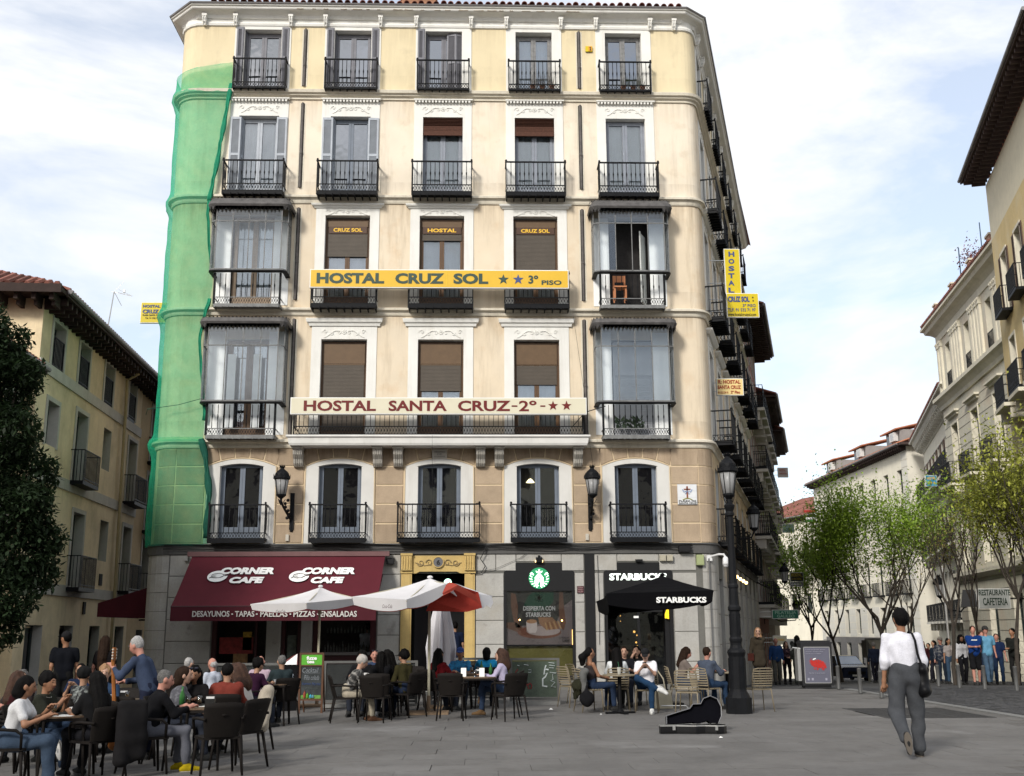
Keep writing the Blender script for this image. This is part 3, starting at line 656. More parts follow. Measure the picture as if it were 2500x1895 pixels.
def oriel(c,hw,hwb,zb,zroof0,zroof1,zmid,zled,zlat0,zlat1,d=.66,db=.50,room=None,label=None,open_mid=False,seed=0):
 o=link('oriel',MB().mesh('oriel',iron),main,label=label)
 rc=.16
 def pth(hw,d,rc=.16):return[(c-hw,0),(c-hw,-d+rc)]+[(c-hw+rc-rc*cos(radians(a)),-d+rc-rc*sin(radians(a)))for a in(30,60)]+[(c-hw+rc,-d),(c+hw-rc,-d)]+[(c+hw-rc+rc*sin(radians(a)),-d+rc-rc*cos(radians(a)))for a in(30,60)]+[(c+hw,-d+rc),(c+hw,0)]
 P=pth(hw,d);PR=pth(hw+.10,d+.12,.2);PB=pth(hwb,db,.05)
 mb=MB();mb.sweep(PR,[(-.06,zroof0+.06),(.0,zroof0+.04),(.03,zroof0+.10),(.0,zroof0+.2),(-.10,zroof1),(-.2,zroof1)],caps=True)
 mb.slab([(p[0],p[1])for p in pth(hw+.04,d+.06)][::1],zroof1-.06,zroof1-.01)
 L=sum(hypot(PR[i+1][0]-PR[i][0],PR[i+1][1]-PR[i][1])for i in range(len(PR)-1));n=int(L/.11);s=0;i=0;acc=0
 def along(PR,u):
  acc=0
  for i in range(len(PR)-1):
   l=hypot(PR[i+1][0]-PR[i][0],PR[i+1][1]-PR[i][1])
   if acc+l>=u:f=(u-acc)/l;return PR[i][0]+(PR[i+1][0]-PR[i][0])*f,PR[i][1]+(PR[i+1][1]-PR[i][1])*f
   acc+=l
  return PR[-1]
 for k in range(n):
  a=along(PR,L*k/n);b=along(PR,L*(k+1)/n);m=((a[0]+b[0])/2,(a[1]+b[1])/2)
  mb.add([(a[0],a[1],zroof0+.08),(b[0],b[1],zroof0+.08),(b[0],b[1],zroof0+.02),(m[0],m[1],zroof0-.10),(a[0],a[1],zroof0+.02)],[(0,1,2,3,4),(4,3,2,1,0)])
  mb.add([(a[0],a[1]+.1,zroof1-.02),(b[0],b[1]+.1,zroof1-.02),(m[0],m[1]+.1,zroof1+.045)],[(0,1,2),(2,1,0)])
 part('oriel_roof',mb,zinc_trim,o,fix=False)
 mb=MB()
 for z,t in((zroof0+.02,.02),(zmid,.014),(zled,.025)):mb.sweep(P,[(-.012,z-t),(.012,z-t),(.012,z+t),(-.012,z+t)])
 xs=[c-hw,c-hw+rc]+[c-hw+rc+(2*hw-2*rc)*k/4 for k in range(1,4)]+[c+hw-rc,c+hw]
 for k,x in enumerate(xs):
  y=-d if 0<k<6 else-d+rc
  mb.box(x-.012,x+.012,y-.012,y+.012,zled,zroof0+.04)
 for x in(c-hw,c+hw):
  for y in(-.02,-.28):mb.box(x-.012,x+.012,y-.012,y+.012,zled,zroof0+.04)
 part('glazing_bars',mb,old_iron,o,fix=True)
 mb=MB();mb.sweep(P,[(-.10,zled-.07),(.03,zled-.05),(.03,zled-.02),(-.10,zled-.02)]);part('ledge',mb,iron,o,fix=True)
 for k in range(4):
  x0,x1=c-hw+rc+(2*hw-2*rc)*k/4+.014,c-hw+rc+(2*hw-2*rc)*(k+1)/4-.014
  for z0,z1 in((zled+.03,zmid-.02),(zmid+.02,zroof0)):
   if open_mid and k in(1,2)and z0<zmid:continue
   if x1>x0:mb=MB();mb.box(x0,x1,-d-.004,-d+.004,z0,z1);part('pane',mb,pane_or,o)
 for x in(c-hw,c+hw):mb=MB();mb.box(x-.004,x+.004,-d+rc,-.02,zled+.03,zroof0);part('pane',mb,pane_or,o)
 mb=MB();mb.slab([(p[0],p[1])for p in PB],zb+.05,zlat0-.02);mb.sweep(PB,[(-.01,zb),(.02,zb),(.02,zlat0),(-.01,zlat0)])
 for k in range(11):x=c-hwb+.04+(2*hwb-.1)*k/10;mb.box(x,x+.03,-db-.05,-db,zb-.02,zb+.02)
 mb.sweep(PB,[(-.01,zlat1-.015),(.012,zlat1-.015),(.012,zlat1+.01),(-.01,zlat1+.01)])
 part('oriel_floor',mb,old_iron,o,fix=True)
 mb=MB();lattice(mb,c-hwb+.03,c+hwb-.03,-db-.002,zlat0+.02,zlat1-.02,.075);part('lattice',mb,iron,o)
 h=zled-.08-zlat1;me=baluster_me(h,iron)
 for k in range(1,12):link('baluster',me,o,(c-hwb+2*hwb*k/12,-db,zlat1));NBAL[0]+=1
 mb=MB()
 for x in(c-hwb,c+hwb):mb=MB();mb.box(x-.03,x+.03,-db-.02,-db+.04,zlat0,zled-.06);part('corner_post',mb,iron,o)
 mb=MB();mb.box(c-hw+.02,c-.62,-.02,-.004,zb+.2,zroof0);mb.box(c+.62,c+hw-.02,-.02,-.004,zb+.2,zroof0);part('inner_wall',mb,mat('inner_white',(.80,.81,.80),.9,.04,2),o)
 return o
o=oriel(CX[0]-.0,1.13,.965,10.95,13.97,14.28,13.57,12.06,11.05,11.25,seed=1)
window(main,CX[0]+.05,11.12,1.30,2.84,.10,mat('pale_wood_window',(.30,.22,.15),.5,.1),.3,.08,'clear',curtain_mat,seed=40)
o=oriel(CX[0]-.0,1.17,.98,7.01,10.33,10.58,9.74,8.09,7.12,7.31,seed=2)
window(main,CX[0]+.05,7.16,1.30,2.90,.10,brown_alu,.3,.10,'clear',dark_curtain,seed=41)
mb=MB()
for x in(-7.35,-6.6):mb.box(x-.12,x+.12,-.14,-.12,7.4,9.6)
part('curtain',mb,curtain_mat,main)
o=oriel(CX[4],1.135,.96,10.95,13.97,14.28,13.57,12.06,11.05,11.25,seed=3,open_mid=True)
mb=MB();mb.box(-.62,.62,.0,.03,0,2.8);part('dark_room',mb,room_dark,main,(CX[4],.2,11.12))
mb=MB();mb.box(0,.03,0,.5,0,2.2);mb.box(-.005,.035,.0,.06,0,2.25);part('window_leaf',mb,mat('pale_leaf',(.55,.57,.55),.5,.1),main,(CX[4]+.28,-.30,11.2),-.45)
mb=MB();mb.box(-.35,-.30,-.2,-.15,11.2,11.66);mb.box(-.02,.03,-.2,-.15,11.2,11.66);mb.box(-.35,.03,-.25,.1,11.60,11.64);mb.box(-.35,-.30,.06,.1,11.2,12.05);mb.box(-.02,.03,.06,.1,11.2,12.05);mb.box(-.35,.03,.07,.1,11.85,12.05)
part('chair',mb,mat('orange_wood',(.40,.16,.07),.6,.1),main,(CX[4]-.2,-.28,0))
o=oriel(CX[4],1.15,.965,7.01,10.33,10.58,9.74,8.09,7.12,7.31,seed=4)
mb=MB();z=7.2
while z<9.0:mb.box(-.52,.52,0,.02,z,z+.045);z+=.052
mb.box(-.60,.60,.02,.05,7.16,10.05);mb.box(-.56,.56,-.02,.02,9.0,9.5)
part('roller_blind',mb,mat('grey_blind',(.33,.34,.36),.6,.05),main,(CX[4]+.02,.02,0))
mb=MB();rr_=random.Random(2)
for cx_,s_ in((-.45,.2),(-.05,.26),(.1,.2)):
 for k in range(26):a=rr_.uniform(0,6.3);l=rr_.uniform(.1,s_);z=rr_.uniform(.1,.42);mb.add([(cx_,0,z),(cx_+l*cos(a),l*sin(a)*.6,z+.05),(cx_+l*cos(a+.3),l*sin(a+.3)*.6,z+.14)],[(0,1,2)])
part('potted_plants',mb,mat('dark_leaf',(.02,.035,.018),.7,.3),main,(CX[4],-.3,7.2),kind='stuff')
for x,tops in((-5.59,1),(3.09,1)):
 for z0,z1 in((18.32,20.30),(14.92,17.74),(11.32,14.25),(7.20,10.72)):
  mb=MB();mb.box(x-.10,x-.058,-.006,-.001,z0,z1,1);mb.box(x+.058,x+.10,-.006,-.001,z0,z1,1);mb.box(x-.058,x+.058,-.004,-.001,z0,z1,2)
  mb.tube([(x,-.04,z0),(x,-.04,z1)],.038,10,0);mb.tube([(x,-.05,(z0+z1)/2-.3),(x,-.05,(z0+z1)/2-.22)],.047,10,0)
  part('drain_pipe',mb,[pipe_mat,stone_trim,room_dark],main)
for j,t in enumerate(sbays):
 for lv,(z0,h,hw)in enumerate(((4.12,2.28,.6),(7.16,2.94,.6),(11.12,2.90,.6),(14.72,2.58,.6),(18.22,2.05,.58))):
  x,y=S_at(t,-.2)
  me=kit(('sfr',lv),lambda:frame_mesh(1.2,h,.07,.4,0,blue_grey if lv in(0,3)else(brown_alu if lv in(1,2)else shutter_grey)))
  w_=link('window',me,main,(x-SDIR[0]*.6,y-SDIR[1]*.6,z0),SRZ);link('pane',kit(('spa',lv),lambda:pane_mesh(1.06,.4,h-.1,pane_dark)),w_,(.07,.03,0))
  x,y=S_at(t,0)
  me=kit(('ssu',lv),lambda:(lambda b:(b.box(-.86,-.6,-.03,-.001,z0-.05,z0+h+.4),b.box(.6,.86,-.03,-.001,z0-.05,z0+h+.4),b.box(-.6,.6,-.03,-.001,z0+h,z0+h+.4),scroll(b,0,z0+h+.22,1.2,.3,-.04)if 0<lv<4 else None,b.sweep([(-.95,0),(-.95,-.01),(.95,-.01),(.95,0)],[(0,z0+h+.38),(.08,z0+h+.40),(.18,z0+h+.5),(.18,z0+h+.56),(0,z0+h+.56)])if lv in(1,2)else None,b.mesh('surround',white_plaster if lv else joint_mat))[-1])(MB()))
  link('surround',me,main,(x,y,0),SRZ)
 for(zb,zl0,zl1,zr,d,w_)in((4.05,4.14,4.32,5.12,.40,1.6),(7.07,7.16,7.36,8.1,.62,1.7),(10.94,11.05,11.27,12.05,.55,1.8),(14.51,14.62,14.85,15.62,.50,1.75),(18.08,18.12,18.3,19.1,.36,1.6)):
  balcony(main,t,w_,d,zb,zl0,zl1,zr,slab_t=.1,bal=False,pos=SO,rz=SRZ)
 mb=MB();mb.box(-.7,.7,.22,.26,-1.4,2.9);mb.box(-.75,.75,.12,.2,2.5,3.1);part('shop_front',mb,black_sh,main,(*S_at(t,-.05),0),SRZ)
mb=MB()
for k in range(5):x,y=S_at(3.6+1.6*k,.25);mb.ball((x,y,3.3),.06,6);
part('shop_lamps',mb,mat('warm_bulb_and_glint',(1,.7,.3),.5,0,emit=(1,.62,.22),estr=5),main)
sign_yellow=mat('sign_yellow',(.66,.41,.035),.4,.03,2);sign_ivory=mat('sign_ivory',(.62,.58,.44),.4,.03,2)
sign_white=mat('sign_white',(.75,.75,.72),.4,.03,2);slate=mat('slate_lettering',(.035,.065,.05),.5,.05);maroon_l=mat('maroon_lettering',(.13,.010,.009),.5,.05)
blue_l=mat('blue_lettering',(.05,.075,.20),.5,.05);alu=mat('aluminium',(.45,.45,.44),.35,.05,metal=.6)
white_l=mat('white_lettering',(.80,.80,.78),.5,.02);black_l=mat('black_lettering',(.02,.02,.02),.5,.02);red_l=mat('red_lettering',(.32,.035,.015),.5,.05)
lemon=mat('lemon_sign',(.60,.46,.012),.4,.03,2)
def board(name,label,cat,x0,x1,y,z0,z1,face,border=alu,t=.12,b=.025,group=None):
 o=thing(name,label,cat,((x0+x1)/2,y,z0),0,group);w=(x1-x0)/2;h=z1-z0
 mb=MB();mb.box(-w,w,-t/2,t/2,0,h);part('frame',mb,border,o)
 mb=MB();mb.box(-w+b,w-b,-t/2-.006,-t/2+.001,b,h-b);part('face',mb,face,o);return o
def bx(px,py,Y):p=PY(px,py,Y);return p.x,p.z
Y3=D-.66
s3=board('hostel_sign','long yellow hostel sign across the third floor balconies','sign',-5.07,2.59,Y3+.06,11.50,12.07,sign_yellow,sign_white,.13)
lx=lambda px,py=685:PY(px,py,Y3).x+1.24
for a,b,s in((773,938,'HOSTAL'),(965,1084,'CRUZ'),(1107,1192,'SOL')):fit_text(s,s3,slate,lx(a),lx(b),.125,.455,-.074,.045)
fit_text('3º',s3,slate,lx(1290),lx(1314),.14,.40,-.074,.03);fit_text('PISO',s3,slate,lx(1322),lx(1371),.11,.25,-.074,.03)
part('star',star_mb(lx(1229),.27,.165,-.08,-.066),slate,s3);part('star',star_mb(lx(1265),.27,.165,-.08,-.066),blue_l,s3,label='blue star')
for px in(922,1090,1248):mb=MB();mb.box(lx(px)-.008,lx(px)+.008,-.078,-.06,.03,.54);part('panel_joint',mb,mat('sign_yellow_bright',(.70,.48,.03),.4,0),s3)
Y2=D-.82
s2=board('hostel_sign','long ivory hostel sign with maroon lettering and two stars above the long balcony','sign',-5.46,3.03,Y2+.06,7.66,8.15,sign_ivory,sign_white,.16)
lx=lambda px,py=990:PY(px,py,Y2).x+1.215
for a,b,s in((742,918,'HOSTAL'),(949,1091,'SANTA'),(1118,1246,'CRUZ')):fit_text(s,s2,maroon_l,lx(a),lx(b),.09,.40,-.089,.03)
fit_text('-',s2,maroon_l,lx(1249),lx(1263),.22,.26,-.089,.03);fit_text('2º',s2,maroon_l,lx(1267),lx(1310),.09,.40,-.089,.02)
fit_text('-',s2,maroon_l,lx(1319),lx(1331),.22,.26,-.089,.03)
for px in(1350,1383):part('star',star_mb(lx(px),.25,.15,-.094,-.08),maroon_l,s2)
def hang(label,px0,px1,py0,py1,Y,face,texts,border=sign_white,name='hanging_sign',t=.10,arms=1):
 x0,z1=bx(px0,py0,Y);x1,_=bx(px1,py0,Y);z0=bx((px0+px1)/2,py1,Y)[1]
 o=board(name,label,'sign',x0,x1,Y,z0,z1,face,border,t,.02);mx_=(x0+x1)/2
 for s,a,b,c,d,m,bo in texts:
  X0,Z1=bx(a,c,Y);X1,Z0=bx(b,d,Y)
  fit_text(s,o,m,X0-mx_,X1-mx_,Z0-z0,Z1-z0,-t/2-.012,bo)
 if arms:
  wx=SO[0]+(Y-D-SO[1])/SDIR[1]*SDIR[0]+.02
  for f in(.25,.75):mb=MB();mb.tube([(x0-mx_,0,(z1-z0)*f),(min(wx,x0-.05)-mx_ if arms==1 else x0-mx_-arms,0,(z1-z0)*f)],.015,5);part('bracket_arm',mb,alu,o)
 return o,mx_,z0
txt=[(ch,1777,1792,616+i*17.6,628+i*17.6,blue_l,.04)for i,ch in enumerate('HOSTAL')]
o,mx_,z0_=hang('tall narrow yellow hostel board with letters one above another on the side street corner',1766,1804,609,720,33.2,lemon,txt)
hang('wide yellow hostel board with telephone number under the tall narrow one',1772,1850,717,776,33.1,lemon,[('CRUZ SOL',1776,1829,725,739,blue_l,.05),('3º PISO',1812,1844,744,751,blue_l,.01),('TLF. 91 532 71 97',1776,1844,754,762,blue_l,.01),('www.hostalcruzsol.com',1776,1845,765,773,black_l,.005),('★',1834,1839,725,730,black_l,0),('★',1835,1840,733,738,black_l,0)])
oo=bpy.context.scene.objects[-1]if False else None
hang('small pale yellow hostel sign with red letters on the side wall',1748,1813,925,966,33.4,mat('pale_yellow',(.75,.58,.25),.4,.03),[('R: HOSTAL',1752,1807,929,938,red_l,.03),('SANTA CRUZ',1751,1808,942,951,red_l,.03),('2º Piso',1783,1806,955,962,red_l,.03),('91 522 24 41',1752,1777,957,962,red_l,.01)])
hang('yellow hostel sign sticking out behind the green netting',346,425,739,790,33.6,lemon,[('HOSTAL ★★',351,418,744,753,blue_l,.04),('CRUZ SOL',350,418,757,767,blue_l,.04),('PLAZA SANTA CRUZ 6 - 3º PISO',350,418,769,773,black_l,.01),('Tel. 91 532 71 97',356,395,776,780,black_l,.01)],arms=False)
hang('small white sign high on the far end of the left side street row',1898,1923,1142,1166,62,mat('pinkish_white',(.5,.45,.44),.5,.05),[('HOSTAL',1902,1918,1146,1152,red_l,.02),('LA MACARENA',1901,1920,1154,1159,red_l,.01)],arms=.6)
hang('pale green sign with a tree mark further down the side street',1909,1938,1280,1301,64,mat('pale_green',(.26,.36,.32),.5,.05),[('HOSTAL',1914,1934,1290,1296,mat('dark_green_l',(.03,.12,.07),.5,0),.02)],arms=.8)
hang('black hostel sign with yellow letters beside the far street lamp',1928,1960,1398,1420,56,mat('black_sign',(.02,.02,.02),.5,.05),[('HOSTAL',1930,1957,1400,1408,mat('dull_gold',(.35,.27,.03),.5,0),.03),('LA MACARENA',1932,1956,1411,1416,mat('dull_gold',(.35,.27,.03),.5,0),.01)],arms=.8)
hang('grey and white strip sign below the black hostel sign',1929,1960,1421,1432,56.05,mat('grey_sign',(.13,.14,.16),.5,.05),[('GALERIA',1932,1957,1424,1429,white_l,.01)],arms=False)
hang('green stamp shop sign reading FILATELIA GALILEO',1884,1948,1489,1511,47,mat('shop_green',(.015,.12,.075),.5,.05),[('FILATELIA',1891,1943,1492,1499,mat('pale_green_l',(.25,.42,.33),.5,0),.02),('GALILEO',1896,1939,1501,1508,mat('pale_green_l',(.25,.42,.33),.5,0),.02)],arms=.5)
hang('white shop sign with a yellow label on the side street',1887,1920,1552,1574,46,sign_ivory,[('LOTERIA',1893,1914,1560,1565,gold,.02)],arms=.4)
hang('white shop sign with a black face mark',1920,1945,1560,1585,47.5,sign_white,[('●',1927,1938,1565,1578,black_l,0)],arms=.3)
def plaque(label,px0,px1,py0,py1,face,cat='plaque',name='wall_plaque',dy=.03):
 x0,z1=bx(px0,py0,D-.03);x1,z0=bx(px1,py1,D-.03);o=thing(name,label,cat,((x0+x1)/2,D-.03,z0));w=(x1-x0)/2
 mb=MB();mb.box(-w,w,-dy,.01,0,z1-z0);part('plate',mb,face,o);return o,w,z1-z0
o,w,h=plaque('small yellow alarm plate on the top floor',1429,1446,114,127,lemon,'alarm plate','alarm_plate')
mb=MB();mb.box(-.02,w-.01,-.036,-.031,.01,h-.01);part('print',mb,mat('orange_print',(.65,.3,.02),.5,0),o);fit_text('2',o,black_l,.02,.07,.03,h-.03,-.038,.05)
o,w,h=plaque('tiled street name plaque with a cross between the first floor window and the corner',1653,1702,1183,1232,mat('glazed_white_tile',(.66,.67,.68),.3,.04,5),'street sign','street_name_plaque')
for i in range(3):
 for j in range(3):
  mb=MB();a=w*2/3;mb.box(-w+a*i+.003,-w+a*(i+1)-.003,-.036,-.029,h/3*j+.003,h/3*(j+1)-.003);part('tile',mb,MATS['glazed_white_tile'],o)
brn=mat('cross_brown',(.22,.08,.05),.5,0);mb=MB();mb.box(-.025,.025,-.042,-.036,.16,.53);mb.box(-.10,.10,-.042,-.036,.42,.46);part('cross',mb,brn,o)
mb=MB()
for s in(-1,1):mb.tube([(s*.14,-.04,.44),(s*.10,-.042,.36),(0,-.042,.40),(s*.06,-.042,.30)],.016,5)
part('drapery',mb,mat('pale_blue_print',(.25,.33,.5),.5,0),o)
mb=MB();mb.tube([(-.14,-.04,.13),(-.08,-.04,.16),(0,-.04,.18),(.08,-.04,.16),(.14,-.04,.13)],.014,5);part('branch',mb,mat('olive_print',(.25,.25,.05),.5,0),o)
fit_text('PLAZA DE',o,black_l,-w+.03,w-.03,.075,.125,-.042,.01);fit_text('SANTA CRUZ',o,black_l,-w+.03,w-.02,.015,.06,-.042,.01)
o,w,h=plaque('pale stone plaque over the middle first floor window',1055,1091,1098,1121,mat('pale_stone',(.45,.42,.37),.8,.06))
for i,s in enumerate(('ASEGURADA','DE','INCENDIOS')):fit_text(s,o,mat('grey_letters',(.2,.19,.17),.8,0),-w+.06+(.09 if i==1 else 0),w-.06-(.09 if i==1 else 0),h-.09-i*.07,h-.05-i*.07,-.034,.01)
o,w,h=plaque('small maroon notice on the granite beside the black pilaster',1409,1425,1431,1448,mat('maroon_plate',(.06,.015,.02),.5,.1),'notice')
for i in range(3):fit_text(['ZONA','VIDEO','VIGILADA'][i],o,mat('pinkish',(.4,.25,.25),.6,0),-w+.02,w-.02,h-.06-i*.06,h-.02-i*.06,-.034,.01)
lamp_glass=mat('frosted_lamp_glass',(.50,.50,.50),.3,.04,trans=.5)
def lantern(mb_i,mb_g,s=1.0,z=0.0):
 """four-sided tapered lantern with crown roof; z is the underside of the glass"""
 for k,(r,zz)in enumerate(((.155,0),(.235,.52))):pass
 mb_g.lathe([(.145*s,z+.02*s),(.225*s,z+.52*s)],(0,0,0),8)
 for k in range(4):a=pi/4+k*pi/2;mb_i.tube([(.15*s*cos(a),.15*s*sin(a),z),(.235*s*cos(a),.235*s*sin(a),z+.54*s)],.014*s,4)
 for k in range(4):a=k*pi/2;mb_i.tube([(.148*s*cos(a),.148*s*sin(a),z),(.228*s*cos(a),.228*s*sin(a),z+.52*s)],.007*s,4)
 mb_i.lathe([(.04*s,z-.12*s),(.16*s,z-.02*s),(.165*s,z+.02*s),(.14*s,z+.03*s)],(0,0,0),8)
 mb_i.lathe([(.24*s,z+.50*s),(.275*s,z+.53*s),(.275*s,z+.60*s),(.23*s,z+.62*s),(.22*s,z+.70*s),(.15*s,z+.78*s),(.12*s,z+.80*s),(.075*s,z+.84*s),(.06*s,z+.87*s),(.10*s,z+.92*s),(.0,z+.93*s)],(0,0,0),12)
 for k in range(12):a=2*pi*k/12;mb_i.add([((.27*cos(a+q))*s,(.27*sin(a+q))*s,z+(.60+zz)*s)for q,zz in((-.2,-.02),(.2,-.02),(.1,.05),(0,.09),(-.1,.05))],[(0,1,2,3,4),(4,3,2,1,0)])
 for k in range(8):a=2*pi*k/8;mb_i.add([((.09*cos(a+q))*s,(.09*sin(a+q))*s,z+(.90+zz)*s)for q,zz in((-.3,0),(.3,0),(0,.10))],[(0,1,2),(2,1,0)])
def wall_lamp(x,label,dx):
 o=thing('wall_lantern',label,'lantern',(x,D-.62,4.75),0,'iron lanterns on the front wall')
 a,b=MB(),MB();lantern(a,b,.88,.62);part('lantern_cage',a,iron,o);part('lamp_glass',b,lamp_glass,o,smooth=True)
 m=MB();m.tube([(0,0,.56),(0,0,.45),(dx*.25,.16,.28),(dx*.5,.45,.15),(dx,.60,-.05)],[.03,.035,.03,.04,.05],6)
 m.tube([(dx,.60,.75),(dx,.60,-.35)],[.035,.05],8);m.box(dx-.06,dx+.06,.56,.62,-.3,.75)
 for q in range(6):m.ball((dx*.5+.06*sin(q*1.3),.40+.05*cos(q),.02+q*.1),.05,6)
 for k in range(3):m.tube([(.12*cos(k*2.1),.12*sin(k*2.1),.50),(.06*cos(k*2.1),.06*sin(k*2.1),.40),(0,0,.34)],.012,4)
 part('wall_bracket',m,iron,o);m=MB();m.box(dx-.05-.10,dx+.04-.10,.55,.62,-.62,-.44);part('junction_box',m,mat('beige_box',(.45,.42,.36),.6,.05),o)
 return o
wall_lamp(bx(686,1230,D-.6)[0],'iron wall lantern over the left end of the cafe awning',.22);wall_lamp(bx(1447,1230,D-.6)[0],'iron wall lantern between the fourth and fifth first floor windows',-.02)
def netmat():
 m=bpy.data.materials.new('green_debris_net');m.use_nodes=True;t=m.node_tree;b=t.nodes['Principled BSDF'];L=t.links.new
 b.inputs['Base Color'].default_value=(.025,.38,.25,1);b.inputs['Roughness'].default_value=.7
 tl=N(t,'ShaderNodeBsdfTranslucent');tl.inputs[0].default_value=(.03,.58,.36,1);m1=N(t,'ShaderNodeMixShader');m1.inputs[0].default_value=.45
 tp=N(t,'ShaderNodeBsdfTransparent');m2=N(t,'ShaderNodeMixShader');tp.inputs[0].default_value=(.76,.95,.81,1)
 g=N(t,'ShaderNodeNewGeometry');n=N(t,'ShaderNodeTexNoise');n.inputs['Scale'].default_value=3.5;n.inputs['Detail'].default_value=9;n.inputs['Roughness'].default_value=.72
 lw=N(t,'ShaderNodeLayerWeight');lw.inputs[0].default_value=.35
 r=N(t,'ShaderNodeMapRange');r.inputs[1].default_value=.3;r.inputs[2].default_value=.7;r.inputs[3].default_value=.10;r.inputs[4].default_value=.34
 a=N(t,'ShaderNodeMath',operation='ADD');a.use_clamp=True;mu=N(t,'ShaderNodeMath',operation='MULTIPLY');mu.inputs[1].default_value=.55
 L(g.outputs['Position'],n.inputs[0]);L(n.outputs[0],r.inputs[0]);L(r.outputs[0],a.inputs[0]);L(lw.outputs[1],mu.inputs[0]);L(mu.outputs[0],a.inputs[1])
 L(b.outputs[0],m1.inputs[1]);L(tl.outputs[0],m1.inputs[2]);L(a.outputs[0],m2.inputs[0]);L(tp.outputs[0],m2.inputs[1]);L(m1.outputs[0],m2.inputs[2]);L(m2.outputs[0],t.nodes['Material Output'].inputs[0])
 return m
net_m=netmat()
netr=[(149,567),(203,566),(300,548),(400,530),(478,514),(520,508),(602,512),(690,519),(735,511),(766,501),(830,488),(900,492),(1000,500),(1074,495),(1117,507),(1218,515),(1321,505)]
netl=[(180,462),(221,455),(250,442),(480,430),(545,427),(671,422),(760,412),(925,406),(1050,404),(1066,396),(1077,386),(1200,383),(1325,381)]
er=sorted([(PY(p,y,D-.15).z,PY(p,y,D-.15).x)for y,p in netr]);el=sorted([(PY(p,y,32.3).z,PY(p,y,32.3).x)for y,p in netl])
def interp(L,z):return float(np.interp(z,[a for a,b in L],[b for a,b in L]))
net=thing('safety_net','green debris net draped round the left corner of the cream building','safety net',(-9,D,4.0))
def net_rows(z0,z1,n,top=None,seed=0,exo=0.0):
 r=random.Random(seed);mb=MB();nu=30;vs=[]
 ph=[r.uniform(0,6)for _ in range(6)]
 for i in range(n+1):
  z=z0+(z1-z0)*i/n;xr=interp(er,z);cc=sum(math.exp(-((z-q)/.22)**2)for q in(18.0,14.53,10.95,6.95));off=max(.13,-9.6-interp(el,z)-(.09 if z<7 else 0))+exo+.16*cc
  P=[(-9.6,4.0),(-9.6,2.0)]+list(arcL)+[(max(xr,-8.8),0)]
  Ls=[0]
  for a,b in zip(P[:-1],P[1:]):Ls.append(Ls[-1]+hypot(b[0]-a[0],b[1]-a[1]))
  for k in range(nu+1):
   s=Ls[-1]*(k/nu);x=float(np.interp(s,Ls,[p[0]for p in P]));y=float(np.interp(s,Ls,[p[1]for p in P]))
   s2=min(Ls[-1],s+.05);s1=max(0,s-.05);dx=float(np.interp(s2,Ls,[p[0]for p in P])-np.interp(s1,Ls,[p[0]for p in P]));dy=float(np.interp(s2,Ls,[p[1]for p in P])-np.interp(s1,Ls,[p[1]for p in P]))
   l=hypot(dx,dy)or 1;nx,ny=dy/l,-dx/l
   w=.014*sin(z*2.1+s*5+ph[0])+.024*abs(sin(s*4.2+ph[1]+.8*sin(z*.7)))+.010*sin(z*7+s*3+ph[2])*sin(z*1.3)+.008*sin(s*19+z*2)
   zz=z
   if top is not None:zz=min(z,top(s/Ls[-1],x))
   vs.append((x+nx*(off*(1 if k<nu*.5 else max(.62,1-(k/nu-.5)*.8))+w),y+ny*(off*(1 if k<nu*.5 else max(.62,1-(k/nu-.5)*.8))+w)+0,zz-4.0))
 mb.add([(v[0]+9,v[1],v[2])for v in vs],[(i*(nu+1)+k,i*(nu+1)+k+1,(i+1)*(nu+1)+k+1,(i+1)*(nu+1)+k)for i in range(n)for k in range(nu)])
 return mb
def ctop(f,x):return 18.72+.37*max(0.0,min(1.0,(x+9.75)/1.9))
part('net_sheet',net_rows(7.0,19.2,90,ctop,1),net_m,net,smooth=True);part('net_sheet',net_rows(4.0,7.12,24,None,2,.03),net_m,net,smooth=True)
def bundle(zs,rad,seed,dx=0.0):
 r=random.Random(seed);mb=MB();pts=[(interp(er,z)+9+dx+r.uniform(-.01,.01),-.18+r.uniform(-.02,.02),z-4)for z in zs]
 mb.tube(pts,[rad*(1+.3*sin(k*.9))for k in range(len(pts))],7,flat=.5)
 for q in range(2):mb.tube([(p[0]+(.03 if q else-.03),p[1]-.02,p[2])for p in pts],[rad*.4]*len(pts),5)
 return mb
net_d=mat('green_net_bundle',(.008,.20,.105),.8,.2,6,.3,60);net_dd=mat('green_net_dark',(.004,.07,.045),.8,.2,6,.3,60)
part('net_edge',bundle(np.linspace(18.3,14.4,24),.065,3),net_d,net,smooth=True);part('net_edge',bundle(np.linspace(14.4,12.4,10),.035,4),net_d,net,smooth=True)
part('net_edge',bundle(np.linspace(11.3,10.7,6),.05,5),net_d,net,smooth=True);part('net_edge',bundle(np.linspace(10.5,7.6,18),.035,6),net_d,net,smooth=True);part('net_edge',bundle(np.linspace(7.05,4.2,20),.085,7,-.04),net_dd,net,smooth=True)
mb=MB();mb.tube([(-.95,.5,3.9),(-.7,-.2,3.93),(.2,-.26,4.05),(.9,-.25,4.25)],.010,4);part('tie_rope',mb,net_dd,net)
cab=mat('black_cable',(.015,.015,.015),.6,0)
def cable(label,pts,r=.014,cat='cable'):
 p0=pts[0];o=MB();o.tube([(p[0]-p0[0],p[1]-p0[1],p[2]-p0[2])for p in pts],r,4);return tag(link('cable',o.mesh('cable',cab,True),None,p0),label,cat,'cables on the front wall')
r=random.Random(11)
for k in range(3):cable(['sagging black cable along the grey ledge, topmost','black cable looping along the middle of the grey ledge','lowest black cable on the grey ledge'][k],[(x,D-.13-.01*k,4.0-.05*k+.02*sin(x*1.3+k)+r.uniform(-.015,.015))for x in np.arange(-9.0,6.3,.35)],.014)
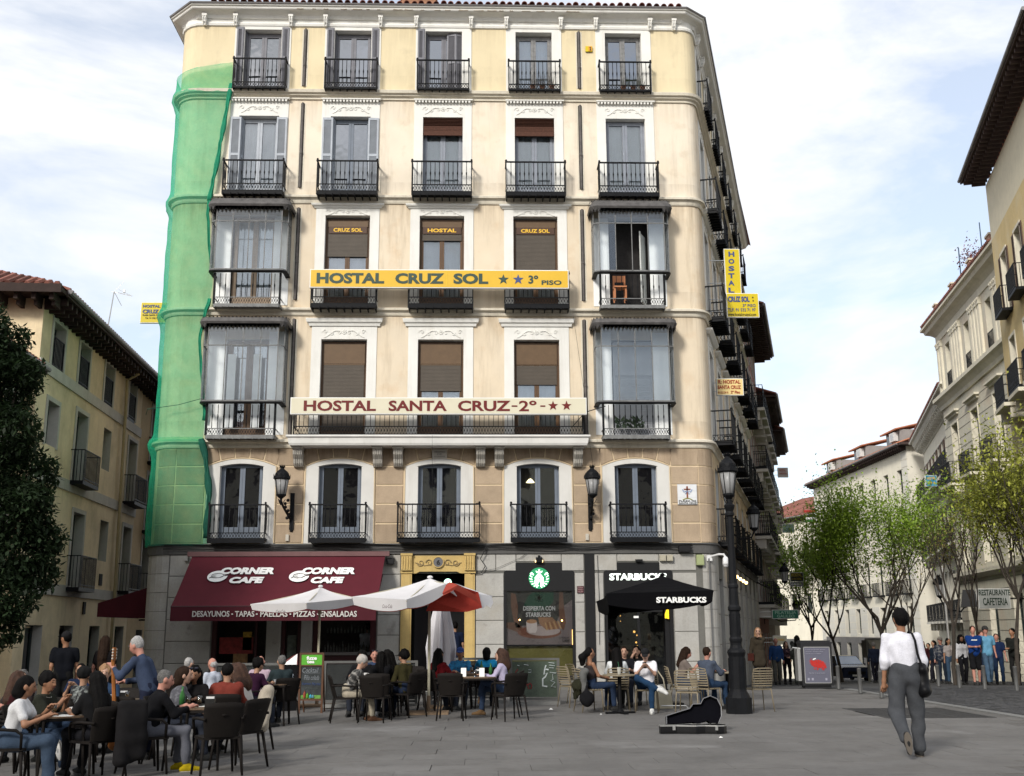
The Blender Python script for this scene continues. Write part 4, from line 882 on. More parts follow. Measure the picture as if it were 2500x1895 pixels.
cable('thin wire hanging from the long balcony past the middle plaque',[(-1.4,D-.85,7.05),(-1.38,D-.7,5.2),(-1.3,D-.5,3.9)],.005)
cable('cable bundle dropping beside the right door jamb',[(.15,D-.16,3.95),(-.02,D-.14,3.6),(.12,D-.1,3.4),(.0,D-.08,3.2),(-.3,D-.07,3.18)],.016)
cable('thin wire running from the door jamb up to the first shop window',[(-.05,D-.07,3.25),(.4,D-.07,3.32),(1.1,D-.06,3.62),(1.3,D-.06,3.75)],.006)
cable('thin wire from the second hostel sign to the right wall lantern',[(2.7,D-.8,10.6),(3.05,D-.3,8.2),(3.15,D-.2,7.0),(3.3,D-.2,5.9)],.006)
cable('black cable loop between the long sign and the right oriel',[(2.6,D-.7,7.3),(3.0,D-.7,7.75),(3.6,D-.6,7.95)],.016)
cable('wire running down beside the second shop front',[(3.33,D-.05,3.7),(3.36,D-.05,2.4),(3.34,D-.05,1.2)],.008)
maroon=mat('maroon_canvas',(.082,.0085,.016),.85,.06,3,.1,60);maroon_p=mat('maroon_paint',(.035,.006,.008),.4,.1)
aw=thing('cafe_awning','large maroon awning lettered CORNER CAFE over the left shop','awning',(-5.45,D-.2,2.2));AX,AY,AZ=-5.45,D-.2,2.2
XA0,XA1,XB0,XB1=-8.15-AX,-2.72-AX,-8.12-AX,-2.76-AX;zt,zb_,dp=3.72-AZ,2.26-AZ,2.0
mb=MB();nx=40;ny=8;vs=[]
for j in range(ny+1):
 for i in range(nx+1):
  u,v=i/nx,j/ny;x=(XA0+(XA1-XA0)*u)*(1-v)+(XB0+(XB1-XB0)*u)*v;sag=-.035*sin(pi*v)-.012*sin(u*44+v*3)*v-.010*sin(u*17-v*5)*sin(pi*v);cr=-.05*math.exp(-((u-.485)/.012)**2)*v
  vs.append((x,-dp*v,zt+(zb_-zt)*v+sag+cr))
mb.add(vs,[(j*(nx+1)+i,(j+1)*(nx+1)+i,(j+1)*(nx+1)+i+1,j*(nx+1)+i+1)for j in range(ny)for i in range(nx)]);part('canopy',mb,maroon,aw,smooth=True)
mb=MB();vs=[]
for j in range(5):
 for i in range(61):u=i/60;vs.append((XB0+(XB1-XB0)*u,-dp-.01-.012*sin(u*50)*(j/4),zb_-.02-.36*j/4))
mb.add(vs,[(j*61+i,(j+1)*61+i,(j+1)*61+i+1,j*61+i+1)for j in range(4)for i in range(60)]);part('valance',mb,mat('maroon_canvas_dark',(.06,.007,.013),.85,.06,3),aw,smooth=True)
mb=MB();mb.box(XA0-.12,XA1+.12,-.10,.06,zt-.04,zt+.09);part('roller_cassette',mb,mat('dull_maroon_metal',(.14,.07,.07),.5,.1),aw)
mb=MB()
for x in(XB0+.03,XB1-.03):mb.tube([(x,0,zb_+.9),(x,-dp+.02,zb_-.03)],.02,5)
mb.tube([(XB0,-dp+.01,zb_-.01),(XB1,-dp+.01,zb_-.01)],.025,6);part('awning_arms',mb,maroon_p,aw)
ang=atan2(dp,zt-zb_);L_=hypot(dp,zt-zb_)
def on_aw(px,py):
 d=ray(px,py);p0=Vector((AX,AY,AZ+zt));n=Vector((0,-(zt-zb_),dp));k=(p0-CAM).dot(n)/d.dot(n);p=CAM+d*k
 return p.x-AX,hypot(p.y-(AY-dp),p.z-(AZ+zb_))
def aw_text(s,px0,px1,py0,py1,bold=.05,shear=.12):
 x0,v1=on_aw(px0,py0);x1,v0=on_aw(px1,py1);n_=Vector((0,-(zt-zb_),-dp)).normalized()
 up=Vector((0,dp,zt-zb_)).normalized();nn=Vector((0,-(zt-zb_),dp)).normalized()
 base=Vector((0,-dp,zb_))+up*v0+nn*.012
 fit_text(s,aw,white_l,x0,x1,0,v1-v0,0,bold,shear,rot=(-ang,0,0),loc=(x0,base.y,base.z))
for k,(c0,c1,e0,e1,q)in enumerate(((543,668,563,641,531),(740,866,761,838,730))):
 aw_text('CORNER',c0,c1,1387,1403,.06);aw_text('CAFE',e0,e1,1410,1425,.06)
 up=Vector((0,dp,zt-zb_)).normalized();nn=Vector((0,-(zt-zb_),dp)).normalized();cx_,cv=on_aw(q,1408)
 mb=MB();R=.26;pts=[];n=26
 for i in range(n+1):a=radians(65)+radians(300)*i/n;pts.append((cx_+R*cos(a)*1.05,cv+R*sin(a)*1.05))
 for i in range(n,-1,-1):a=radians(75)+radians(262)*i/n;rr_=.10*(1-.0*i/n);pts.append((cx_+.05+rr_*cos(a),cv+.03+rr_*sin(a)*.9))
 b0=Vector((0,-dp,zb_))
 def w3(x,v,h=.014):p=b0+up*v+nn*h;return(x,p.y,p.z)
 outer=pts[:n+1];inner=pts[n+1:][::-1]
 for i in range(n):mb.add([w3(*outer[i]),w3(*outer[i+1]),w3(*inner[i+1]),w3(*inner[i])],[(0,1,2,3)])
 mb.add([w3(cx_-.16,cv-.09),w3(cx_-.02,cv-.12),w3(cx_+.20,cv+.06),w3(cx_+.0,cv+.16),w3(cx_-.14,cv+.1)],[(0,1,2,3,4)])
 part('cup_emblem',mb,white_l,aw)
 mb=MB();mb.tube([w3(cx_+.15*cos(a)*1.1,cv+.02+.11*sin(a),.02)for a in[2*pi*i/22 for i in range(23)]],.006,4);mb.tube([w3(cx_-.14,cv-.03,.02),w3(cx_-.20,cv-.10,.02)],.012,4);part('cup_outline',mb,black_l,aw)
wds=[('DESAYUNOS',470,560),('·',565,569),('TAPAS',574,621),('·',625,629),('PAELLAS',636,702),('·',707,711),('PIZZAS',717,769),('·',774,778),('ENSALADAS',783,871)]
for s,a,b in wds:
 x0,z1=bx(a,1492,AY-dp-.03);x1,z0=bx(b,1506,AY-dp-.03)
 if s=='·':z0,z1=z0+.05,z1-.06
 fit_text(s,aw,mat('cream_lettering',(.55,.53,.50),.6,0),x0-AX,x1-AX,z0-AZ,z1-AZ,-dp-.035,.02)
cf=MB();cf.box(-7.55,-2.95,1.6,1.65,-.3,2.75);cf.box(-7.55,-2.95,0,1.6,2.70,2.75);cf.box(-7.55,-2.95,.05,1.6,-.3,-.25);part('cafe_interior',cf,mat('cafe_interior',(.035,.025,.022),.8,.4,2),main)
mb=MB()
for x0,x1 in((-7.56,-7.42),(-5.15,-5.05),(-5.6,-5.5),(-4.72,-4.58),(-3.12,-2.94),(-6.35,-6.28)):mb.box(x0,x1,.02,.16,-.3,2.74)
mb.box(-7.42,-2.96,.05,.15,2.5,2.74);mb.box(-4.6,-3.1,.03,.30,.0,.95);mb.box(-7.4,-6.3,.05,.15,.0,.55);part('shop_front',mb,maroon_p,main)
mb=MB();mb.box(-6.02,-5.62,-.02,.12,-.3,2.74);mb.box(-5.05,-4.74,-.02,.12,-.3,2.74);part('pilaster',mb,granite,main)
mb=MB();mb.box(-4.62,-3.1,-.05,.35,.95,1.03);part('counter',mb,mat('steel_counter',(.14,.13,.13),.35,.1,metal=.5),main)
for a,b,c in(((-7.35,-6.4),(1.0,1.45),(.20,.02,.02)),((-6.95,-6.55),(.65,1.0),(.22,.12,.05)),((-6.7,-6.45),(1.1,1.6),(.40,.25,.03)),((-5.45,-5.2),(.7,1.5),(.10,.12,.10))):
 mb=MB();mb.box(a[0],a[1],.14,.16,b[0],b[1]);part('menu_picture',mb,mat('menu_%d'%int(a[0]*-100),c,.5,.4,9),main)
for k in range(3):mb=MB();mb.lathe([(.08,0),(.09,.02),(.0,.03)],(0,0,0),10);
mb=MB();mb.box(-6.80,-6.66,.3,.5,2.42,2.46);mb.box(-6.66,-6.62,.3,.5,2.38,2.46);mb.box(-4.5,-4.42,.3,.5,2.3,2.4);mb.box(-4.05,-4.02,.5,.6,2.2,2.42);mb.box(-3.25,-3.22,.5,.6,2.2,2.42);part('strip_light',mb,mat('cool_light',(.8,1,.95),.5,0,emit=(.75,1,.92),estr=1.1),main)
mb=MB();rr_=random.Random(8)
for k in range(16):x=-4.5+k*.085;h=rr_.uniform(.16,.30);mb.lathe([(.03,0),(.033,h*.6),(.012,h*.75),(.012,h)],(x,.9,1.03),6)
for k in range(14):x=-4.5+k*.1;h=rr_.uniform(.14,.26);mb.lathe([(.03,0),(.033,h*.6),(.012,h*.75),(.012,h)],(x,1.4,1.55),6)
part('bottles',mb,mat('bottle_glass',(.10,.10,.09),.15,.5,8),main,kind='stuff')
ochre=mat('ochre_stone_paint',(.50,.36,.14),.8,.10,3,.2,50,streak=.25)
mb=MB()
for x0,x1 in((-2.27,-1.97),(-.47,-.18)):
 mb.box(x0,x1,-.07,.30,.45,3.2);mb.box(x0+.05,x1-.05,-.09,-.07,.5,3.15);mb.box(x0-.02,x1+.02,-.10,0,3.2,3.28);mb.box(x0,x1,-.16,0,3.28,3.70);mb.box(x0-.02,x1+.02,-.18,0,3.70,3.76)
 for q in range(4):xx=x0+.04+q*(x1-x0-.08)/3;mb.tube([(xx,-.165,3.68),(xx,-.175,3.5),(xx,-.165,3.32)],.02,5)
mb.box(-1.97,-.47,-.06,.30,3.3,3.70);mb.prism([(-1.97,3.2),(-1.85,3.2),(-1.75,3.25),(-.69,3.25),(-.59,3.2),(-.47,3.2),(-.47,3.3),(-1.97,3.3)],-.06,.28)
part('portal',mb,ochre,main)
mb=MB()
for s in(-1,1):
 for ox,rr_,dr in((.26,.10,1),(.50,.11,-1)):
  mb.tube([(-1.22+s*(ox+rr_*(1-k/18)*cos(k*.5)),-.075,3.50+dr*rr_*(1-k/18)*sin(k*.5))for k in range(16)],[.018*(1-k/24)for k in range(16)],5)
 mb.tube([(-1.22+s*.2,-.07,3.44),(-1.22+s*.4,-.07,3.42),(-1.22+s*.66,-.07,3.50)],.014,5)
part('relief',mb,mat('worn_ochre',(.27,.20,.10),.8,.2),main)
mb=MB();mb.tube([(-1.22,-.06,3.51),(-1.22,-.10,3.51)],.15,24);part('house_number_disc',mb,mat('grey_disc',(.12,.12,.13),.6,.1),main);mb=MB();mb.tube([(-1.22+.15*cos(a),-.10,3.51+.15*sin(a))for a in[2*pi*k/24 for k in range(25)]],.016,5);part('disc_rim',mb,ochre,main)
fit_text('6',main,black_l,-1.27,-1.17,3.44,3.58,-.108,.03)
mb=MB();mb.box(-2.27,-1.96,-.08,.1,-.05,.45);mb.box(-.48,-.18,-.08,.1,-.05,.45);mb.box(-1.96,-.48,-.1,2.0,-.1,.10);part('portal_base',mb,granite,main)
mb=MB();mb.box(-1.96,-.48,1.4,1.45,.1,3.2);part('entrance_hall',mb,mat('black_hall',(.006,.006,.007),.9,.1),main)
mb=MB();mb.box(0,.06,0,.72,.1,3.18)
for z0,z1 in((.3,.95),(1.1,1.9),(2.05,3.0)):mb.box(-.02,0,.1,.62,z0,z1)
part('door_leaf',mb,mat('black_door',(.014,.013,.014),.4,.2),main,(-1.94,.28,0),radians(-38))
mb=MB();mb.tube([(-.95,-.02,3.0),(-.95,.0,3.0)],.11,16);part('pharmacy_light',mb,mat('mint_light',(.6,1,.8),.5,0,emit=(.55,1,.75),estr=1.0),main,(-.0,.12,-.05))
mb=MB();mb.box(2.96,3.23,-.05,.0,-.2,3.74);part('black_pilaster',mb,black_sh,main,label='black painted pilaster')
def octo(x0,x1,z0,z1,c,y0,y1):mb=MB();mb.prism([(x0,z0),(x1,z0),(x1,z1),(x1-c,z1+.26),(x0+c,z1+.26),(x0,z1)],y0,y1);return mb
part('fascia',octo(.65,2.66,2.70,3.235,.37,-.022,.12),black_sh,main);part('fascia',octo(3.51,5.48,2.55,3.235,.37,-.022,.12),black_sh,main)
gl=mat('lit_green',(.02,.22,.09),.5,0,emit=(.015,.17,.07),estr=.55);wl=mat('lit_white',(.85,.9,.85),.5,0,emit=(.72,.84,.74),estr=.75)
ex,ez,er_=1.655,3.055,.30
mb=MB();mb.tube([(ex,-.05,ez),(ex,.02,ez)],er_,36);part('emblem_disc',mb,gl,main)
mb=MB()
def ribbon(pts,w,y=-.058):
 for(a,b),(c,d)in zip(pts[:-1],pts[1:]):
  l=hypot(c-a,d-b)or 1;nx_,nz_=-(d-b)/l*w,(c-a)/l*w
  mb.add([(ex+a-nx_,y,ez+b-nz_),(ex+c-nx_,y,ez+d-nz_),(ex+c+nx_,y,ez+d+nz_),(ex+a+nx_,y,ez+b+nz_)],[(0,1,2,3),(3,2,1,0)])
for s in(-1,1):
 for k in range(4):ribbon([(s*(.030+.030*k+.016*sin(t*9+k)*(.3+t)),.13-.035*k-.36*t*(1-.10*k))for t in[i/12 for i in range(13)]],.0062)
 for k in range(6):a0=radians(8-18*k);ribbon([(s*.20*cos(a0)*1.0,.20*sin(a0)),(s*.275*cos(a0+.14),.275*sin(a0+.14))],.010)
 ribbon([(s*.16,.09),(s*.215,.15),(s*.25,.11)],.016)
mb.add([(ex+.040*cos(a),-.06,ez+.075+.055*sin(a))for a in[2*pi*i/16 for i in range(16)]],[tuple(range(16)),tuple(range(15,-1,-1))])
star_mb(ex,ez+.225,.042,-.062,-.056,mb=mb)
mb.add([(ex-.075,-.06,ez+.155),(ex+.075,-.06,ez+.155),(ex+.095,-.06,ez+.215),(ex+.05,-.06,ez+.18),(ex,-.06,ez+.215),(ex-.05,-.06,ez+.18),(ex-.095,-.06,ez+.215)],[(0,1,2,3,4,5,6),(6,5,4,3,2,1,0)])
part('emblem_figure',mb,wl,main)
mb=MB()
for s in(-1,1):mb.box(ex+s*.022-.009,ex+s*.022+.009,-.066,-.062,ez+.085,ez+.092)
mb.box(ex-.018,ex+.018,-.066,-.062,ez+.042,ez+.049);mb.box(ex-.004,ex+.004,-.066,-.062,ez+.06,ez+.08);part('emblem_face',mb,gl,main)
PP0=lambda px,py:(PY(px,py,D-.0).x,PY(px,py,D-.0).z)
def flat(poly,y,mt,name='poster_print'):
 mb=MB();n=len(poly);mb.add([(p[0],y,p[1])for p in poly],[tuple(range(n))]);me=mb.mesh(name,mt);b=bmesh.new();b.from_mesh(me);bmesh.ops.triangulate(b,faces=b.faces);b.to_mesh(me);b.free();return link(name,me,main)
def pxp(pts):return[PP0(1200+a/3.16,1330+b/3.16)for a,b in pts]
mb=MB();mb.box(.72,2.60,.05,.10,1.20,2.70);part('poster',mb,mat('poster_dark',(.035,.035,.032),.35,.15,2),main,label='coffee advertisement filling the shop window')
flat(pxp([(112,640),(112,775),(628,775),(628,420),(560,470),(500,600),(300,620)]),.046,mat('poster_lilac',(.135,.115,.115),.4,.08))
flat(pxp([(320,365),(480,365),(478,440),(420,500),(330,520),(250,470),(280,400)]),.045,mat('poster_green',(.012,.05,.03),.4,.1))
skin_p=mat('poster_skin',(.11,.06,.04),.4,.15)
flat(pxp([(150,370),(185,380),(205,480),(200,560),(225,640),(190,640),(165,560),(150,470)]),.044,skin_p);flat(pxp([(525,365),(550,365),(560,480),(575,600),(560,660),(530,640),(520,500)]),.044,skin_p)
flat(pxp([(112,600),(190,600),(260,650),(240,690),(112,640)]),.044,skin_p)
flat([PP0(1200+(370+170*cos(a))/3.16,1330+(675+50*sin(a))/3.16)for a in[2*pi*i/24 for i in range(24)]],.043,mat('poster_tray',(.13,.055,.035),.4,.2))
flat([PP0(1200+(400+130*cos(a))/3.16,1330+(665+38*sin(a))/3.16)for a in[2*pi*i/24 for i in range(24)]],.042,mat('poster_plate',(.28,.24,.23),.4,.1))
flat(pxp([(268,595),(352,600),(352,660),(340,680),(290,680),(272,655)]),.041,mat('poster_cup',(.42,.38,.36),.4,.05));flat([PP0(1200+(310+40*cos(a))/3.16,1330+(592+16*sin(a))/3.16)for a in[2*pi*i/18 for i in range(18)]],.040,mat('poster_coffee',(.30,.17,.09),.4,.1))
for k in range(7):flat(pxp([(425+k*18,660-k*2),(436+k*18,660-k*2),(420+k*16,600-k*2),(410+k*16,600-k*2)]),.040,mat('poster_bread%d'%(k%2),((.32,.20,.09),(.16,.07,.03))[k%2],.4,.1))
flat(pxp([(360,560),(470,560),(520,620),(520,650),(420,655),(370,610)]),.0415,mat('poster_bread',(.20,.11,.06),.4,.2))
pw=mat('poster_white',(.42,.43,.42),.4,0);
def ptext(s,a,b,c,d,m=pw,bold=.02):x0,z1=PP0(1200+a/3.16,1330+c/3.16);x1,z0=PP0(1200+b/3.16,1330+d/3.16);fit_text(s,main,m,x0,x1,z0,z1,.035,bold)
ptext('DESPIERTA CON',245,492,474,508,bold=.03);ptext('STARBUCKS',265,458,522,557,bold=.03);ptext('3,40€',543,606,728,755,mat('poster_text_dark',(.05,.045,.045),.4,0),.03);ptext('CAPPUCCINO',518,606,712,722,mat('poster_text_dark',(.05,.045,.045),.4,0),.01)
mb=MB();cx_,cz_=PP0(1200+367/3.16,1330+412/3.16)
for k in range(9):a=2*pi*k/9;mb.add([(cx_+.05*cos(a),.034,cz_+.05*sin(a)),(cx_+.115*cos(a-.12),.034,cz_+.115*sin(a-.12)),(cx_+.115*cos(a+.12),.034,cz_+.115*sin(a+.12))],[(0,1,2),(2,1,0)])
mb.add([(cx_+.045*cos(a),.034,cz_+.06*sin(a))for a in[2*pi*i/10 for i in range(10)]],[tuple(range(10)),tuple(range(9,-1,-1))]);part('poster_emblem',mb,pw,main)
mb=MB();mb.box(.72,2.60,.12,.16,.35,1.20);part('frosted_panel',mb,mat('olive_panel',(.13,.12,.035),.4,.15,1.5),main);mb=MB();mb.box(.64,.72,-.01,.1,.3,2.72);mb.box(2.59,2.67,-.01,.1,.3,2.72);mb.box(.72,2.59,.0,.1,.25,.36);mb.box(.72,2.59,.02,.09,1.17,1.21);part('window_frame',mb,black_sh,main)
mb=MB();mb.box(.68,2.63,.0,.006,.36,2.7);part('pane',mb,glass('shop_pane',(.95,.95,.95),.45),main,(0,.02,0))
for a,b in((217,580),(544,585)):mb=MB();x,z=PP0(1200+a/3.16,1330+b/3.16);mb.ball((x,.012,z),.022,8);part('painted_spot_reflection',mb,mat('warm_bulb_and_glint',(1,.7,.3),.5,0,emit=(1,.75,.3),estr=5),main)  # reflected spotlights in the pane, put in as small glowing balls
mb=MB();mb.box(2.575,2.59,.01,.03,1.2,1.62);part('light_strip',mb,mat('warm_strip',(1,.7,.3),.5,0,emit=(1,.5,.12),estr=1.2),main)
mb=MB();mb.box(ex-.09,ex+.09,-.14,-.02,3.50,3.64);mb.box(ex-.03,ex+.03,-.1,0,3.6,3.7);part('spotlight',mb,iron,main);mb=MB();mb.box(ex-.11,ex-.09,-.12,-.05,3.5,3.56);mb.box(ex+.09,ex+.11,-.12,-.05,3.5,3.56);part('spotlight_glow',mb,mat('warm_strip2',(1,.7,.3),.5,0,emit=(1,.7,.3),estr=2),main)
x0,z1=PP0(1200+907/3.16,1330+222/3.16);x1,z0=PP0(1200+1352/3.16,1330+274/3.16);fit_text('STARBUCKS',main,wl,x0,x1,z0,z1,-.035,.045)
mb=MB();mb.box(3.51,5.48,2.4,2.45,.1,2.6);mb.box(3.51,5.48,.3,2.4,.08,.10);part('shop_interior',mb,mat('shop_interior',(.02,.018,.016),.8,.5,3),main)
mb=MB();mb.box(3.51,3.60,.05,.13,.1,2.55);mb.box(5.38,5.48,.05,.13,.1,2.55);mb.box(4.44,4.52,.07,.12,.1,2.55);mb.box(5.20,5.38,.1,.2,.1,2.55);mb.box(3.6,5.2,.06,.12,2.1,2.16);part('door_frame',mb,black_sh,main)
for a,b in((3.6,4.44),(4.52,5.2)):mb=MB();mb.box(a,b,.09,.098,.1,2.1);part('glass_door',mb,glass('shop_pane2',(.7,.72,.7),.8),main)
mb=MB();mb.box(4.34,4.48,.04,.05,1.93,1.99);part('notice',mb,white_l,main)
mb=MB();rr_=random.Random(4)
for x,z,q in((4.03,2.3,.03),(4.03,2.15,.02),(4.03,2.0,.02),(4.03,1.85,.02),(4.42,1.55,.05),(4.5,1.45,.03),(4.47,1.25,.04),(4.5,1.15,.03),(4.56,1.3,.02),(3.62,2.3,.02),(5.3,2.05,.02)):mb.ball((x,.6,z),q*.7,6)
part('ceiling_lamps',mb,mat('amber_bulb',(1,.6,.2),.5,0,emit=(1,.50,.12),estr=2.0),main)
mb=MB();mb.box(3.7,5.1,1.4,1.8,.1,1.15);mb.box(4.9,5.0,1.2,1.3,1.15,1.5);part('counter',mb,mat('counter_wood',(.07,.045,.03),.6,.3),main)
mb=MB();mb.prism([(0,0),(.0,.10),(.06,.26),(.12,.28),(.12,-.02),(.05,.0)][::-1],-.02,.0);part('yellow_shade',mb,mat('yellow_shade',(.9,.6,.02),.5,.1,emit=(.9,.55,.02),estr=.45),main,(5.22,.0,1.92))
def wallbox(label,px0,px1,py0,py1,mt,cat='meter box',d=.12):
 x0,z1=bx(px0,py0,D-.05);x1,z0=bx(px1,py1,D-.05);o=thing('meter_box',label,cat,((x0+x1)/2,D-.02,z0));w=(x1-x0)/2;h=z1-z0
 mb=MB();mb.box(-w,w,-d,0,0,h);part('housing',mb,mt,o);mb=MB();mb.box(-w+.02,w-.02,-d-.008,-d,.02,h-.02);part('cover',mb,mt,o);return o
wallbox('left one of two beige junction boxes over the second shop sign',1610,1625,1355,1370,mat('beige_plastic',(.38,.35,.27),.6,.05));wallbox('right one of two beige junction boxes over the second shop sign',1627,1642,1355,1370,MATS['beige_plastic']);wallbox('pale green meter box at the right end of the front',1699,1718,1355,1380,mat('green_plastic',(.30,.34,.17),.6,.05))
wallbox('black floodlight on the dark ledge near the right corner',1655,1685,1334,1348,black_sh,'floodlight',.2);wallbox('small black floodlight beside the cafe awning',944,963,1363,1378,black_sh,'floodlight',.16)
wallbox('small black spotlight above the second shop sign',1551,1568,1366,1371,black_sh,'floodlight',.12);wallbox('small grey alarm box left of the awning top',452,460,1358,1370,alu,'alarm box',.1)
o=thing('security_camera','white dome security camera on an arm at the right corner','camera',(bx(1772,1380,D-.4)[0],D-.4,bx(1772,1385,D-.4)[1]))
mb=MB();mb.ball((0,0,.06),.075,10,sc=(1,1,.9));mb.lathe([(.085,.06),(.09,.12),(.075,.26),(.04,.3),(0,.3)],(0,0,0),12);part('dome',mb,mat('white_plastic',(.62,.62,.62),.4,.03),o,smooth=True)
mb=MB();mb.tube([(0,0,.28),(-.04,.02,.36),(-.16,.12,.37),(-.36,.42,.32)],.032,8);mb.box(-.46,-.30,.36,.46,.20,.36);part('arm',mb,MATS['white_plastic'],o)
for px,z0,z1,lb in((1737,.2,3.6,'grey conduit down the right corner of the granite wall'),):
 o=MB();o.tube([(0,0,0),(0,0,z1-z0)],.022,6);tag(link('conduit',o.mesh('conduit',mat('grey_conduit',(.12,.12,.12),.6,.1)),None,(bx(px,1500,D-.06)[0],D-.04,z0)),lb,'pipe')
paving=mat('granite_paving',(.122,.117,.112),.85,.14,.9,.3,120,island=.045,tint=[((.175,.17,.165),.6,.5),((.085,.08,.075),.5,1.6,.56,.72),((.24,.235,.23),.5,.35,.60,.68),((.05,.048,.045),.8,6,.70,.74)])
paving_base=mat('paving_joint',(.10,.096,.091),.95,.1,2)
sett=mat('dark_setts',(.060,.060,.063),.8,.15,2,.4,60,island=.22)
asphalt=mat('asphalt',(.055,.055,.056),.9,.12,1,.3,100)
kerb_m=mat('pale_kerb_stone',(.16,.16,.155),.85,.1,2,.2,80,island=.08)
mb=MB();xs=sorted(set([-400,-200,-100,-60,-40,-30,-22]+[round(-16+i*1.0,2)for i in range(48)]+[40,60,100,200,400]));ys=sorted(set([-60,-30,-12,-5,0]+[round(3+i*1.0,2)for i in range(60)]+[70,80,95,110,150,250,600]))
nx=len(xs);mb.add([(x,y,gz(x,y)-.012)for y in ys for x in xs],[(j*nx+i,j*nx+i+1,(j+1)*nx+i+1,(j+1)*nx+i)for j in range(len(ys)-1)for i in range(nx-1)])
ground_o=link('ground',mb.mesh('ground',paving_base,True),None,kind='structure')
PW,PD=1.2,.60
def in_sett(x,y):return x>9.95
def in_grate(x,y):return 7.45<x<9.45 and 20.55<y<23.2
slabm=MB();slabm.box(-PW/2+.0025,PW/2-.0025,-PD/2+.003,PD/2-.003,-.02,.0);slabm=slabm.mesh('paving_slab',paving)
cnt=0;rest=MB();rr=random.Random(9)
for j in range(0,45):
 y=8.3+j*PD
 if y>31.0:break
 off=(j%3)*PW/3
 for i in range(-30,30):
  x=i*PW+off
  px_,py_=PX((x,y,0))
  if not(-80<px_<2580)or(y<31.0 and x>9.95-PW/2):continue
  if in_grate(x,y):continue
  if cnt<300:
   z=gz(x,y);sl_=(gz(x+.3,y)-gz(x-.3,y))/.6
   link('paving_slab',slabm,ground_o,(x,y,z+rr.uniform(-.0015,.0015)),rot=(rr.uniform(-.001,.001),-sl_+rr.uniform(-.001,.001),0));cnt+=1
  else:
   a,b=x-PW/2+.0025,x+PW/2-.0025;c,d=y-PD/2+.003,y+PD/2-.003;h=rr.uniform(-.0015,.0015)
   rest.add([(a,c,gz(a,c)+h),(b,c,gz(b,c)+h),(b,d,gz(b,d)+h),(a,d,gz(a,d)+h),(a,c,gz(a,c)-.02),(b,c,gz(b,c)-.02),(b,d,gz(b,d)-.02),(a,d,gz(a,d)-.02)],[(0,1,2,3),(4,5,1,0),(5,6,2,1),(7,4,0,3)])
part('distant_paving_slabs',rest,paving,ground_o,kind='stuff')
mb=MB();ys2=[31+i*1.5 for i in range(60)]
for a,b in zip(ys2[:-1],ys2[1:]):
 for x0,x1 in((-14,-9),(-9,-2),(-2,6),(6,14),(14,24),(24,40),(40,70)):mb.quad((x0,a,gz(x0,a)-.004),(x1,a,gz(x1,a)-.004),(x1,b,gz(x1,b)-.004),(x0,b,gz(x0,b)-.004))
link('street',mb.mesh('street',asphalt),None,kind='structure')
mb=MB();rr=random.Random(12);y=17.2
road=link('road',(lambda b:(b.quad((10.0,12,-.008),(24,12,-.008),(24,31,-.008),(10.0,31,-.008)),b.mesh('road',asphalt))[-1])(MB()),None,kind='structure')
while y<31:
 x=10.12
 while x<17+(y-17)*.5:
  w=rr.uniform(.16,.22);a,b,c,d=x+.008,x+w-.004,y+.006,y+.116;h=rr.uniform(-.004,.004);mb.add([(a,c,h),(b,c,h),(b,d,h),(a,d,h)],[(0,1,2,3)]);x+=w
 y+=.122
part('setts',mb,sett,road,kind='stuff')
kb=MB();kb.box(-.11,.11,-.495,.495,-.03,.012);kb=kb.mesh('kerb_stone',kerb_m)
kerb=thing('kerb','pale flush kerb line between the plaza paving and the dark roadway','kerb',(9.99,12.5,0));
for i in range(18):link('kerb_stone',kb,kerb,(0,.5+i*1.0,0))
gr=thing('ventilation_grate','dark rectangular iron grating set in the paving behind the walking man','grate',(8.45,21.85,0));dk=mat('dark_grating',(.035,.034,.034),.7,.2,5)
mb=MB();mb.box(-.98,.98,-1.32,1.32,-.01,-.002);part('pit',mb,room_dark,gr)
gm=MB();gm.box(-.96,.96,-.018,.018,-.01,.004);gm=gm.mesh('grate_bar',dk)
for i in range(36):link('grate_bar',gm,gr,(0,-1.28+i*.073,0))
gm=MB()
for x in(-.97,-.33,.33,.97):gm.box(x-.03,x+.03,-1.32,1.32,-.01,.006)
part('grate_frame',gm,dk,gr)
mb=MB();mb.slab([(2.8,9.2),(4.9,9.2),(5.0,10.25),(2.9,10.15)],.001,.004);link('worn_patch',mb.mesh('worn_patch',mat('dark_patch',(.075,.073,.072),.85,.1,1)),ground_o)
mb=MB();mb.box(1.5,3.9,11.52,11.56,.0,.005);link('drain_slot',mb.mesh('drain_slot',room_dark),ground_o)
litter=mat('paper_litter',(.7,.7,.68),.8,.05)
for k,(px,py)in enumerate(((1345,1733),(1760,1802),(1467,1745),(455,1880),(704,1737))):
 p=GP(px,py);mb=MB();s=[.045,.03,.02,.02,.02][k];mb.add([(-s,0,0),(s,-.02,.003),(s*.8,s,.01),(0,s*.6,s*.7),(-s*.7,s,.004)],[(0,1,3),(1,2,3),(2,4,3),(4,0,3)])
 tag(link('paper_scrap',mb.mesh('paper_scrap',litter),None,(p.x,p.y,p.z+.004)),'scrap of white litter on the paving '+['in front of the graffiti panel','just below the open guitar case','beside the round coffee table foot','in the bottom left foreground','by the drinks bin'][k],'litter')
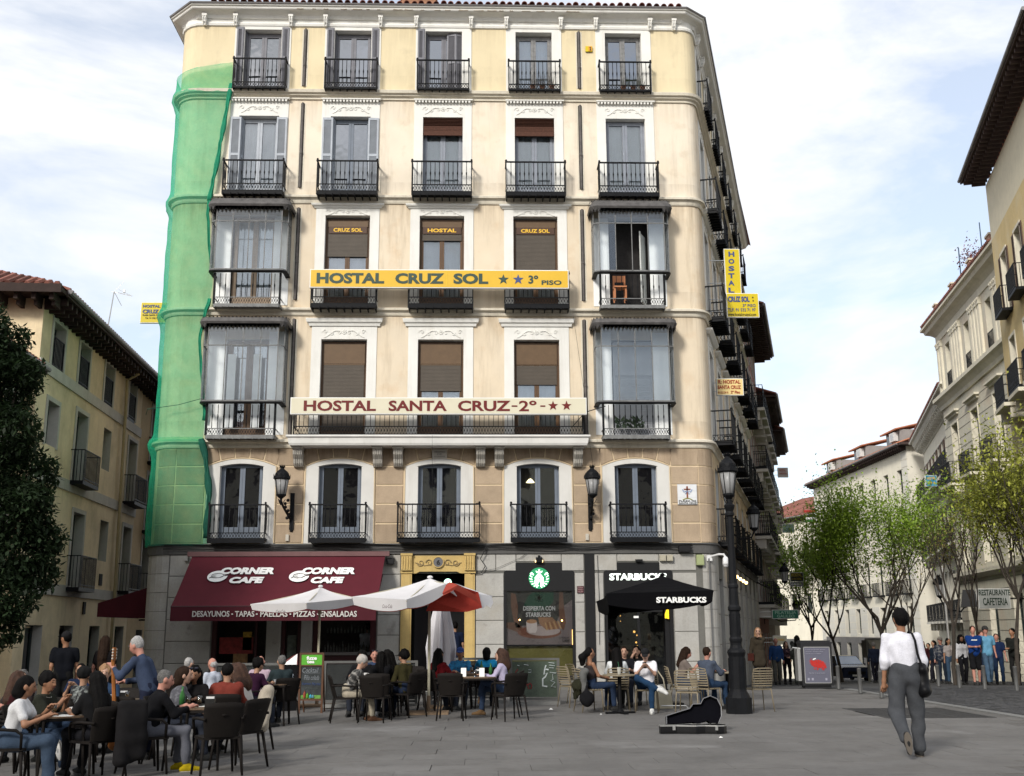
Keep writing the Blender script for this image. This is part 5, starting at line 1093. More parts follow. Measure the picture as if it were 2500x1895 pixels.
def rail_me(w,d,h,mt,step=.12,fancy=False):
 def f():
  mb=MB();mb.box(-w/2,w/2,-d,0,-.12,0);mb.box(-w/2,w/2,-d,-d+.03,h-.03,h);mb.box(-w/2,w/2,-d,-d+.02,.06,.09)
  for x in(-w/2,w/2-.03):mb.box(x,x+.03,-d+.03,0,h-.03,h)
  n=int(w/step)
  for i in range(n+1):x=-w/2+.012+(w-.024)*i/n;mb.box(x-.011,x+.011,-d,-d+.022,0,h-.03)
  for x in(-w/2+.012,w/2-.012):
   for q in range(1,4):mb.box(x-.011,x+.011,-d*q/4-.01,-d*q/4+.01,0,h-.03)
  if fancy:lattice(mb,-w/2,w/2,-d+.004,.1,h*.4,.16,.016)
  return mb.mesh('balcony',mt)
 return kit(('rm',round(w,2),round(d,2),round(h,2),mt.name,fancy),f)
def simple_building(name,label,O,deg,W_,zb,floors,wall_m,trim_m,eave,facing,roof_m=None,depth=8.0,extra=None,win=mat('dark_green_frame',(.02,.03,.028),.4,.1),cat='building'):
 """front wall runs from O; facing 'R' faces +X (u runs away from the camera), 'L' faces -X (u runs towards it).
    floors: (z0, z1, [(u, w, zs, zh, kind)]) ; eave: dict"""
 rz=radians(90-deg)if facing=='R' else radians(90-deg+180)
 root=thing(name,label,cat,(O[0],O[1],0),rz)
 for(z0,z1,wins,m_)in floors:
  mb=MB();holes=[(u-w/2,u+w/2,zs,zs+h)for u,w,zs,h,k in wins];wall_holes(mb,0,W_,z0,z1,holes,.38,0,1);mb.quad((0,0,z0),(0,0,z1),(0,depth,z1),(0,depth,z0));mb.quad((W_,0,z0),(W_,depth,z0),(W_,depth,z1),(W_,0,z1))
  part('wall',mb,[m_ or wall_m,trim_m],root)
  for u,w,zs,h,k in wins:
   me=kit(('sf',round(w,2),round(h,2),win.name),lambda:frame_mesh(w,h,.07,.3,1,win));o=link('window',me,root,(u-w/2,.28,zs));link('pane',kit(('sp',round(w,2),round(h,2)),lambda:pane_mesh(w-.14,.3,h-.1,pane_dark)),o,(.07,.03,0))
   if 's' in k:
    mb=MB();e=.14;mb.box(u-w/2-e,u-w/2-.002,-.035,-.001,zs-.05,zs+h+e);mb.box(u+w/2+.002,u+w/2+e,-.035,-.001,zs-.05,zs+h+e);mb.box(u-w/2-.002,u+w/2+.002,-.035,-.001,zs+h+.002,zs+h+e);part('surround',mb,trim_m,root)
   if 'c' in k:
    mb=MB();mb.sweep([(u-w/2-.3,0),(u-w/2-.3,-.01),(u+w/2+.3,-.01),(u+w/2+.3,0)],[(0,zs+h+.35),(.1,zs+h+.4),(.12,zs+h+.5),(.25,zs+h+.55),(.25,zs+h+.65),(0,zs+h+.68)]);part('hood',mb,trim_m,root,fix=True)
   if 'b' in k:link('balcony',rail_me(w+.55,.45,1.0,iron),root,(u,0,zs))
   if 'B' in k:link('balcony',rail_me(w+.9,.75,1.05,iron,.12,True),root,(u,0,zs));mb=MB();mb.box(u-w/2-.5,u+w/2+.5,-.80,0,zs-.28,zs-.13);mb.box(u-w/2-.4,u-w/2-.15,-.55,0,zs-.75,zs-.28);mb.box(u+w/2+.15,u+w/2+.4,-.55,0,zs-.75,zs-.28);part('balcony_slab',mb,trim_m,root)
   if 'r' in k:link('railing',rail_me(w,.04,.95,iron),root,(u,.03,zs))
   if 'h' in k:
    for sgn in(-1,1):
     sh=kit(('shb',round(h,2)),lambda:shutter(.42,round(h,2),mat('brown_shutter',(.10,.06,.045),.7,.1)));a=link('shutter',sh[0],root,(u+sgn*(w/2+.02)-(.42 if sgn<0 else 0),-.045,zs));link('louvres',sh[1],a)
 z,out,kind=eave['z'],eave['out'],eave['kind']
 if kind=='wood':
  dk_=eave.get('mat')or mat('dark_eave_wood',(.035,.022,.018),.8,.2,5)
  mb=MB();mb.slab([(-.3,-out),(W_+.3,-out),(W_+.3,0),(-.3,0)],z-.05,z+.06);mb.box(-.3,W_+.3,-out-.04,-out+.03,z-.08,z+.14);part('eave',mb,dk_,root)
  n=int(W_/.42);me=kit(('raf',round(out,2),dk_.name),lambda:(lambda b:(b.box(-.06,.06,-out+.06,0,-.2,0),b.box(-.05,.05,-out*.6,0,-.32,-.2),b.mesh('rafter',dk_))[-1])(MB()))
  for i in range(n+1):link('rafter',me,root,(.05+(W_-.1)*i/n,0,z-.055))
  mb=MB();mb.tube([(-.3,-out-.08,z+.07),(W_+.3,-out-.08,z+.07)],.075,8);part('gutter',mb,MATS['zinc_gutter'],root)
 elif kind=='stone':
  mb=MB();mb.sweep([(-.0,depth*.3),(0,0),(W_,0),(W_,depth*.3)][::1]if True else[],[(-.02,z-1.0),(.06,z-.98),(.06,z-.6),(.16,z-.5),(.3,z-.4),(out*.7,z-.3),(out*.8,z-.12),(out,z-.06),(out,z+.08),(-.02,z+.1)]);part('cornice',mb,eave.get('mat')or trim_m,root,fix=True)
  if eave.get('cons'):
   me=kit(('cns',round(out,2),trim_m.name),lambda:(lambda b:(b.box(-.13,.13,-out*.72,0,-.22,0),b.box(-.11,.11,-out*.5,0,-.5,-.22),b.tube([(0,-out*.6,-.2),(0,-out*.5,-.42),(0,-.1,-.62)],.09,6),b.mesh('bracket',trim_m))[-1])(MB()));n=int(W_/.8)
   for i in range(n+1):link('bracket',me,root,(.2+(W_-.4)*i/n,0,z-.32))
 rm=roof_m or dark_clay
 hp=eave.get('hip');zr_=z+.12+(depth+out)*.36;xa=4.5 if hp else-.3;xl=-.8 if hp else-.3
 mb=MB();mb.add([(xl,-out,z+.12),(W_+.3,-out,z+.12),(W_+.3,depth,zr_),(xa,depth,zr_)],[(0,1,2,3)])
 if hp:
  mb.add([(xl,-out,z+.12),(xa,depth,zr_),(xl,depth,z+.12)],[(0,1,2)])
  for i in range(28):f=(i+.5)/28;yy=-out+(depth+out)*f;mb.tube([(xl-.04,yy,z+.15),(xl+(xa-xl)*f,yy,z+.15+(zr_-z-.12)*f)],.08,6)
  e2=MB();e2.box(xl,0,-out,depth,z-.05,z+.06);e2.box(xl-.04,xl+.03,-out,depth,z-.10,z+.16);part('eave',e2,dk_,root)
  for i in range(14):link('rafter',me,root,(0,-.4+i*.5,z-.055),-pi/2)
 n=int((W_+.6)/.24)
 for i in range(n):
  x=-.3+.12+i*.24
  if hp and x<xa:yt=-out+(depth+out)*max(0,(x-xl))/(xa-xl);mb.tube([(x,-out-.05,z+.14),(x,yt,z+.14+(yt+out)*.36)],[.085,.08],6);continue
  mb.tube([(x,-out-.05,z+.14),(x,depth,z+.14+(depth+out)*.36)],[.085,.08],6)
 if not hp:mb.quad((0,0,z),(0,depth,z),(0,depth,z+.12+(depth+out)*.36),(0,0,z+.1))
 mb.quad((W_,0,z),(W_,depth,z),(W_,depth,z+.12+(depth+out)*.36),(W_,0,z+.1))
 part('roof',mb,rm,root);return root,rz
dull_yellow=mat('dull_yellow_stucco',(.74,.61,.40),.92,.08,.8,.2,50,streak=.4,tint=((.34,.28,.17),.6,.5));grey_trim=mat('grey_stucco_trim',(.46,.44,.40),.92,.08,2,.2,50,streak=.4)
dull_tan=mat('dull_tan_stucco',(.52,.39,.22),.92,.1,.8,.2,50,streak=.4);oldcream=mat('old_cream_stucco',(.52,.48,.38),.9,.08,1,.2,50,streak=.4)
LO,LD=(-12.95,32.2),-3.0
def lfl(spec,z0,z1,m=None):return(z0,z1,spec,m)
def Lu(px,py):return PP(px,py,LO[0],LO[1],LD)
LQ=(LO[0]-sin(radians(LD)),LO[1]-cos(radians(LD)))
lw,lr=simple_building('yellow_town_house','dull yellow town house with tall narrow windows down the left street',LQ,LD,11.7,-1.4,[lfl([(1.55,1.45,-.9,2.72,''),(4.5,1.35,-.9,2.72,''),(7.55,1.2,-.9,2.72,''),(10.7,1.2,-.9,2.72,'')],-1.6,2.85),lfl([(4.8,1.15,3.0,2.4,'sb'),(7.8,1.0,4.05,1.4,''),(10.75,1.15,3.1,2.4,'sb')],2.85,6.15),lfl([(1.5,1.0,7.1,1.3,'s'),(4.35,1.15,6.32,2.3,'sb'),(7.35,.95,7.2,1.45,''),(10.7,1.15,6.4,2.4,'sb')],6.15,9.25),lfl([(1.5,1.1,9.45,1.38,'sr'),(4.1,1.1,9.5,1.38,'sr'),(7.0,1.1,9.5,1.4,'sr'),(10.2,1.05,9.6,1.4,'sr')],9.25,11.3)],dull_yellow,grey_trim,dict(z=11.3,out=.72,kind='wood',hip=1),'R',depth=7)
for z in(2.9,6.15,9.3):mb=MB();mb.box(0,11.7,-.05,-.002,z-.18,z+.16);part('band',mb,grey_trim,lw)
mb=MB();mb.tube([(9.0,-.5,11.1),(8.9,-.12,10.8),(9.3,-.12,3.0),(9.3,-.12,-1)],.06,8);part('drain_pipe',mb,mat('yellow_pipe',(.42,.34,.2),.6,.1),lw)
mb=MB();mb.box(6.0,6.25,-.04,0,2.2,2.6);mb2=MB();mb2.box(7.6,7.95,-.03,0,3.2,3.6);part('vent',mb,room_dark,lw);part('vent',mb2,room_dark,lw)
lt,_=simple_building('tan_town_house','tan town house next to the green netting on the left street',(LQ[0]+sin(radians(LD))*11.71,LQ[1]+cos(radians(LD))*11.71),LD,12,-1.6,[lfl([(1.9,1.0,-1.0,2.7,''),(5,1,-1,2.6,'')],-1.9,2.4),lfl([(2.0,1.1,2.9,2.4,'sb'),(4.9,1.0,2.9,2.4,'sb')],2.4,5.4),lfl([(2.1,1.1,5.6,2.3,'sb'),(4.9,1.0,5.6,2.3,'sb')],5.4,8.2),lfl([(2.2,1.1,8.4,2.3,'sb'),(4.9,1,8.4,2.3,'sb')],8.2,11.2)],dull_tan,grey_trim,dict(z=11.25,out=.72,kind='wood'),'R',depth=8)
lo_,_=simple_building('low_yellow_house','lower yellow house behind the dark tree at the left edge',(-12.6,19.0),LD,12.1,-1.0,[lfl([(8.0,1.4,-.7,2.5,''),(10.6,1.1,-.7,2.5,'')],-1.2,2.5),lfl([(5,1,3.0,2.4,'sb'),(8.0,1,3.0,2.4,'sb'),(11.2,.9,3.0,2.4,'s')],2.5,5.7),lfl([(5,1,6.1,2.1,'sb'),(8.2,1,6.1,2.1,'sb'),(11.3,.9,6.1,2.1,'s')],5.7,9.0)],dull_yellow,grey_trim,dict(z=9.05,out=.5,kind='wood'),'R',depth=7)
bk,_=simple_building('rear_roof_house','pale house with red tiled roof rising behind the yellow town house',(-15.9,40.5),LD,14,0,[lfl([],8,13.6)],oldcream,grey_trim,dict(z=13.7,out=.4,kind='wood',mat=mat('pinkish_plaster',(.38,.30,.25),.9,.1,2)),'R',roof_m=clay,depth=6)
gb=MB();gb.box(-.45,.45,-.4,.4,0,1.5);gb.box(-.5,.5,-.45,.45,1.5,1.6);ob=tag(link('chimney_stack',gb.mesh('chimney_stack',MATS['pinkish_plaster']),None,(-16.3,33.2,12.2)),'plastered chimney on the roof of the yellow town house','chimney')
an=thing('tv_aerial','thin television aerial on the left roofs','aerial',(PY(262,800,40).x,40,12.6));p=PY(270,712,40)
mb=MB();mb.tube([(0,0,0),(.15,0,p.z-12.6)],.022,5);part('mast',mb,alu,an)
mb=MB();q=PY(322,723,40);X0,Z0=.15,p.z-12.6;X1,Z1=q.x-an.location.x,q.z-12.6
mb.tube([(X0-.1,0,Z0),(X1,0,Z1)],.012,4);mb.tube([(X0+.2,-.1,Z0+.05),(X1,0,Z1)],.008,4)
for k in range(9):f=.25+k*.09;x,z=X0+(X1-X0)*f,Z0+(Z1-Z0)*f;mb.tube([(x,-.15,z-.05),(x,.15,z+.05)],.006,4)
mb.tube([(X0,0,Z0),(X0+.25,.2,Z0-.5)],.01,4);mb.tube([(X0,0,Z0),(X0+.35,0,Z0+.4)],.006,4);mb.box(X0+.35,X0+.42,-.03,.03,Z0-.05,Z0+.08);part('antenna',mb,alu,an)
sa=thing('side_awning','dark red cafe awning seen from the side in the left street','awning',(-9.75,34.2,0));mb=MB()
mb.add([(0,-1.0,2.95),(0,3,2.95),(-1.6,3.0,2.45),(-1.6,-1.0,2.45),(-1.6,-1.0,2.05),(-1.6,3,2.05),(0,-1.0,2.0)],[(0,1,2,3),(3,2,5,4),(0,3,4,6)]);part('canopy',mb,mat('dark_red_canvas',(.05,.004,.008),.9,.1,3),sa)
mb=MB();mb.tube([(0,3,2.0),(-1.58,3,2.0)],.03,5);part('front_bar',mb,iron,sa)
def Sw(t):return(SO[0]+SDIR[0]*t,D+SO[1]+SDIR[1]*t)
dkst=mat('brown_grey_facade',(.25,.20,.15),.9,.12,1,.2,50,streak=.4);redst=mat('brick_red_facade',(.22,.10,.075),.9,.12,1,.2,50,streak=.3)
def bays(n,a,st,z,h,k,w=1.0):return[(a+st*i,w,z,h,k)for i in range(n)]
simple_building('red_brown_house','red-brown house with dark eaves next down the side street',Sw(22.6),SDEG,10.5,-3,[lfl(bays(4,1.2,2.6,-1.6,3,''),-3.2,2.4),lfl(bays(4,1.2,2.6,2.9,2.4,'sB'),2.4,6),lfl(bays(4,1.2,2.6,6.2,2.4,'sB'),6,9.3),lfl(bays(4,1.2,2.6,9.5,2.4,'sB'),9.3,12.4),lfl(bays(4,1.2,2.6,12.6,2.3,'sB'),12.4,15.4),lfl(bays(4,1.2,2.6,15.6,1.6,'s'),15.4,17.6)],redst,grey_trim,dict(z=17.6,out=1.0,kind='wood'),'R',depth=9)
simple_building('grey_house','grey house with deep dark eaves further down the side street',Sw(33.1),SDEG,8.5,-3,[lfl(bays(3,1.2,2.8,-1.9,3,''),-3.6,2.2),lfl(bays(3,1.2,2.8,2.6,2.4,'sB'),2.2,5.8),lfl(bays(3,1.2,2.8,6.1,2.4,'sB'),5.8,9.2),lfl(bays(3,1.2,2.8,9.4,2.4,'sB'),9.2,12.2),lfl(bays(3,1.2,2.8,12.4,2.1,'sB'),12.2,15.0)],dkst,grey_trim,dict(z=15.1,out=1.1,kind='wood'),'R',depth=9)
simple_building('slate_house','last dark-eaved house of the left side street row',Sw(41.6),SDEG,9,-3,[lfl(bays(3,1.5,3,-2.2,3,''),-4,2),lfl(bays(3,1.5,3,2.6,2.3,'sB'),2,5.6),lfl(bays(3,1.5,3,5.9,2.3,'sB'),5.6,8.8),lfl(bays(3,1.5,3,9.1,2.3,'sB'),8.8,12),lfl(bays(3,1.5,3,12.3,1.8,'s'),12,14.4)],oldcream,grey_trim,dict(z=14.5,out=1.2,kind='wood'),'R',depth=9)
yel_r=mat('warm_yellow_stucco',(.62,.48,.24),.9,.08,.8,.2,50,streak=.25,tint=((.62,.55,.38),.5,.6));tanr=mat('tan_render',(.46,.38,.25),.9,.08,.8,.2,50)
stoneB=mat('pale_rusticated_stone',(.60,.57,.47),.9,.10,1,.25,50,streak=.35,tint=((.48,.33,.22),.5,.5));stoneBt=mat('pale_stone_trim',(.64,.60,.49),.9,.08,2,.2,50,streak=.35)
AO=(23.35,46.6)
simple_building('yellow_eaved_house','yellow house with deep bracketed eaves at the right edge',AO,15.73,14.5,-1,[lfl([(u,1.1,2.8,2.8,'sb')for u in(2.2,5.2,8.2,11.2)],-2,6.4),lfl([(u,1.1,6.8,2.9,'sB')for u in(2.2,5.2,8.2,11.2)],6.4,10.6,tanr),lfl([(u,1.1,10.9,2.9,'sB')for u in(2.2,5.2,8.2,11.2)],10.6,14.6),lfl([(u,1.1,14.9,2.7,'sbh')for u in(2.2,5.2,8.2,11.2)],14.6,18.9),lfl([],18.9,21.6,mat('pale_frieze',(.66,.60,.45),.9,.06))],yel_r,stoneBt,dict(z=22.0,out=1.0,kind='wood',mat=mat('brown_eave',(.055,.035,.03),.8,.2,5)),'L',depth=9)
BL=14.6;BO=(26.95,61.6)
bz=[(-3.5,5.2),(5.2,9.4),(9.4,14.6),(14.6,18.2)]
def B_u(px,py):t,z=PP(px,py,26.95,61.6,10.5);return-t,z
us=[2.3,6.6,10.9]
bB,brz=simple_building('pilastered_stone_house','pale stone house with pilasters, heavy ledges and roof pots on the right of the street',BO,10.5,BL,-2,[lfl([(u,1.6,-1.4,4.6,'')for u in us],-3.5,4.4),lfl([(u,1.3,4.9,3.0,'sc')for u in us],4.4,8.9),lfl([(u,1.35,9.5,3.3,'scB')for u in us],8.9,14.4),lfl([(u,1.0,14.9,2.6,'r')for u in us],14.4,18.3)],stoneB,stoneBt,dict(z=19.0,out=.75,kind='stone'),'L',depth=8)
mb=MB();mb.sweep([(0,1),(0,0),(BL,0)],[(-.02,14.0),(.1,14.0),(.14,14.2),(.3,14.4),(.45,14.5),(.45,14.7),(-.02,14.72)]);mb.sweep([(0,1),(0,0),(BL,0)],[(-.02,8.4),(.1,8.4),(.25,8.6),(.3,8.8),(-.02,8.8)]);mb.sweep([(0,1),(0,0),(BL,0)],[(-.02,4.2),(.1,4.2),(.3,4.4),(.3,4.6),(-.02,4.6)]);part('string_course',mb,stoneBt,bB,fix=True)
pil=MB();pil.box(-.17,.17,-.12,0,14.72,17.6);pil.box(-.21,.21,-.16,0,17.6,17.75);pil.box(-.2,.2,-.17,0,17.75,17.95)
for q in(-.13,.13):pil.ball((q,-.14,17.85),.09,8)
pil.box(-.08,.08,-.13,-.12,14.95,17.4);pil=pil.mesh('pilaster',stoneBt)
for u in(.35,1.0,3.6,4.15,4.75,5.3,7.9,8.45,9.05,9.6,12.2,12.75,13.4,14.2):link('pilaster',pil,bB,(u,0,0))
mb=MB()
for k in range(9):z=9.2+k*.52;mb.box(0,BL,-.012,-.002,z,z+.02)
for k in range(14):z=-2+k*.5;mb.box(0,BL,-.012,-.002,z,z+.02)
part('rustication_joints',mb,mat('joint_line_grey',(.16,.15,.13),.9,.1),bB)  # thin dark strips laid on the wall along the joint lines
pot=mat('terracotta_pier',(.42,.27,.20),.9,.1,3)
for k,u in enumerate((.6,4.6,8.6,12.4)):mb=MB();mb.box(-.3,.3,-.3,.3,0,1.15);mb.box(-.36,.36,-.36,.36,1.15,1.25,1);part('roof_pier',mb,[pot,stoneBt],bB,(u,.2,19.05))
for a,b in((.9,4.3),(4.9,8.3),(8.9,12.1)):mb=MB();mb.box(a,b,.18,.2,19.9,19.93);[mb.box(a+i*.25,a+i*.25+.015,.18,.2,19.1,19.9)for i in range(int((b-a)/.25))];part('roof_railing',mb,iron,bB)
mb=MB();rr=random.Random(6)
for k in range(260):x,y,z=8.0+rr.gauss(0,.5),.2+rr.gauss(0,.3),20.3+abs(rr.gauss(0,.5));a=rr.uniform(0,6.28);s=.10;mb.add([(x,y,z),(x+s*cos(a),y+s*sin(a),z+s*.4),(x+s*cos(a+1),y+s*sin(a+1),z+s)],[(0,1,2)])
part('roof_plant',mb,mat('reddish_leaves',(.16,.05,.045),.7,.3,9),bB,kind='stuff');mb=MB();mb.tube([(6.2,.1,19.1),(6.3,.1,21.8)],.035,5);mb.tube([(10.6,.1,19.1),(10.6,.1,21.6)],.03,5);part('roof_pole',mb,mat('blue_pole',(.05,.09,.14),.5,.1),bB)
cw=mat('warm_white_render',(.76,.71,.58),.9,.06,1,.15,50,streak=.25);cwt=mat('white_render_trim',(.66,.63,.55),.9,.05,2)
CO=(33.6,81.0)
simple_building('white_bracketed_house','white house with bracketed cornice and stacked dark balconies beyond the pilastered house',CO,16.83,20.5,-3,[lfl([(1.2+u*2.2,1.2,-2.4,2.9,'')for u in range(9)],-5,1.1),lfl([(1.2+u*2.2,1.0,2.2,3.0,'sB')for u in range(9)],1.1,6.3),lfl([(1.2+u*2.2,1.0,6.7,2.8,'sBh')for u in range(9)],6.3,10.6),lfl([(1.2+u*2.2,1.0,10.9,2.6,'sBh')for u in range(9)],10.6,14.8)],cw,cwt,dict(z=15.5,out=.9,kind='stone',cons=True),'L',depth=8)
DO=(33.2,107.5)
db,dr=simple_building('cream_corner_block','cream corner block with quoins, small dormers and tiled roof closing the street',DO,0.0,24.3,-4,[lfl([(1.5+u*3.0,1.2,-2.8,3.2,'')for u in range(8)],-5.5,.9,mat('dark_base_stone',(.17,.16,.15),.9,.1)),lfl([(1.5+u*3.0,1.1,1.2,2.1,'')for u in range(8)],.9,4.0),lfl([(1.5+u*3.0,1.15,4.3,2.8,'b')for u in range(8)],4.0,8.2),lfl([(1.5+u*3.0,1.1,8.6,2.2,'')for u in range(8)],8.2,11.4),lfl([(1.5+u*3.0,1.05,12.0,1.9,'')for u in range(8)],11.4,15.6)],cw,cwt,dict(z=15.6,out=.75,kind='wood',mat=mat('brown_eave',(.055,.035,.03),.8,.2,5)),'L',roof_m=mat('orange_tiles',(.38,.16,.09),.85,.2,3),depth=9)
mb=MB()
for k in range(34):z=-4+k*.58;mb.box(23.1,24.33,-.04,-.001,z,z+.54);mb.box(0,1.0,-.04,-.001,z,z+.54)
for k in range(8,12):
 for q in range(9):a_,b_=(1.02 if q==0 else 1.5+(q-1)*3+.64),(1.5+q*3-.64 if q<8 else 23.08);(mb.box(a_,b_,-.02,-.001,-4+k*.62,-4+k*.62+.57)if b_>a_ else None)
part('rustication',mb,cwt,db,kind='stuff')
mb=MB();mb.box(24.3,24.34,0,9,-5,15.6);part('end_wall',mb,cw,db);mb=MB();mb.box(24.34,24.4,0,1.3,-5,15.5);mb.box(24.34,24.38,0,9,3.8,4.1);part('end_quoin',mb,cwt,db);mb=MB();mb.box(24.3,25.1,-.7,9,15.55,15.75);part('end_eave',mb,MATS['brown_eave'],db)
for u in(4.5,12.5,20.5):
 mb=MB();mb.box(u-1.5,u+1.5,.5,4,15.9,17.3);part('dormer',mb,mat('grey_dormer',(.25,.24,.23),.8,.1),db);mb=MB();mb.add([(u-1.8,.1,17.25),(u+1.8,.1,17.25),(u+1.0,3.5,18.1),(u-1.0,3.5,18.1)],[(0,1,2,3)])
 for i in range(14):x=u-1.7+i*.26;mb.tube([(x,.05,17.28),(u+(x-u)*.6,3.5,18.12)],.08,5)
 part('dormer_roof',mb,MATS['orange_tiles'],db);mb=MB();mb.box(u+.2,u+1.2,.1,.45,16.4,17.1);mb.tube([(u+.7,.09,16.75),(u+.7,.11,16.75)],.25,12,1);part('air_conditioner',mb,[mat('white_metal_unit',(.55,.55,.53),.5,.05),alu],db)
 mb=MB();mb.box(u-1.2,u-.2,.44,.5,16.2,17.1);part('dormer_window',mb,pane_dark,db)
simple_building('white_far_house','low white house glimpsed at the far end of the side street',(29.5,124),-20,14,-6,[lfl([(1.5+u*2.6,1,3.2,2,'')for u in range(5)],-6,6.5),lfl([(1.5+u*2.6,1,8,2.2,'')for u in range(5)],6.5,13.0)],cw,cwt,dict(z=13,out=.6,kind='wood'),'L',depth=9)
fw=MB();fw.box(-8,8,0,6,-7,16.5);tag(link('far_terrace_house',fw.mesh('far_terrace_house',cw),None,(27.5,150,0)),'plain white house closing the far end of the street','building')
fl=thing('hanging_flag','small red, white, black and green flag hung on the far block','flag',(PY(1978,1262,100).x,100,PY(1978,1275,100).z));fx0=0
for k,c in enumerate(((.3,.02,.02),(.02,.02,.02),(.6,.6,.6),(.02,.2,.05))):mb=MB();mb.box(-.5,.5,-.02+.002*k,0,.22*(3-k),.22*(4-k))if k else mb.box(-.6,.6,-.05,0,.88,1.1);part('stripe',mb,mat('flag_%d'%k,c,.8,.05),fl)
opp,_=(thing('opposite_building','plain stuccoed row across the plaza','building',(0,-16,0)),0)
mb=MB();mb.box(-45,30,-10,0,0,15);part('wall',mb,oldcream,opp);mb=MB()
for i in range(24):
 for j in range(4):mb.box(-44+i*3.1,-42.8+i*3.1,0,.02,1+j*3.6,3.4+j*3.6)
part('windows',mb,room_dark,opp,kind='stuff');mb=MB();mb.add([(-45.5,.6,15),(30.5,.6,15),(30.5,-10,18.5),(-45.5,-10,18.5)],[(0,1,2,3)]);part('roof',mb,dark_clay,opp)
def surf_net(F,lo,h):
 S=F<0;nx,ny,nz=F.shape
 c=np.zeros((nx-1,ny-1,nz-1),np.int8)
 offs=[(i,j,k)for i in(0,1)for j in(0,1)for k in(0,1)]
 for i,j,k in offs:c+=S[i:nx-1+i,j:ny-1+j,k:nz-1+k]
 act=(c>0)&(c<8);idx=-np.ones(act.shape,np.int64);A=np.argwhere(act)
 if len(A)==0:return np.zeros((0,3)),np.zeros((0,4),int)
 idx[act]=np.arange(len(A));P=np.zeros((len(A),3));n=np.zeros(len(A))
 a,b,d=A.T
 for o in offs:
  for ax in range(3):
   if o[ax]:continue
   q=list(o);q[ax]=1
   f0=F[a+o[0],b+o[1],d+o[2]];f1=F[a+q[0],b+q[1],d+q[2]];m=(f0<0)!=(f1<0)
   t=np.where(m,f0/np.where(f0==f1,1,f0-f1),0)
   pt=np.tile(np.array(o,float),(len(A),1));pt[:,ax]+=t;P+=pt*m[:,None];n+=m
 P=(A+P/n[:,None])*h+lo
 Q=[]
 for ax in range(3):
  sl0=[slice(None)]*3;sl1=[slice(None)]*3;sl0[ax]=slice(0,-1);sl1[ax]=slice(1,None)
  s0=S[tuple(sl0)];s1=S[tuple(sl1)];E=np.argwhere(s0!=s1);u,v=[(1,2),(2,0),(0,1)][ax]
  ok=(E[:,u]>0)&(E[:,v]>0)&(E[:,u]<F.shape[u]-1)&(E[:,v]<F.shape[v]-1);E=E[ok]
  fl=s0[tuple(E.T)]
  def g(du,dv):
   e=E.copy();e[:,u]+=du;e[:,v]+=dv;return idx[tuple(e.T)]
  q=np.stack([g(-1,-1),g(0,-1),g(0,0),g(-1,0)],1);q[~fl]=q[~fl][:,::-1];Q.append(q)
 return P,np.concatenate(Q)
def grow(prims,h,k=.03,folds=0.0,seed=0,cut=None,freq=22):
 """prims: ('c',a,b,ra,rb) tapered limb / ('e',c,(rx,ry,rz)) ellipsoid / ('-e', ...) removed"""
 lo=np.full(3,9.0);hi=-lo
 for p in prims:
  if p[0]=='c':
   for q,r in((p[1],p[3]),(p[2],p[4])):lo=np.minimum(lo,np.array(q)-r);hi=np.maximum(hi,np.array(q)+r)
  elif p[0]=='e':lo=np.minimum(lo,np.array(p[1])-np.array(p[2]));hi=np.maximum(hi,np.array(p[1])+np.array(p[2]))
 lo-=h*2.5;hi+=h*2.5;n=np.ceil((hi-lo)/h).astype(int)+1
 X=(lo[0]+h*np.arange(n[0]))[:,None,None];Y=(lo[1]+h*np.arange(n[1]))[None,:,None];Z=(lo[2]+h*np.arange(n[2]))[None,None,:]
 D_=None
 for p in prims:
  if p[0]=='c':
   a=np.array(p[1],float);b=np.array(p[2],float);ba=b-a;L2=max(float(ba@ba),1e-9)
   t=np.clip(((X-a[0])*ba[0]+(Y-a[1])*ba[1]+(Z-a[2])*ba[2])/L2,0,1)
   d=np.sqrt((X-a[0]-t*ba[0])**2+(Y-a[1]-t*ba[1])**2+(Z-a[2]-t*ba[2])**2)-(p[3]+(p[4]-p[3])*t)
  else:
   c=p[1];r=p[2];k0=np.sqrt(((X-c[0])/r[0])**2+((Y-c[1])/r[1])**2+((Z-c[2])/r[2])**2);k1=np.sqrt(((X-c[0])/r[0]**2)**2+((Y-c[1])/r[1]**2)**2+((Z-c[2])/r[2]**2)**2);d=k0*(k0-1)/np.maximum(k1,1e-6)
  if D_ is None:D_=d+0*X+0*Y+0*Z
  elif p[0]=='-e':D_=np.maximum(D_,-d)
  else:
   hh=np.clip(.5+.5*(D_-d)/k,0,1);D_=D_*(1-hh)+d*hh-k*hh*(1-hh)
 if folds:
  s=seed*1.7;fz=freq*(.18 if freq>50 else .55);D_=D_+folds*(np.sin(fz*Z+freq*.5*X+s+1.3*np.sin(9*Z+s))*np.sin(freq*.6*X+freq*.55*Y-fz*.7*Z+s*2)+.5*np.sin(freq*1.1*X-freq*.9*Y+fz*1.9*Z+s*3))
 if cut is not None:D_=np.maximum(D_,cut(X,Y,Z))
 return surf_net(D_.astype(np.float32),lo,h)
def net_mesh(name,PQ,m,extra=None):
 P,Q=PQ;v=P.tolist();f=Q.tolist()
 if extra:
  o=len(v);v+=[list(q)for q in extra.v];f+=[[i+o for i in q]for q in extra.f]
 me=bpy.data.meshes.new(name);me.from_pydata(v,[],f);me.materials.append(m);me.polygons.foreach_set('use_smooth',[True]*len(f));me.update();return me
def V3(*a):return np.array(a,float)
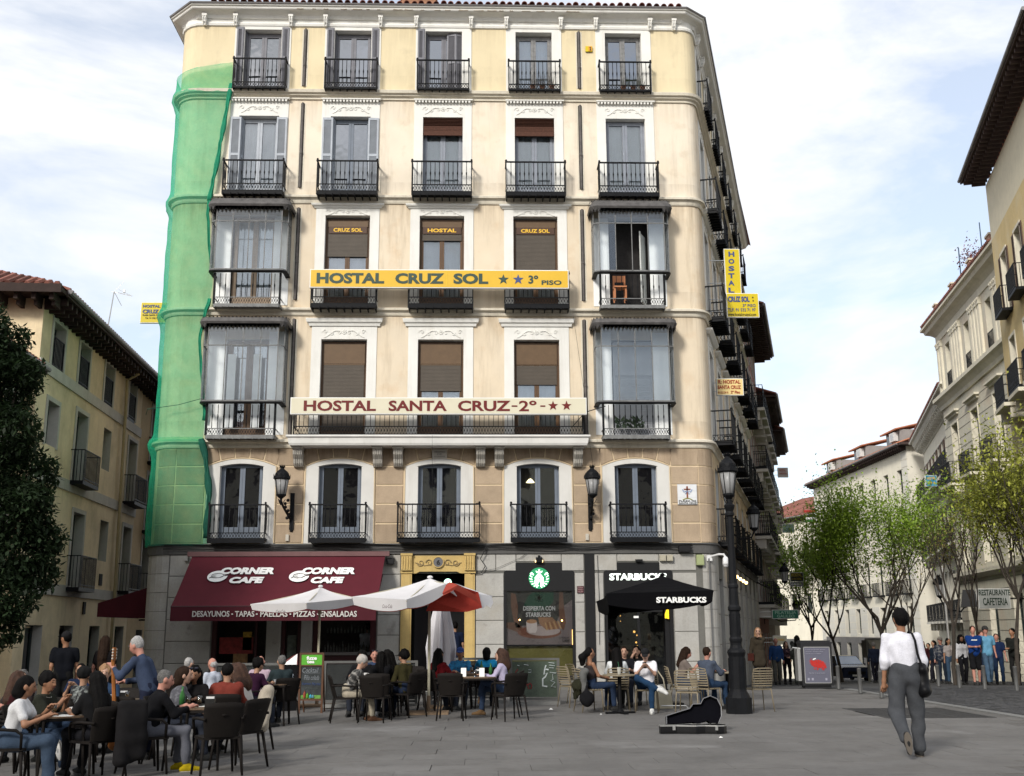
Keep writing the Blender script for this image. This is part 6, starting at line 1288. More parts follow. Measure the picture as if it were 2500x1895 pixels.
def ik(a,b,l1,l2,hint):
 a,b,hint=map(lambda q:np.array(q,float),(a,b,hint));d=b-a;L=np.linalg.norm(d)
 if L>(l1+l2)*.995:b=a+d/L*(l1+l2)*.995;d=b-a;L=np.linalg.norm(d)
 x=(l1*l1-l2*l2+L*L)/(2*L);hgt=sqrt(max(l1*l1-x*x,0));u=d/L;w=hint-u*(hint@u);w/=max(np.linalg.norm(w),1e-6);return a+u*x+w*hgt,b
SKIN=dict(fair=mat('fair_skin',(.42,.25,.18),.55,.06,6),tan=mat('tan_skin',(.26,.13,.075),.55,.06,6),olive=mat('olive_skin',(.32,.18,.115),.55,.06,6),dark=mat('brown_skin',(.14,.07,.045),.55,.06,6),pink=mat('ruddy_skin',(.42,.20,.15),.55,.06,6))
HAIR=dict(black=mat('black_hair',(.004,.0035,.0035),.7,.3,30,.4,80,spec=.08),brown=mat('brown_hair',(.020,.011,.007),.7,.3,30,.4,80,spec=.08),grey=mat('grey_hair',(.12,.115,.11),.8,.5,60,.9,120),white=mat('white_hair',(.36,.35,.34),.8,.4,60,.9,120),auburn=mat('auburn_hair',(.04,.017,.009),.7,.4,30,.4,80),blonde=mat('blonde_hair',(.25,.14,.07),.6,.3,30,.4,80))
def cloth(c,pat=None):
 n='cloth_%d_%d_%d%s'%(c[0]*1000,c[1]*1000,c[2]*1000,'_p' if pat else '')
 if pat:return mat(n,c,.95,.1,5,.2,90,spec=.1,tint=(pat,.95,14))
 return mat(n,tuple(q*.66 for q in c)if max(c)<.3 else tuple(q*.9 for q in c),.95,.14,7,.25,90,spec=.1)
NP_=[0]
def person(label,px,Y,face,pose='sit',skin='olive',hair='short',hc='black',top=(.05,.05,.05),bottom=(.03,.035,.05),sleeves='short',legs='norm',arms='table',lean=0.0,turn=0.0,tilt=0.0,shoe=(.04,.04,.04),hgt=1.74,group=None,pat=None,x=None,z=None,legkind='pants',custom=None,female=False,face_f=True,hands=None,res=None,hatc=None,nod=0.0,extra=None):
 NP_[0]+=1;sd_=NP_[0];hgt=1.56 if pose=='sit' and hgt==1.74 else hgt;s=hgt/1.74
 xx=x if x is not None else PY(px,1600,Y).x;zz=gz(xx,Y)if z is None else z
 root=thing('person',label,'person',(xx,Y,zz),-radians(face),group)
 h=res or(.0135 if Y<18 else(.019 if Y<27 else .028))
 J={}
 if pose=='sit':
  pel=V3(0,0,.50);ln=radians(lean);up=V3(0,sin(ln),cos(ln))
  for i,sg in((0,-1),(1,1)):
   J['hip',i]=pel+V3(sg*.10,.02,-.01)
   if legs=='cross' and i==0:J['knee',i]=V3(sg*.06,.40,.66);J['ank',i]=V3(.22,.50,.36)
   elif legs=='ankle4' and i==1:J['knee',i]=V3(.16,.42,.68);J['ank',i]=V3(-.26,.46,.46)
   elif legs=='fwd':J['knee',i]=V3(sg*.12,.44,.52);J['ank',i]=V3(sg*.10,.66+.06*i,.09)
   elif legs=='back':J['knee',i]=V3(sg*.12,.42,.50);J['ank',i]=V3(sg*.10,.22,.09)
   else:J['knee',i]=V3(sg*.13,.43,.51);J['ank',i]=V3(sg*.12,.42+.05*i,.09)
 else:
  pel=V3(0,0,.94*s);ln=radians(lean);up=V3(0,sin(ln),cos(ln))
  for i,sg in((0,-1),(1,1)):
   J['hip',i]=pel+V3(sg*.095,0,-.02);st={'stand':0,'step':.16}.get(legs,.0)
   J['knee',i]=V3(sg*.10,.02+st*(.6 if i else-.3),.50*s);J['ank',i]=V3(sg*.10,(st if i else-st),.09)
  if legs=='walk':
   J['knee',0]=V3(-.11,.0,.50*s);J['ank',0]=V3(-.11,-.34,.27*s);J['knee',1]=V3(.10,.10,.50*s);J['ank',1]=V3(.11,.02,.09)
 if custom:J.update(custom)
 chest=pel+up*.40*s;neck=pel+up*.535*s;sw=(.165 if female else .19)*s
 hd_up=V3(tilt,sin(ln*.6+radians(nod)),cos(ln*.6+radians(nod)));hd_up/=np.linalg.norm(hd_up)
 head=neck+up*.045*s+hd_up*.135*s;J['head']=head
 tn=radians(turn);fwd=V3(sin(tn),cos(tn)*hd_up[2],-hd_up[1]*.9);fwd/=np.linalg.norm(fwd);side=np.cross(fwd,hd_up)
 tgt={'table':(V3(-.14,.40,.76),V3(.14,.40,.76)),'lap':(V3(-.10,.30,.66),V3(.10,.30,.66)),'down':(pel+V3(-.26,.05,-.08),pel+V3(.26,.05,-.08)),'phone':(V3(-.07,.36,.88),V3(.07,.34,.86)),'face':(V3(-.12,.40,.76),neck+V3(.08,.16,.03)),'drink':(neck+V3(-.06,.28,-.12),V3(.16,.38,.78)),'bag':(pel+V3(-.24,.0,-.10),pel+V3(.25,.12,-.12)),'fold':(chest+V3(.08,.24,-.10),chest+V3(-.08,.24,-.12)),'smoke':(neck+V3(.02,.17,.02),pel+V3(.26,.10,-.05)),'guitar':(chest+V3(-.20,.34,-.02),chest+V3(.10,.30,-.22)),'front':(chest+V3(-.05,.30,-.2),chest+V3(.05,.30,-.2)),'write':(V3(-.15,.42,.76),V3(.10,.46,.77))}[arms]
 for i,sg in((0,-1),(1,1)):
  sh=neck+V3(sg*sw,0,-.055*s);J['sho',i]=sh
  el,ha=ik(sh,tgt[i],.285*s,.245*s,V3(sg*.55,-.35,-.9)if pose=='sit' else V3(sg*.3,-.8,-.3));J['elb',i]=el;J['wri',i]=ha
 sk=SKIN[skin]
 P=[('e',head+fwd*.008,(.078*s,.095*s,.115*s)),('c',head-hd_up*.05+fwd*.035,head-hd_up*.082+fwd*.055,.045*s,.032*s),('c',neck-up*.05,head-hd_up*.06-fwd*.015,.056*s,.050*s),('c',head+fwd*.085+hd_up*.012,head+fwd*.107-hd_up*.022,.010,.016),('c',neck-up*.07-V3(sw*.6,0,0),neck-up*.07+V3(sw*.6,0,0),.036,.036),('c',neck-up*.20,pel+V3(0,0,.05),.075*s,.09*s)]
 for sg in(-1,1):P.append(('e',head+side*sg*.079-hd_up*.012,(.014,.022,.032)))
 HB=MB()
 for i,sg in((0,-1),(1,1)):
  P+=[('c',J['sho',i],J['elb',i],.046*s,.037*s),('c',J['elb',i],J['wri',i],.036*s,.025*s)]
  d=J['wri',i]-J['elb',i];d/=np.linalg.norm(d);pc=J['wri',i]+d*.045;P.append(('c',J['wri',i],J['wri',i]+d*.075,.024,.033))
  if Y<25:
   cr=np.cross(d,V3(0,0,1)if abs(d[2])<.9 else V3(0,1,0));cr/=np.linalg.norm(cr);dn=np.cross(d,cr);dn=dn if dn[2]<0 else-dn
   if pose!='sit' and arms=='down':dn=V3(0,1,0)
   for q in range(4):
    b=J['wri',i]+d*.085+cr*(q-1.5)*.019;l=[.062,.074,.070,.054][q]
    HB.tube([b-d*.02,b+d*l*.5+dn*.006,b+d*l*.85+dn*l*.35,b+d*l*.9+dn*l*.65],[.0105,.0095,.0085,.006],6)
   b=J['wri',i]+d*.035+cr*(-.030*sg);HB.tube([b-cr*(-.01*sg),b+d*.03+cr*(-.018*sg),b+d*.058+cr*(-.014*sg)+dn*.012],[.013,.011,.007],6)
  if legkind!='pants':P+=[('c',J['hip',i],J['knee',i],.078*s,.052*s),('c',J['knee',i]+V3(0,0,0),J['ank',i],.054*s,.034*s),('c',J['knee',i]*.6+J['ank',i]*.4+V3(0,-.02,0),J['ank',i]*.5+J['knee',i]*.5,.05*s,.04)]
 link('body',net_mesh('body',grow(P,h,.028),sk,HB),root)
 if face_f and h<.025:
  hm=HAIR[hc]
  for sg in(-1,1):
   eb=MB();e=head+side*sg*.032+fwd*.088+hd_up*.014;eb.ball(e,.0105,6,sc=(1,.6,.7));part('eye',eb,mat('eye_dark',(.015,.01,.008),.3,0),root,smooth=True)
  eb=MB()
  for sg in(-1,1):e=head+side*sg*.032+fwd*.096+hd_up*.034;eb.tube([e-side*.018,e+hd_up*.005,e+side*.018],.0045,4)
  part('eyebrows',eb,hm,root);eb=MB();e=head+fwd*.098-hd_up*.048;eb.tube([e-side*.02,e+fwd*.004,e+side*.02],.0055,5);part('mouth',eb,mat('lips',(.18,.06,.05),.5,0),root)
 tm_=cloth(top,pat);tb=.012
 wst=(.112 if female else .128)*s if legkind!='wide' else(.098 if female else .112)*s
 T=[('c',pel+V3(-.055,0,.02),chest+V3(-.065,0,0),wst*.95,.118*s),('c',pel+V3(.055,0,.02),chest+V3(.065,0,0),wst*.95,.118*s),('c',chest+V3(-.09,0,.02),neck+V3(-.10,0,-.10),.10*s,.06*s),('c',chest+V3(.09,0,.02),neck+V3(.10,0,-.10),.10*s,.06*s),('c',J['sho',0]+V3(.03,0,0),J['sho',1]-V3(.03,0,0),.058*s,.058*s)]
 if female:T+=[('e',chest+V3(-.065,.085,-.02),(.065,.06,.065)),('e',chest+V3(.065,.085,-.02),(.065,.06,.065))]
 if sleeves!='none':T.append(('c',neck+V3(0,-.01,-.075),neck+V3(0,-.01,-.02),.075,.058))
 for i in(0,1):
  a,b,c_=J['sho',i],J['elb',i],J['wri',i]
  if sleeves=='short':T.append(('c',a,a+(b-a)*.62,.064*s,.066*s))
  elif sleeves=='long':T+=[('c',a,b,.062*s,.053*s),('c',b,b+(c_-b)*.88,.053*s,.041*s)]
  elif sleeves=='pushed':T+=[('c',a,b,.058*s,.056*s),('c',b,b+(c_-b)*.28,.062*s,.056*s)]
 if sleeves=='none':T=T[:2]+([('e',chest+V3(0,.02,-.02),(.15,.11,.09))])
 link('top',net_mesh('top',grow(T,h,.035,.008,sd_,cut=(lambda X,Y_,Z:Z-(chest[2]+.04))if sleeves=='none' else None),tm_),root)
 wz=.128 if legkind=='wide' else .112;B=[('c',pel+V3(-.07,0,.02),pel+V3(.07,0,.02),wz*s,wz*s),('c',pel+V3(-.06,0,.10),pel+V3(.06,0,.10),wz*.97*s,wz*.97*s)];bt=cloth(bottom)
 for i in(0,1):
  hp,kn,an_=J['hip',i],J['knee',i],J['ank',i]
  if legkind=='pants':B+=[('c',hp,kn,.094*s,.070*s),('c',kn,an_+(kn-an_)*.10,.072*s,.058*s)]
  elif legkind=='wide':B+=[('c',hp,kn,.112*s,.088*s),('c',kn,an_+(kn-an_)*.06,.086*s,.072*s)]
  elif legkind=='shorts':B+=[('c',hp,hp+(kn-hp)*.92,.098*s,.092*s)]
 link('trousers' if legkind in('pants','wide')else 'shorts',net_mesh('trousers',grow(B,h,.03,.008,sd_+3),bt),root)
 for i in(0,1):
  a=J['ank',i];kd=J['knee',i]-a;kd/=np.linalg.norm(kd);f=V3(0,1,0)
  if pose=='sit' and a[2]>.2:f=V3(-.75 if legs=='ankle4' else .25,.3,-.55);f/=np.linalg.norm(f)
  if legs=='walk' and i==0:f=V3(.05,-.15,-1.0);f/=np.linalg.norm(f)
  dn=-kd;dn=dn-f*(dn@f);dn/=max(np.linalg.norm(dn),1e-6)
  if a[2]<.12:dn=V3(0,0,-1)
  hl=a-f*.055+dn*.050;to=a+f*.165+dn*.058
  S_=[('c',hl,a+f*.06+dn*.045,.036,.040),('c',a+f*.06+dn*.048,to,.040,.030),('c',a+dn*.0,a+f*.04+dn*.035,.042,.040)]
  q=grow(S_,min(h,.014),.025);sh_=link('shoe',net_mesh('shoe',q,cloth(shoe)),root)
  sm=MB();w=np.cross(f,dn);b0=dn*.082;pts=[]
  for k in range(16):t=2*pi*k/16;l=cos(t)*.138+.055;ww=sin(t)*(.046-.008*cos(t));pts.append((l,ww))
  vs=[a+f*l+w*ww+dn*.072 for l,ww in pts]+[a+f*l*1.0+w*ww+dn*.088 for l,ww in pts]
  sm.add(vs,[tuple(range(16)),tuple(range(31,15,-1))]+[(k,k+16,(k+1)%16+16,(k+1)%16)for k in range(16)]);part('sole',sm,mat('pale_sole',(.45,.44,.42),.7,.1)if sum(shoe)>.5 else mat('brown_sole',(.10,.085,.07),.8,.1)if legs=='walk' else mat('dark_sole',(.05,.05,.05),.7,.1),sh_,fix=True)
 hm=HAIR[hc];R=s;H=[]
 cap_e=('e',head+hd_up*.020-fwd*.018,(.090*R,.102*R,.112*R));faceout=('-e',head+fwd*.115-hd_up*.035,(.085,.085,.098))
 amp,fr_=.005,75
 if hair in('short','cap'):H=[cap_e,faceout,('-e',head-hd_up*.15+fwd*.06,(.12,.11,.085))]
 elif hair=='thick':H=[('e',head+hd_up*.018-fwd*.02,(.100*R,.112*R,.120*R)),faceout,('-e',head-hd_up*.17+fwd*.04,(.13,.12,.085))];amp,fr_=.008,75
 elif hair=='bald':H=[('e',head+hd_up*-.02-fwd*.03,(.086*R,.086*R,.075*R)),('-e',head+fwd*.07,(.1,.08,.2)),('-e',head-hd_up*.14+fwd*.02,(.12,.10,.095))]
 elif hair=='curly':H=[('e',head+hd_up*.035-fwd*.03,(.112*R,.120*R,.122*R)),faceout];amp,fr_=.010,70
 elif hair=='long':H=[cap_e,('c',head-fwd*.05,neck-fwd*.075-up*.12,.088,.085),('c',head-fwd*.03-side*.055,neck-up*.08-side*.09-fwd*.02,.045,.04),('c',head-fwd*.03+side*.055,neck-up*.08+side*.09-fwd*.02,.045,.04),faceout];amp=.009
 elif hair=='verylong':H=[cap_e,('c',head-fwd*.05,neck-fwd*.10-up*.32,.092,.10),('c',head-fwd*.03,neck-fwd*.08-up*.15,.10,.11),faceout];amp=.009
 elif hair=='longcurly':H=[('e',head+hd_up*.03-fwd*.025,(.110*R,.115*R,.115*R)),('c',head-fwd*.05,neck-fwd*.06-up*.05,.115,.12),('c',head-side*.06-fwd*.02,neck-side*.10-up*.02,.06,.06),('c',head+side*.06-fwd*.02,neck+side*.10-up*.02,.06,.06),faceout];amp,fr_=.010,55
 elif hair=='bob':H=[('e',head+hd_up*.018-fwd*.022,(.096*R,.108*R,.115*R)),('c',head-fwd*.05,head-fwd*.06-hd_up*.09,.085,.082),faceout]
 elif hair=='pony':H=[cap_e,('c',head-fwd*.10,head-fwd*.17-hd_up*.08,.055,.075),('c',head-fwd*.17-hd_up*.08,head-fwd*.17-hd_up*.20,.075,.05),faceout,('-e',head-hd_up*.14+fwd*.02,(.12,.08,.095))];amp,fr_=.007,55
 elif hair=='beanie':H=[('e',head+hd_up*.035-fwd*.02,(.112*R,.118*R,.115*R)),faceout]
 hmat=hm if hair not in('beanie',)else cloth(hatc or(.4,.36,.32))
 if H:link('hair' if hair!='beanie' else 'beanie',net_mesh('hair',grow(H,min(h,.016),.02,amp,sd_,freq=fr_),hmat),root)
 if hair=='cap':
  q=grow([('e',head+hd_up*.045-fwd*.008,(.096*R,.108*R,.095*R)),('-e',head-hd_up*.10,(.2,.2,.125))],min(h,.014),.01)
  cp=link('cap',net_mesh('cap',q,cloth(hatc or(.02,.02,.022))),root);bm2=MB();w=side
  c0=head+hd_up*.055+fwd*.085
  vs=[c0-w*.07,c0-w*.055+fwd*.07-hd_up*.018,c0+fwd*.095-hd_up*.022,c0+w*.055+fwd*.07-hd_up*.018,c0+w*.07];vs2=[v-hd_up*.008 for v in vs]
  bm2.add(vs+vs2,[(0,1,2,3,4),(9,8,7,6,5)]+[(k,k+5,k+6,k+1)for k in range(4)]);part('cap_brim',bm2,cloth(hatc or(.02,.02,.022)),cp)
 if extra:extra(root,J,dict(head=head,neck=neck,pel=pel,chest=chest,up=up,fwd=fwd,side=side,hu=hd_up))
 return root
dkchair=mat('dark_brown_resin',(.011,.009,.008),.7,.12,6,.1,60,spec=.12);beige_m=mat('beige_metal',(.20,.165,.11),.5,.08,5);table_top_m=mat('brown_table_top',(.13,.085,.055),.4,.2,6);blk=mat('black_metal',(.006,.006,.007),.5,.1,5,spec=.15)
def chair_dark(label,px,Y,face,x=None):
 xx=x if x is not None else PY(px,1650,Y).x;o=thing('terrace_chair',label,'chair',(xx,Y,gz(xx,Y)),-radians(face),'dark resin armchairs of the cafe terrace')
 def seat():b=MB();b.slab([(-.22,-.2),(.22,-.2),(.25,.05),(.24,.22),(.2,.25),(-.2,.25),(-.24,.22),(-.25,.05)],.42,.45);return b.mesh('seat',dkchair)
 def back():
  b=MB();vs=[];n=10
  for j in range(7):
   z=.45+.40*j/6;w=.20+.035*sin(j/6*pi*.6);yb=-.21-.12*(j/6)
   for q in(0,.022):
    for i in range(n+1):u=-1+2*i/n;vs.append((u*w,yb+.05*u*u-q,z-(.02*u**4 if j==6 else 0)))
  m=n+1;fs=[]
  for j in range(6):
   for i in range(n):
    a=j*2*m+i;fs+=[(a,a+1,a+2*m+1,a+2*m),(a+m+1,a+m,a+3*m,a+3*m+1)]
   for i in(0,n):a=j*2*m+i;fs.append((a,a+2*m,a+3*m,a+m)if i==0 else(a+m,a+3*m,a+2*m,a))
  a=6*2*m;fs+=[(a+i,a+i+1,a+m+i+1,a+m+i)for i in range(n)];b.add(vs,fs);b.box(-.035,.035,-.325,-.318,.70,.715);return b.mesh('backrest',dkchair,True)
 def leg(sx,sy):b=MB();b.tube([(sx*.21,sy*.20-.0,.43),(sx*.245,sy*.26-.02,0)],[.021,.014],6);return b.mesh('leg',dkchair,True)
 def arm(sx):b=MB();b.tube([(sx*.22,-.27,.66),(sx*.27,-.05,.665),(sx*.275,.14,.65),(sx*.26,.20,.60),(sx*.235,.20,.44)],[.018,.02,.02,.018,.016],6);return b.mesh('arm',dkchair,True)
 link('seat',kit('cs',seat),o);link('backrest',kit('cb',back),o)
 for sx in(-1,1):
  link('arm',kit(('ca',sx),lambda:arm(sx)),o)
  for sy in(-1,1):link('leg',kit(('cl',sx,sy),lambda:leg(sx,sy)),o)
 return o
def chair_beige(label,px,Y,face,x=None):
 xx=x if x is not None else PY(px,1650,Y).x;o=thing('slatted_chair',label,'chair',(xx,Y,gz(xx,Y)),-radians(face),'beige slatted metal chairs of the coffee shop')
 def slat():b=MB();b.tube([(-.21,0,0),(-.1,.006,0),(.1,.006,0),(.21,0,0)],.016,4,flat=.45);return b.mesh('seat_slat',beige_m)
 def bslat():b=MB();b.tube([(.22*sin(a),-.07*(cos(a)-.3),0)for a in[radians(q)for q in range(-75,76,15)]],.016,4,flat=1.0);return b.mesh('back_slat',beige_m)
 for k in range(7):link('seat_slat',kit('bs',slat),o,(0,-.18+k*.062,.44))
 for k in range(7):link('back_slat',kit('bb2',bslat),o,(0,-.20-.012*k,.50+k*.048))
 def leg(sx,sy):
  b=MB();b.tube([(sx*.17,sy*.17,.435),(sx*.20,sy*.19,.42),(sx*.225,sy*.23-.02,0)],[.012,.013,.011],6)
  if sy<0:b.tube([(sx*.20,-.17,.42),(sx*.215,-.22,.60),(sx*.20,-.27,.82)],.012,6)
  return b.mesh('leg',beige_m,True)
 for sx in(-1,1):
  for sy in(-1,1):link('leg',kit(('bl',sx,sy),lambda:leg(sx,sy)),o)
 def fr():b=MB();b.tube([(-.2,-.19,.425),(.2,-.19,.425),(.2,.2,.425),(-.2,.2,.425),(-.2,-.19,.425)],.011,5);b.tube([(-.20,-.27,.82),(-.12,-.32,.84),(.12,-.32,.84),(.20,-.27,.82)],.013,6);return b.mesh('frame',beige_m)
 link('frame',kit('bf',fr),o);return o
def table_sq(label,px,Y,rot=0,w=.36,x=None):
 xx=x if x is not None else PY(px,1650,Y).x;o=thing('terrace_table',label,'table',(xx,Y,gz(xx,Y)),radians(rot),'brown topped tables of the cafe terrace')
 b=MB();b.slab([(w*cos(a)*abs(cos(a))**-.35*(.92)if abs(cos(a))>1e-3 else 0,w*sin(a)*abs(sin(a))**-.35*.92 if abs(sin(a))>1e-3 else 0)for a in[2*pi*(k+.5)/24 for k in range(24)]],.725,.745);b.slab([(-w+.04,-w+.04),(w-.04,-w+.04),(w-.04,w-.04),(-w+.04,w-.04)],.69,.724,1);part('tabletop',b,[table_top_m,dkchair],o)
 for sx in(-1,1):
  for sy in(-1,1):b=MB();b.tube([(sx*(w-.07),sy*(w-.07),.70),(sx*(w-.03),sy*(w-.03),0)],[.022,.016],6);part('leg',b,dkchair,o)
 return o
def table_rd(label,px,Y,r=.33):
 xx=PY(px,1650,Y).x;o=thing('round_table',label,'table',(xx,Y,gz(xx,Y)),.3,'round pedestal tables of the coffee shop');b=MB();b.lathe([(0,.715),(r,.715),(r+.005,.73),(r,.742),(0,.742)],(0,0,0),28);part('tabletop',b,beige_m,o)
 b=MB();b.tube([(0,0,.02),(0,0,.72)],.038,10);part('pedestal',b,blk,o)
 b=MB();b.box(-.30,.30,-.045,.045,0,.035);b.box(-.045,.045,-.30,.30,.001,.036);b.lathe([(.09,.03),(.05,.08),(0,.08)],(0,0,0),10);part('foot',b,blk,o);return o
glassy=glass('drinking_glass',(.92,.94,.95),1.0);china=mat('white_china',(.62,.62,.62),.25,.02);tray_m=mat('black_tray',(.012,.012,.012),.4,.1)
CNT=dict(n=0)
TN=['nearest left table','near table of the man in yellow shoes','second row left table','table behind the curly-haired group','table left of the tall white parasol','table right of the tall parasol pole','blue-capped man table','round coffee table']
def onT(kind,tbl,dx,dy,label):
 x,y=tbl.location.x+dx,tbl.location.y+dy;z=tbl.location.z+.746;b=MB();m=china
 if kind=='glass':
  o=thing('drinking_glass',label,'glass',(x,y,z));b.lathe([(.0,.002),(.028,.002),(.036,.12),(.033,.12),(.026,.01),(0,.01)],(0,0,0),10);part('tumbler',b,glassy,o,smooth=True);b=MB();b.lathe([(0,.011),(.026,.011),(.029,.05),(0,.05)],(0,0,0),10);part('drink',b,mat('amber_drink',(.30,.16,.05),.3,.1),o);return o
 if kind=='cup':
  o=thing('coffee_cup',label,'cup',(x,y,z));b.lathe([(0,.0),(.075,.008),(.078,.014),(0,.006)],(0,0,0),14);part('saucer',b,china,o);b=MB();b.lathe([(.02,.012),(.038,.03),(.045,.075),(.041,.075),(.03,.03),(0,.03)],(0,0,0),12);b.tube([(.043,0,.065),(.065,0,.06),(.06,0,.035),(.036,0,.03)],.005,5);part('cup',b,china,o);return o
 if kind=='tray':b.box(-.16,.16,-.12,.12,0,.012);b.box(-.16,.16,-.12,-.112,.012,.025);b.box(-.16,.16,.112,.12,.012,.025);return tag(link('tray',b.mesh('tray',tray_m),None,(x,y,z)),label,'tray')
 if kind=='paper':b.box(-.11,.11,-.15,.15,0,.003);return tag(link('paper',b.mesh('paper',sign_white),None,(x,y,z)),label,'paper')
 if kind=='menu':b.add([(-.05,-.05,0),(.05,-.05,0),(.05,.0,.16),(-.05,.0,.16),(-.05,.05,0),(.05,.05,0)],[(0,1,2,3),(3,2,5,4)]);return tag(link('menu_card',b.mesh('menu_card',sign_white),None,(x,y,z)),label,'menu')
 if kind=='napkins':
  o=thing('napkin_holder',label,'napkin holder',(x,y,z));b.box(-.06,.06,-.035,.035,0,.10);part('holder',b,tray_m,o);b=MB();b.box(-.05,.05,-.02,.02,.10,.125);part('napkins',b,china,o);return o
 if kind=='bottle':b.lathe([(0,0),(.035,0),(.036,.13),(.014,.19),(.013,.24),(0,.24)],(0,0,0),10);return tag(link('bottle',b.mesh('bottle',mat('green_bottle',(.03,.12,.03),.15,.1),True),None,(x,y,z)),label,'bottle')
 if kind=='iced':
  o=thing('iced_drink',label,'drink',(x,y,z));b.lathe([(0,0),(.030,0),(.044,.13),(.046,.135),(.04,.135),(0,.02)],(0,0,0),12);part('cup',b,mat('clear_plastic',(.42,.42,.38),.2,.2,20),o);b=MB();b.tube([(0,0,.1),(-.02,0,.24)],.004,5);part('straw',b,mat('green_straw',(.05,.2,.1),.5,0),o);b=MB();b.lathe([(.030,.01),(.036,.06),(0,.06)],(0,0,0),12);part('label',b,mat('pale_label',(.4,.42,.35),.5,.2),o);return o
T1=table_sq('brown table in the bottom left foreground with glasses and a cup',165,14.0,8);T2=table_sq('brown table in front of the man in yellow shoes',500,14.6,-6,.38);T3=table_sq('table under the standing guitarist\'s hand',300,17.2,0,.36);T4=table_sq('table behind the woman with glasses on her head',545,18.2,10,.34);T9=table_sq('small table before the old man in the pink shirt',668,21.0,0,.3)
T5=table_sq('crowded table left of the parasol pole',930,22.5,0,.42);T6=table_sq('table of the woman in the lilac shirt',1170,21.5,0,.36);T7=table_sq('rear table of the man in the blue cap',1140,23.3,5,.36)
T8=table_rd('round pedestal table with an iced drink',1512,22.2);T10=table_rd('round table half hidden by the lamp post',1775,23.3)
onT('glass',T1,-.15,.05,'tumbler with a little beer on the nearest left table');onT('tray',T1,.05,.15,'black tray on the nearest left table');onT('cup',T1,.02,.22,'white coffee cup beside the tray on the nearest left table');onT('paper',T1,.08,-.15,'white leaflet on the nearest left table');onT('glass',T1,.27,.2,'empty tumbler beside the dark haired woman with her back turned')
onT('tray',T2,-.18,.15,'black tray under the hand of the man in yellow shoes');onT('paper',T2,.05,.12,'red edged white leaflet lying on the table of the yellow-shoed man');onT('napkins',T2,.10,-.05,'napkin holder on the table of the yellow-shoed man');onT('glass',T2,-.25,.22,'tall glass near the woman in the grey patterned jacket');onT('glass',T2,-.12,.28,'second glass before the woman with glasses on her head');onT('bottle',T2,-.32,.18,'small bottle at the left edge of the yellow-shoed man table')
onT('cup',T3,-.15,0,'cup and saucer on the table by the guitarist');onT('napkins',T3,.02,.05,'napkin holder on the table by the guitarist');onT('glass',T3,.12,-.1,'glass on the table by the guitarist')
onT('cup',T5,-.3,0,'white mug held by the woman in the knitted cap');onT('glass',T5,0,.1,'glass on the crowded table by the parasol');onT('menu',T6,.05,0,'folded white menu card standing on the lilac-shirted woman table');onT('menu',T6,-.30,.05,'folded white menu card at the left edge of the same table');onT('glass',T6,-.08,-.05,'glass of beer between the two menu cards');onT('napkins',T6,-.02,.18,'napkin box behind the beer glass')
onT('bottle',T6,.22,.22,'green bottle near the lilac-shirted woman');onT('glass',T7,.1,0,'clear glass near the man in the blue cap');onT('glass',T7,.22,.05,'second clear glass near the man in the blue cap');onT('bottle',T7,.3,.1,'green topped bottle behind the lilac-shirted woman');onT('iced',T8,0,.0,'iced drink with a straw on the round coffee table');onT('cup',T9,.05,0,'coffee cup before the old man in the pink shirt')
def seat_for(px,Y,face,label,fn=None,back=.03):
 x0=PY(px,1600,Y).x;a=radians(face);(fn or chair_dark)(label,0,Y-cos(a)*back,face,x=x0-sin(a)*back)
P_=[]
def sitter(label,px,Y,face,chl,fn=None,**k):
 seat_for(px,Y,face,chl,fn);k.setdefault('lean',8);return person(label,px,Y,face,'sit',**k)
G1=None
def neckl(root,J,g):b=MB();c=g['neck'];b.tube([c+V3(.075*cos(t),.055*sin(t)+.015,-.01-.02*sin(t))for t in[2*pi*i/16 for i in range(17)]],.004,4);part('necklace',b,alu,root)
sitter('black-haired woman in a white T-shirt and jeans sitting at the left edge',42,13.35,78,'dark chair of the white T-shirt woman at the left edge',skin='tan',hair='bob',top=(.62,.62,.63),bottom=(.06,.09,.14),arms='drink',lean=12,female=True,shoe=(.4,.38,.33),legkind='wide',nod=8)
sitter('young curly-haired man with a chain and olive T-shirt at the nearest table',98,14.55,95,'dark chair hidden behind the man with the chain',skin='tan',hair='curly',hc='black',top=(.03,.032,.024),bottom=(.03,.05,.09),arms='phone',lean=14,turn=15,extra=neckl,shoe=(.3,.3,.3),legs='cross')
sitter('person in a dark red hood behind the white T-shirt woman',38,15.8,60,'chair behind the white T-shirt woman',hair='long',hc='auburn',top=(.05,.012,.014),arms='table',female=True)
sitter('grey-haired man glimpsed between the red hood and the curly-haired man',68,16.6,200,'chair of the grey-haired man at the left',skin='pink',hair='short',hc='grey',top=(.04,.03,.03),arms='table')
sitter('woman with long black hair seen from behind at the nearest left table',250,13.9,-50,'dark chair with its back to the viewer under the long-haired woman',skin='tan',hair='verylong',top=(.012,.012,.013),bottom=(.02,.02,.025),arms='table',sleeves='short',female=True,lean=10)
sitter('young man with dark hair in navy sitting facing the plaza behind the nearest left table',205,20.0,185,'chair of the young man in navy',skin='olive',top=(.015,.025,.06),arms='phone')
sitter('person with a black and white rucksack turned away near the nearest left table',200,16.6,30,'chair of the person with the rucksack',hair='beanie',hatc=(.015,.015,.015),top=(.02,.02,.022),pat=(.35,.38,.36),arms='table',sleeves='long')
sitter('person with curly grey-brown hair and a blue top facing the guitarist',262,17.6,170,'chair of the curly grey-haired person',skin='fair',hair='curly',hc='blonde',top=(.03,.06,.12),arms='table',sleeves='long')
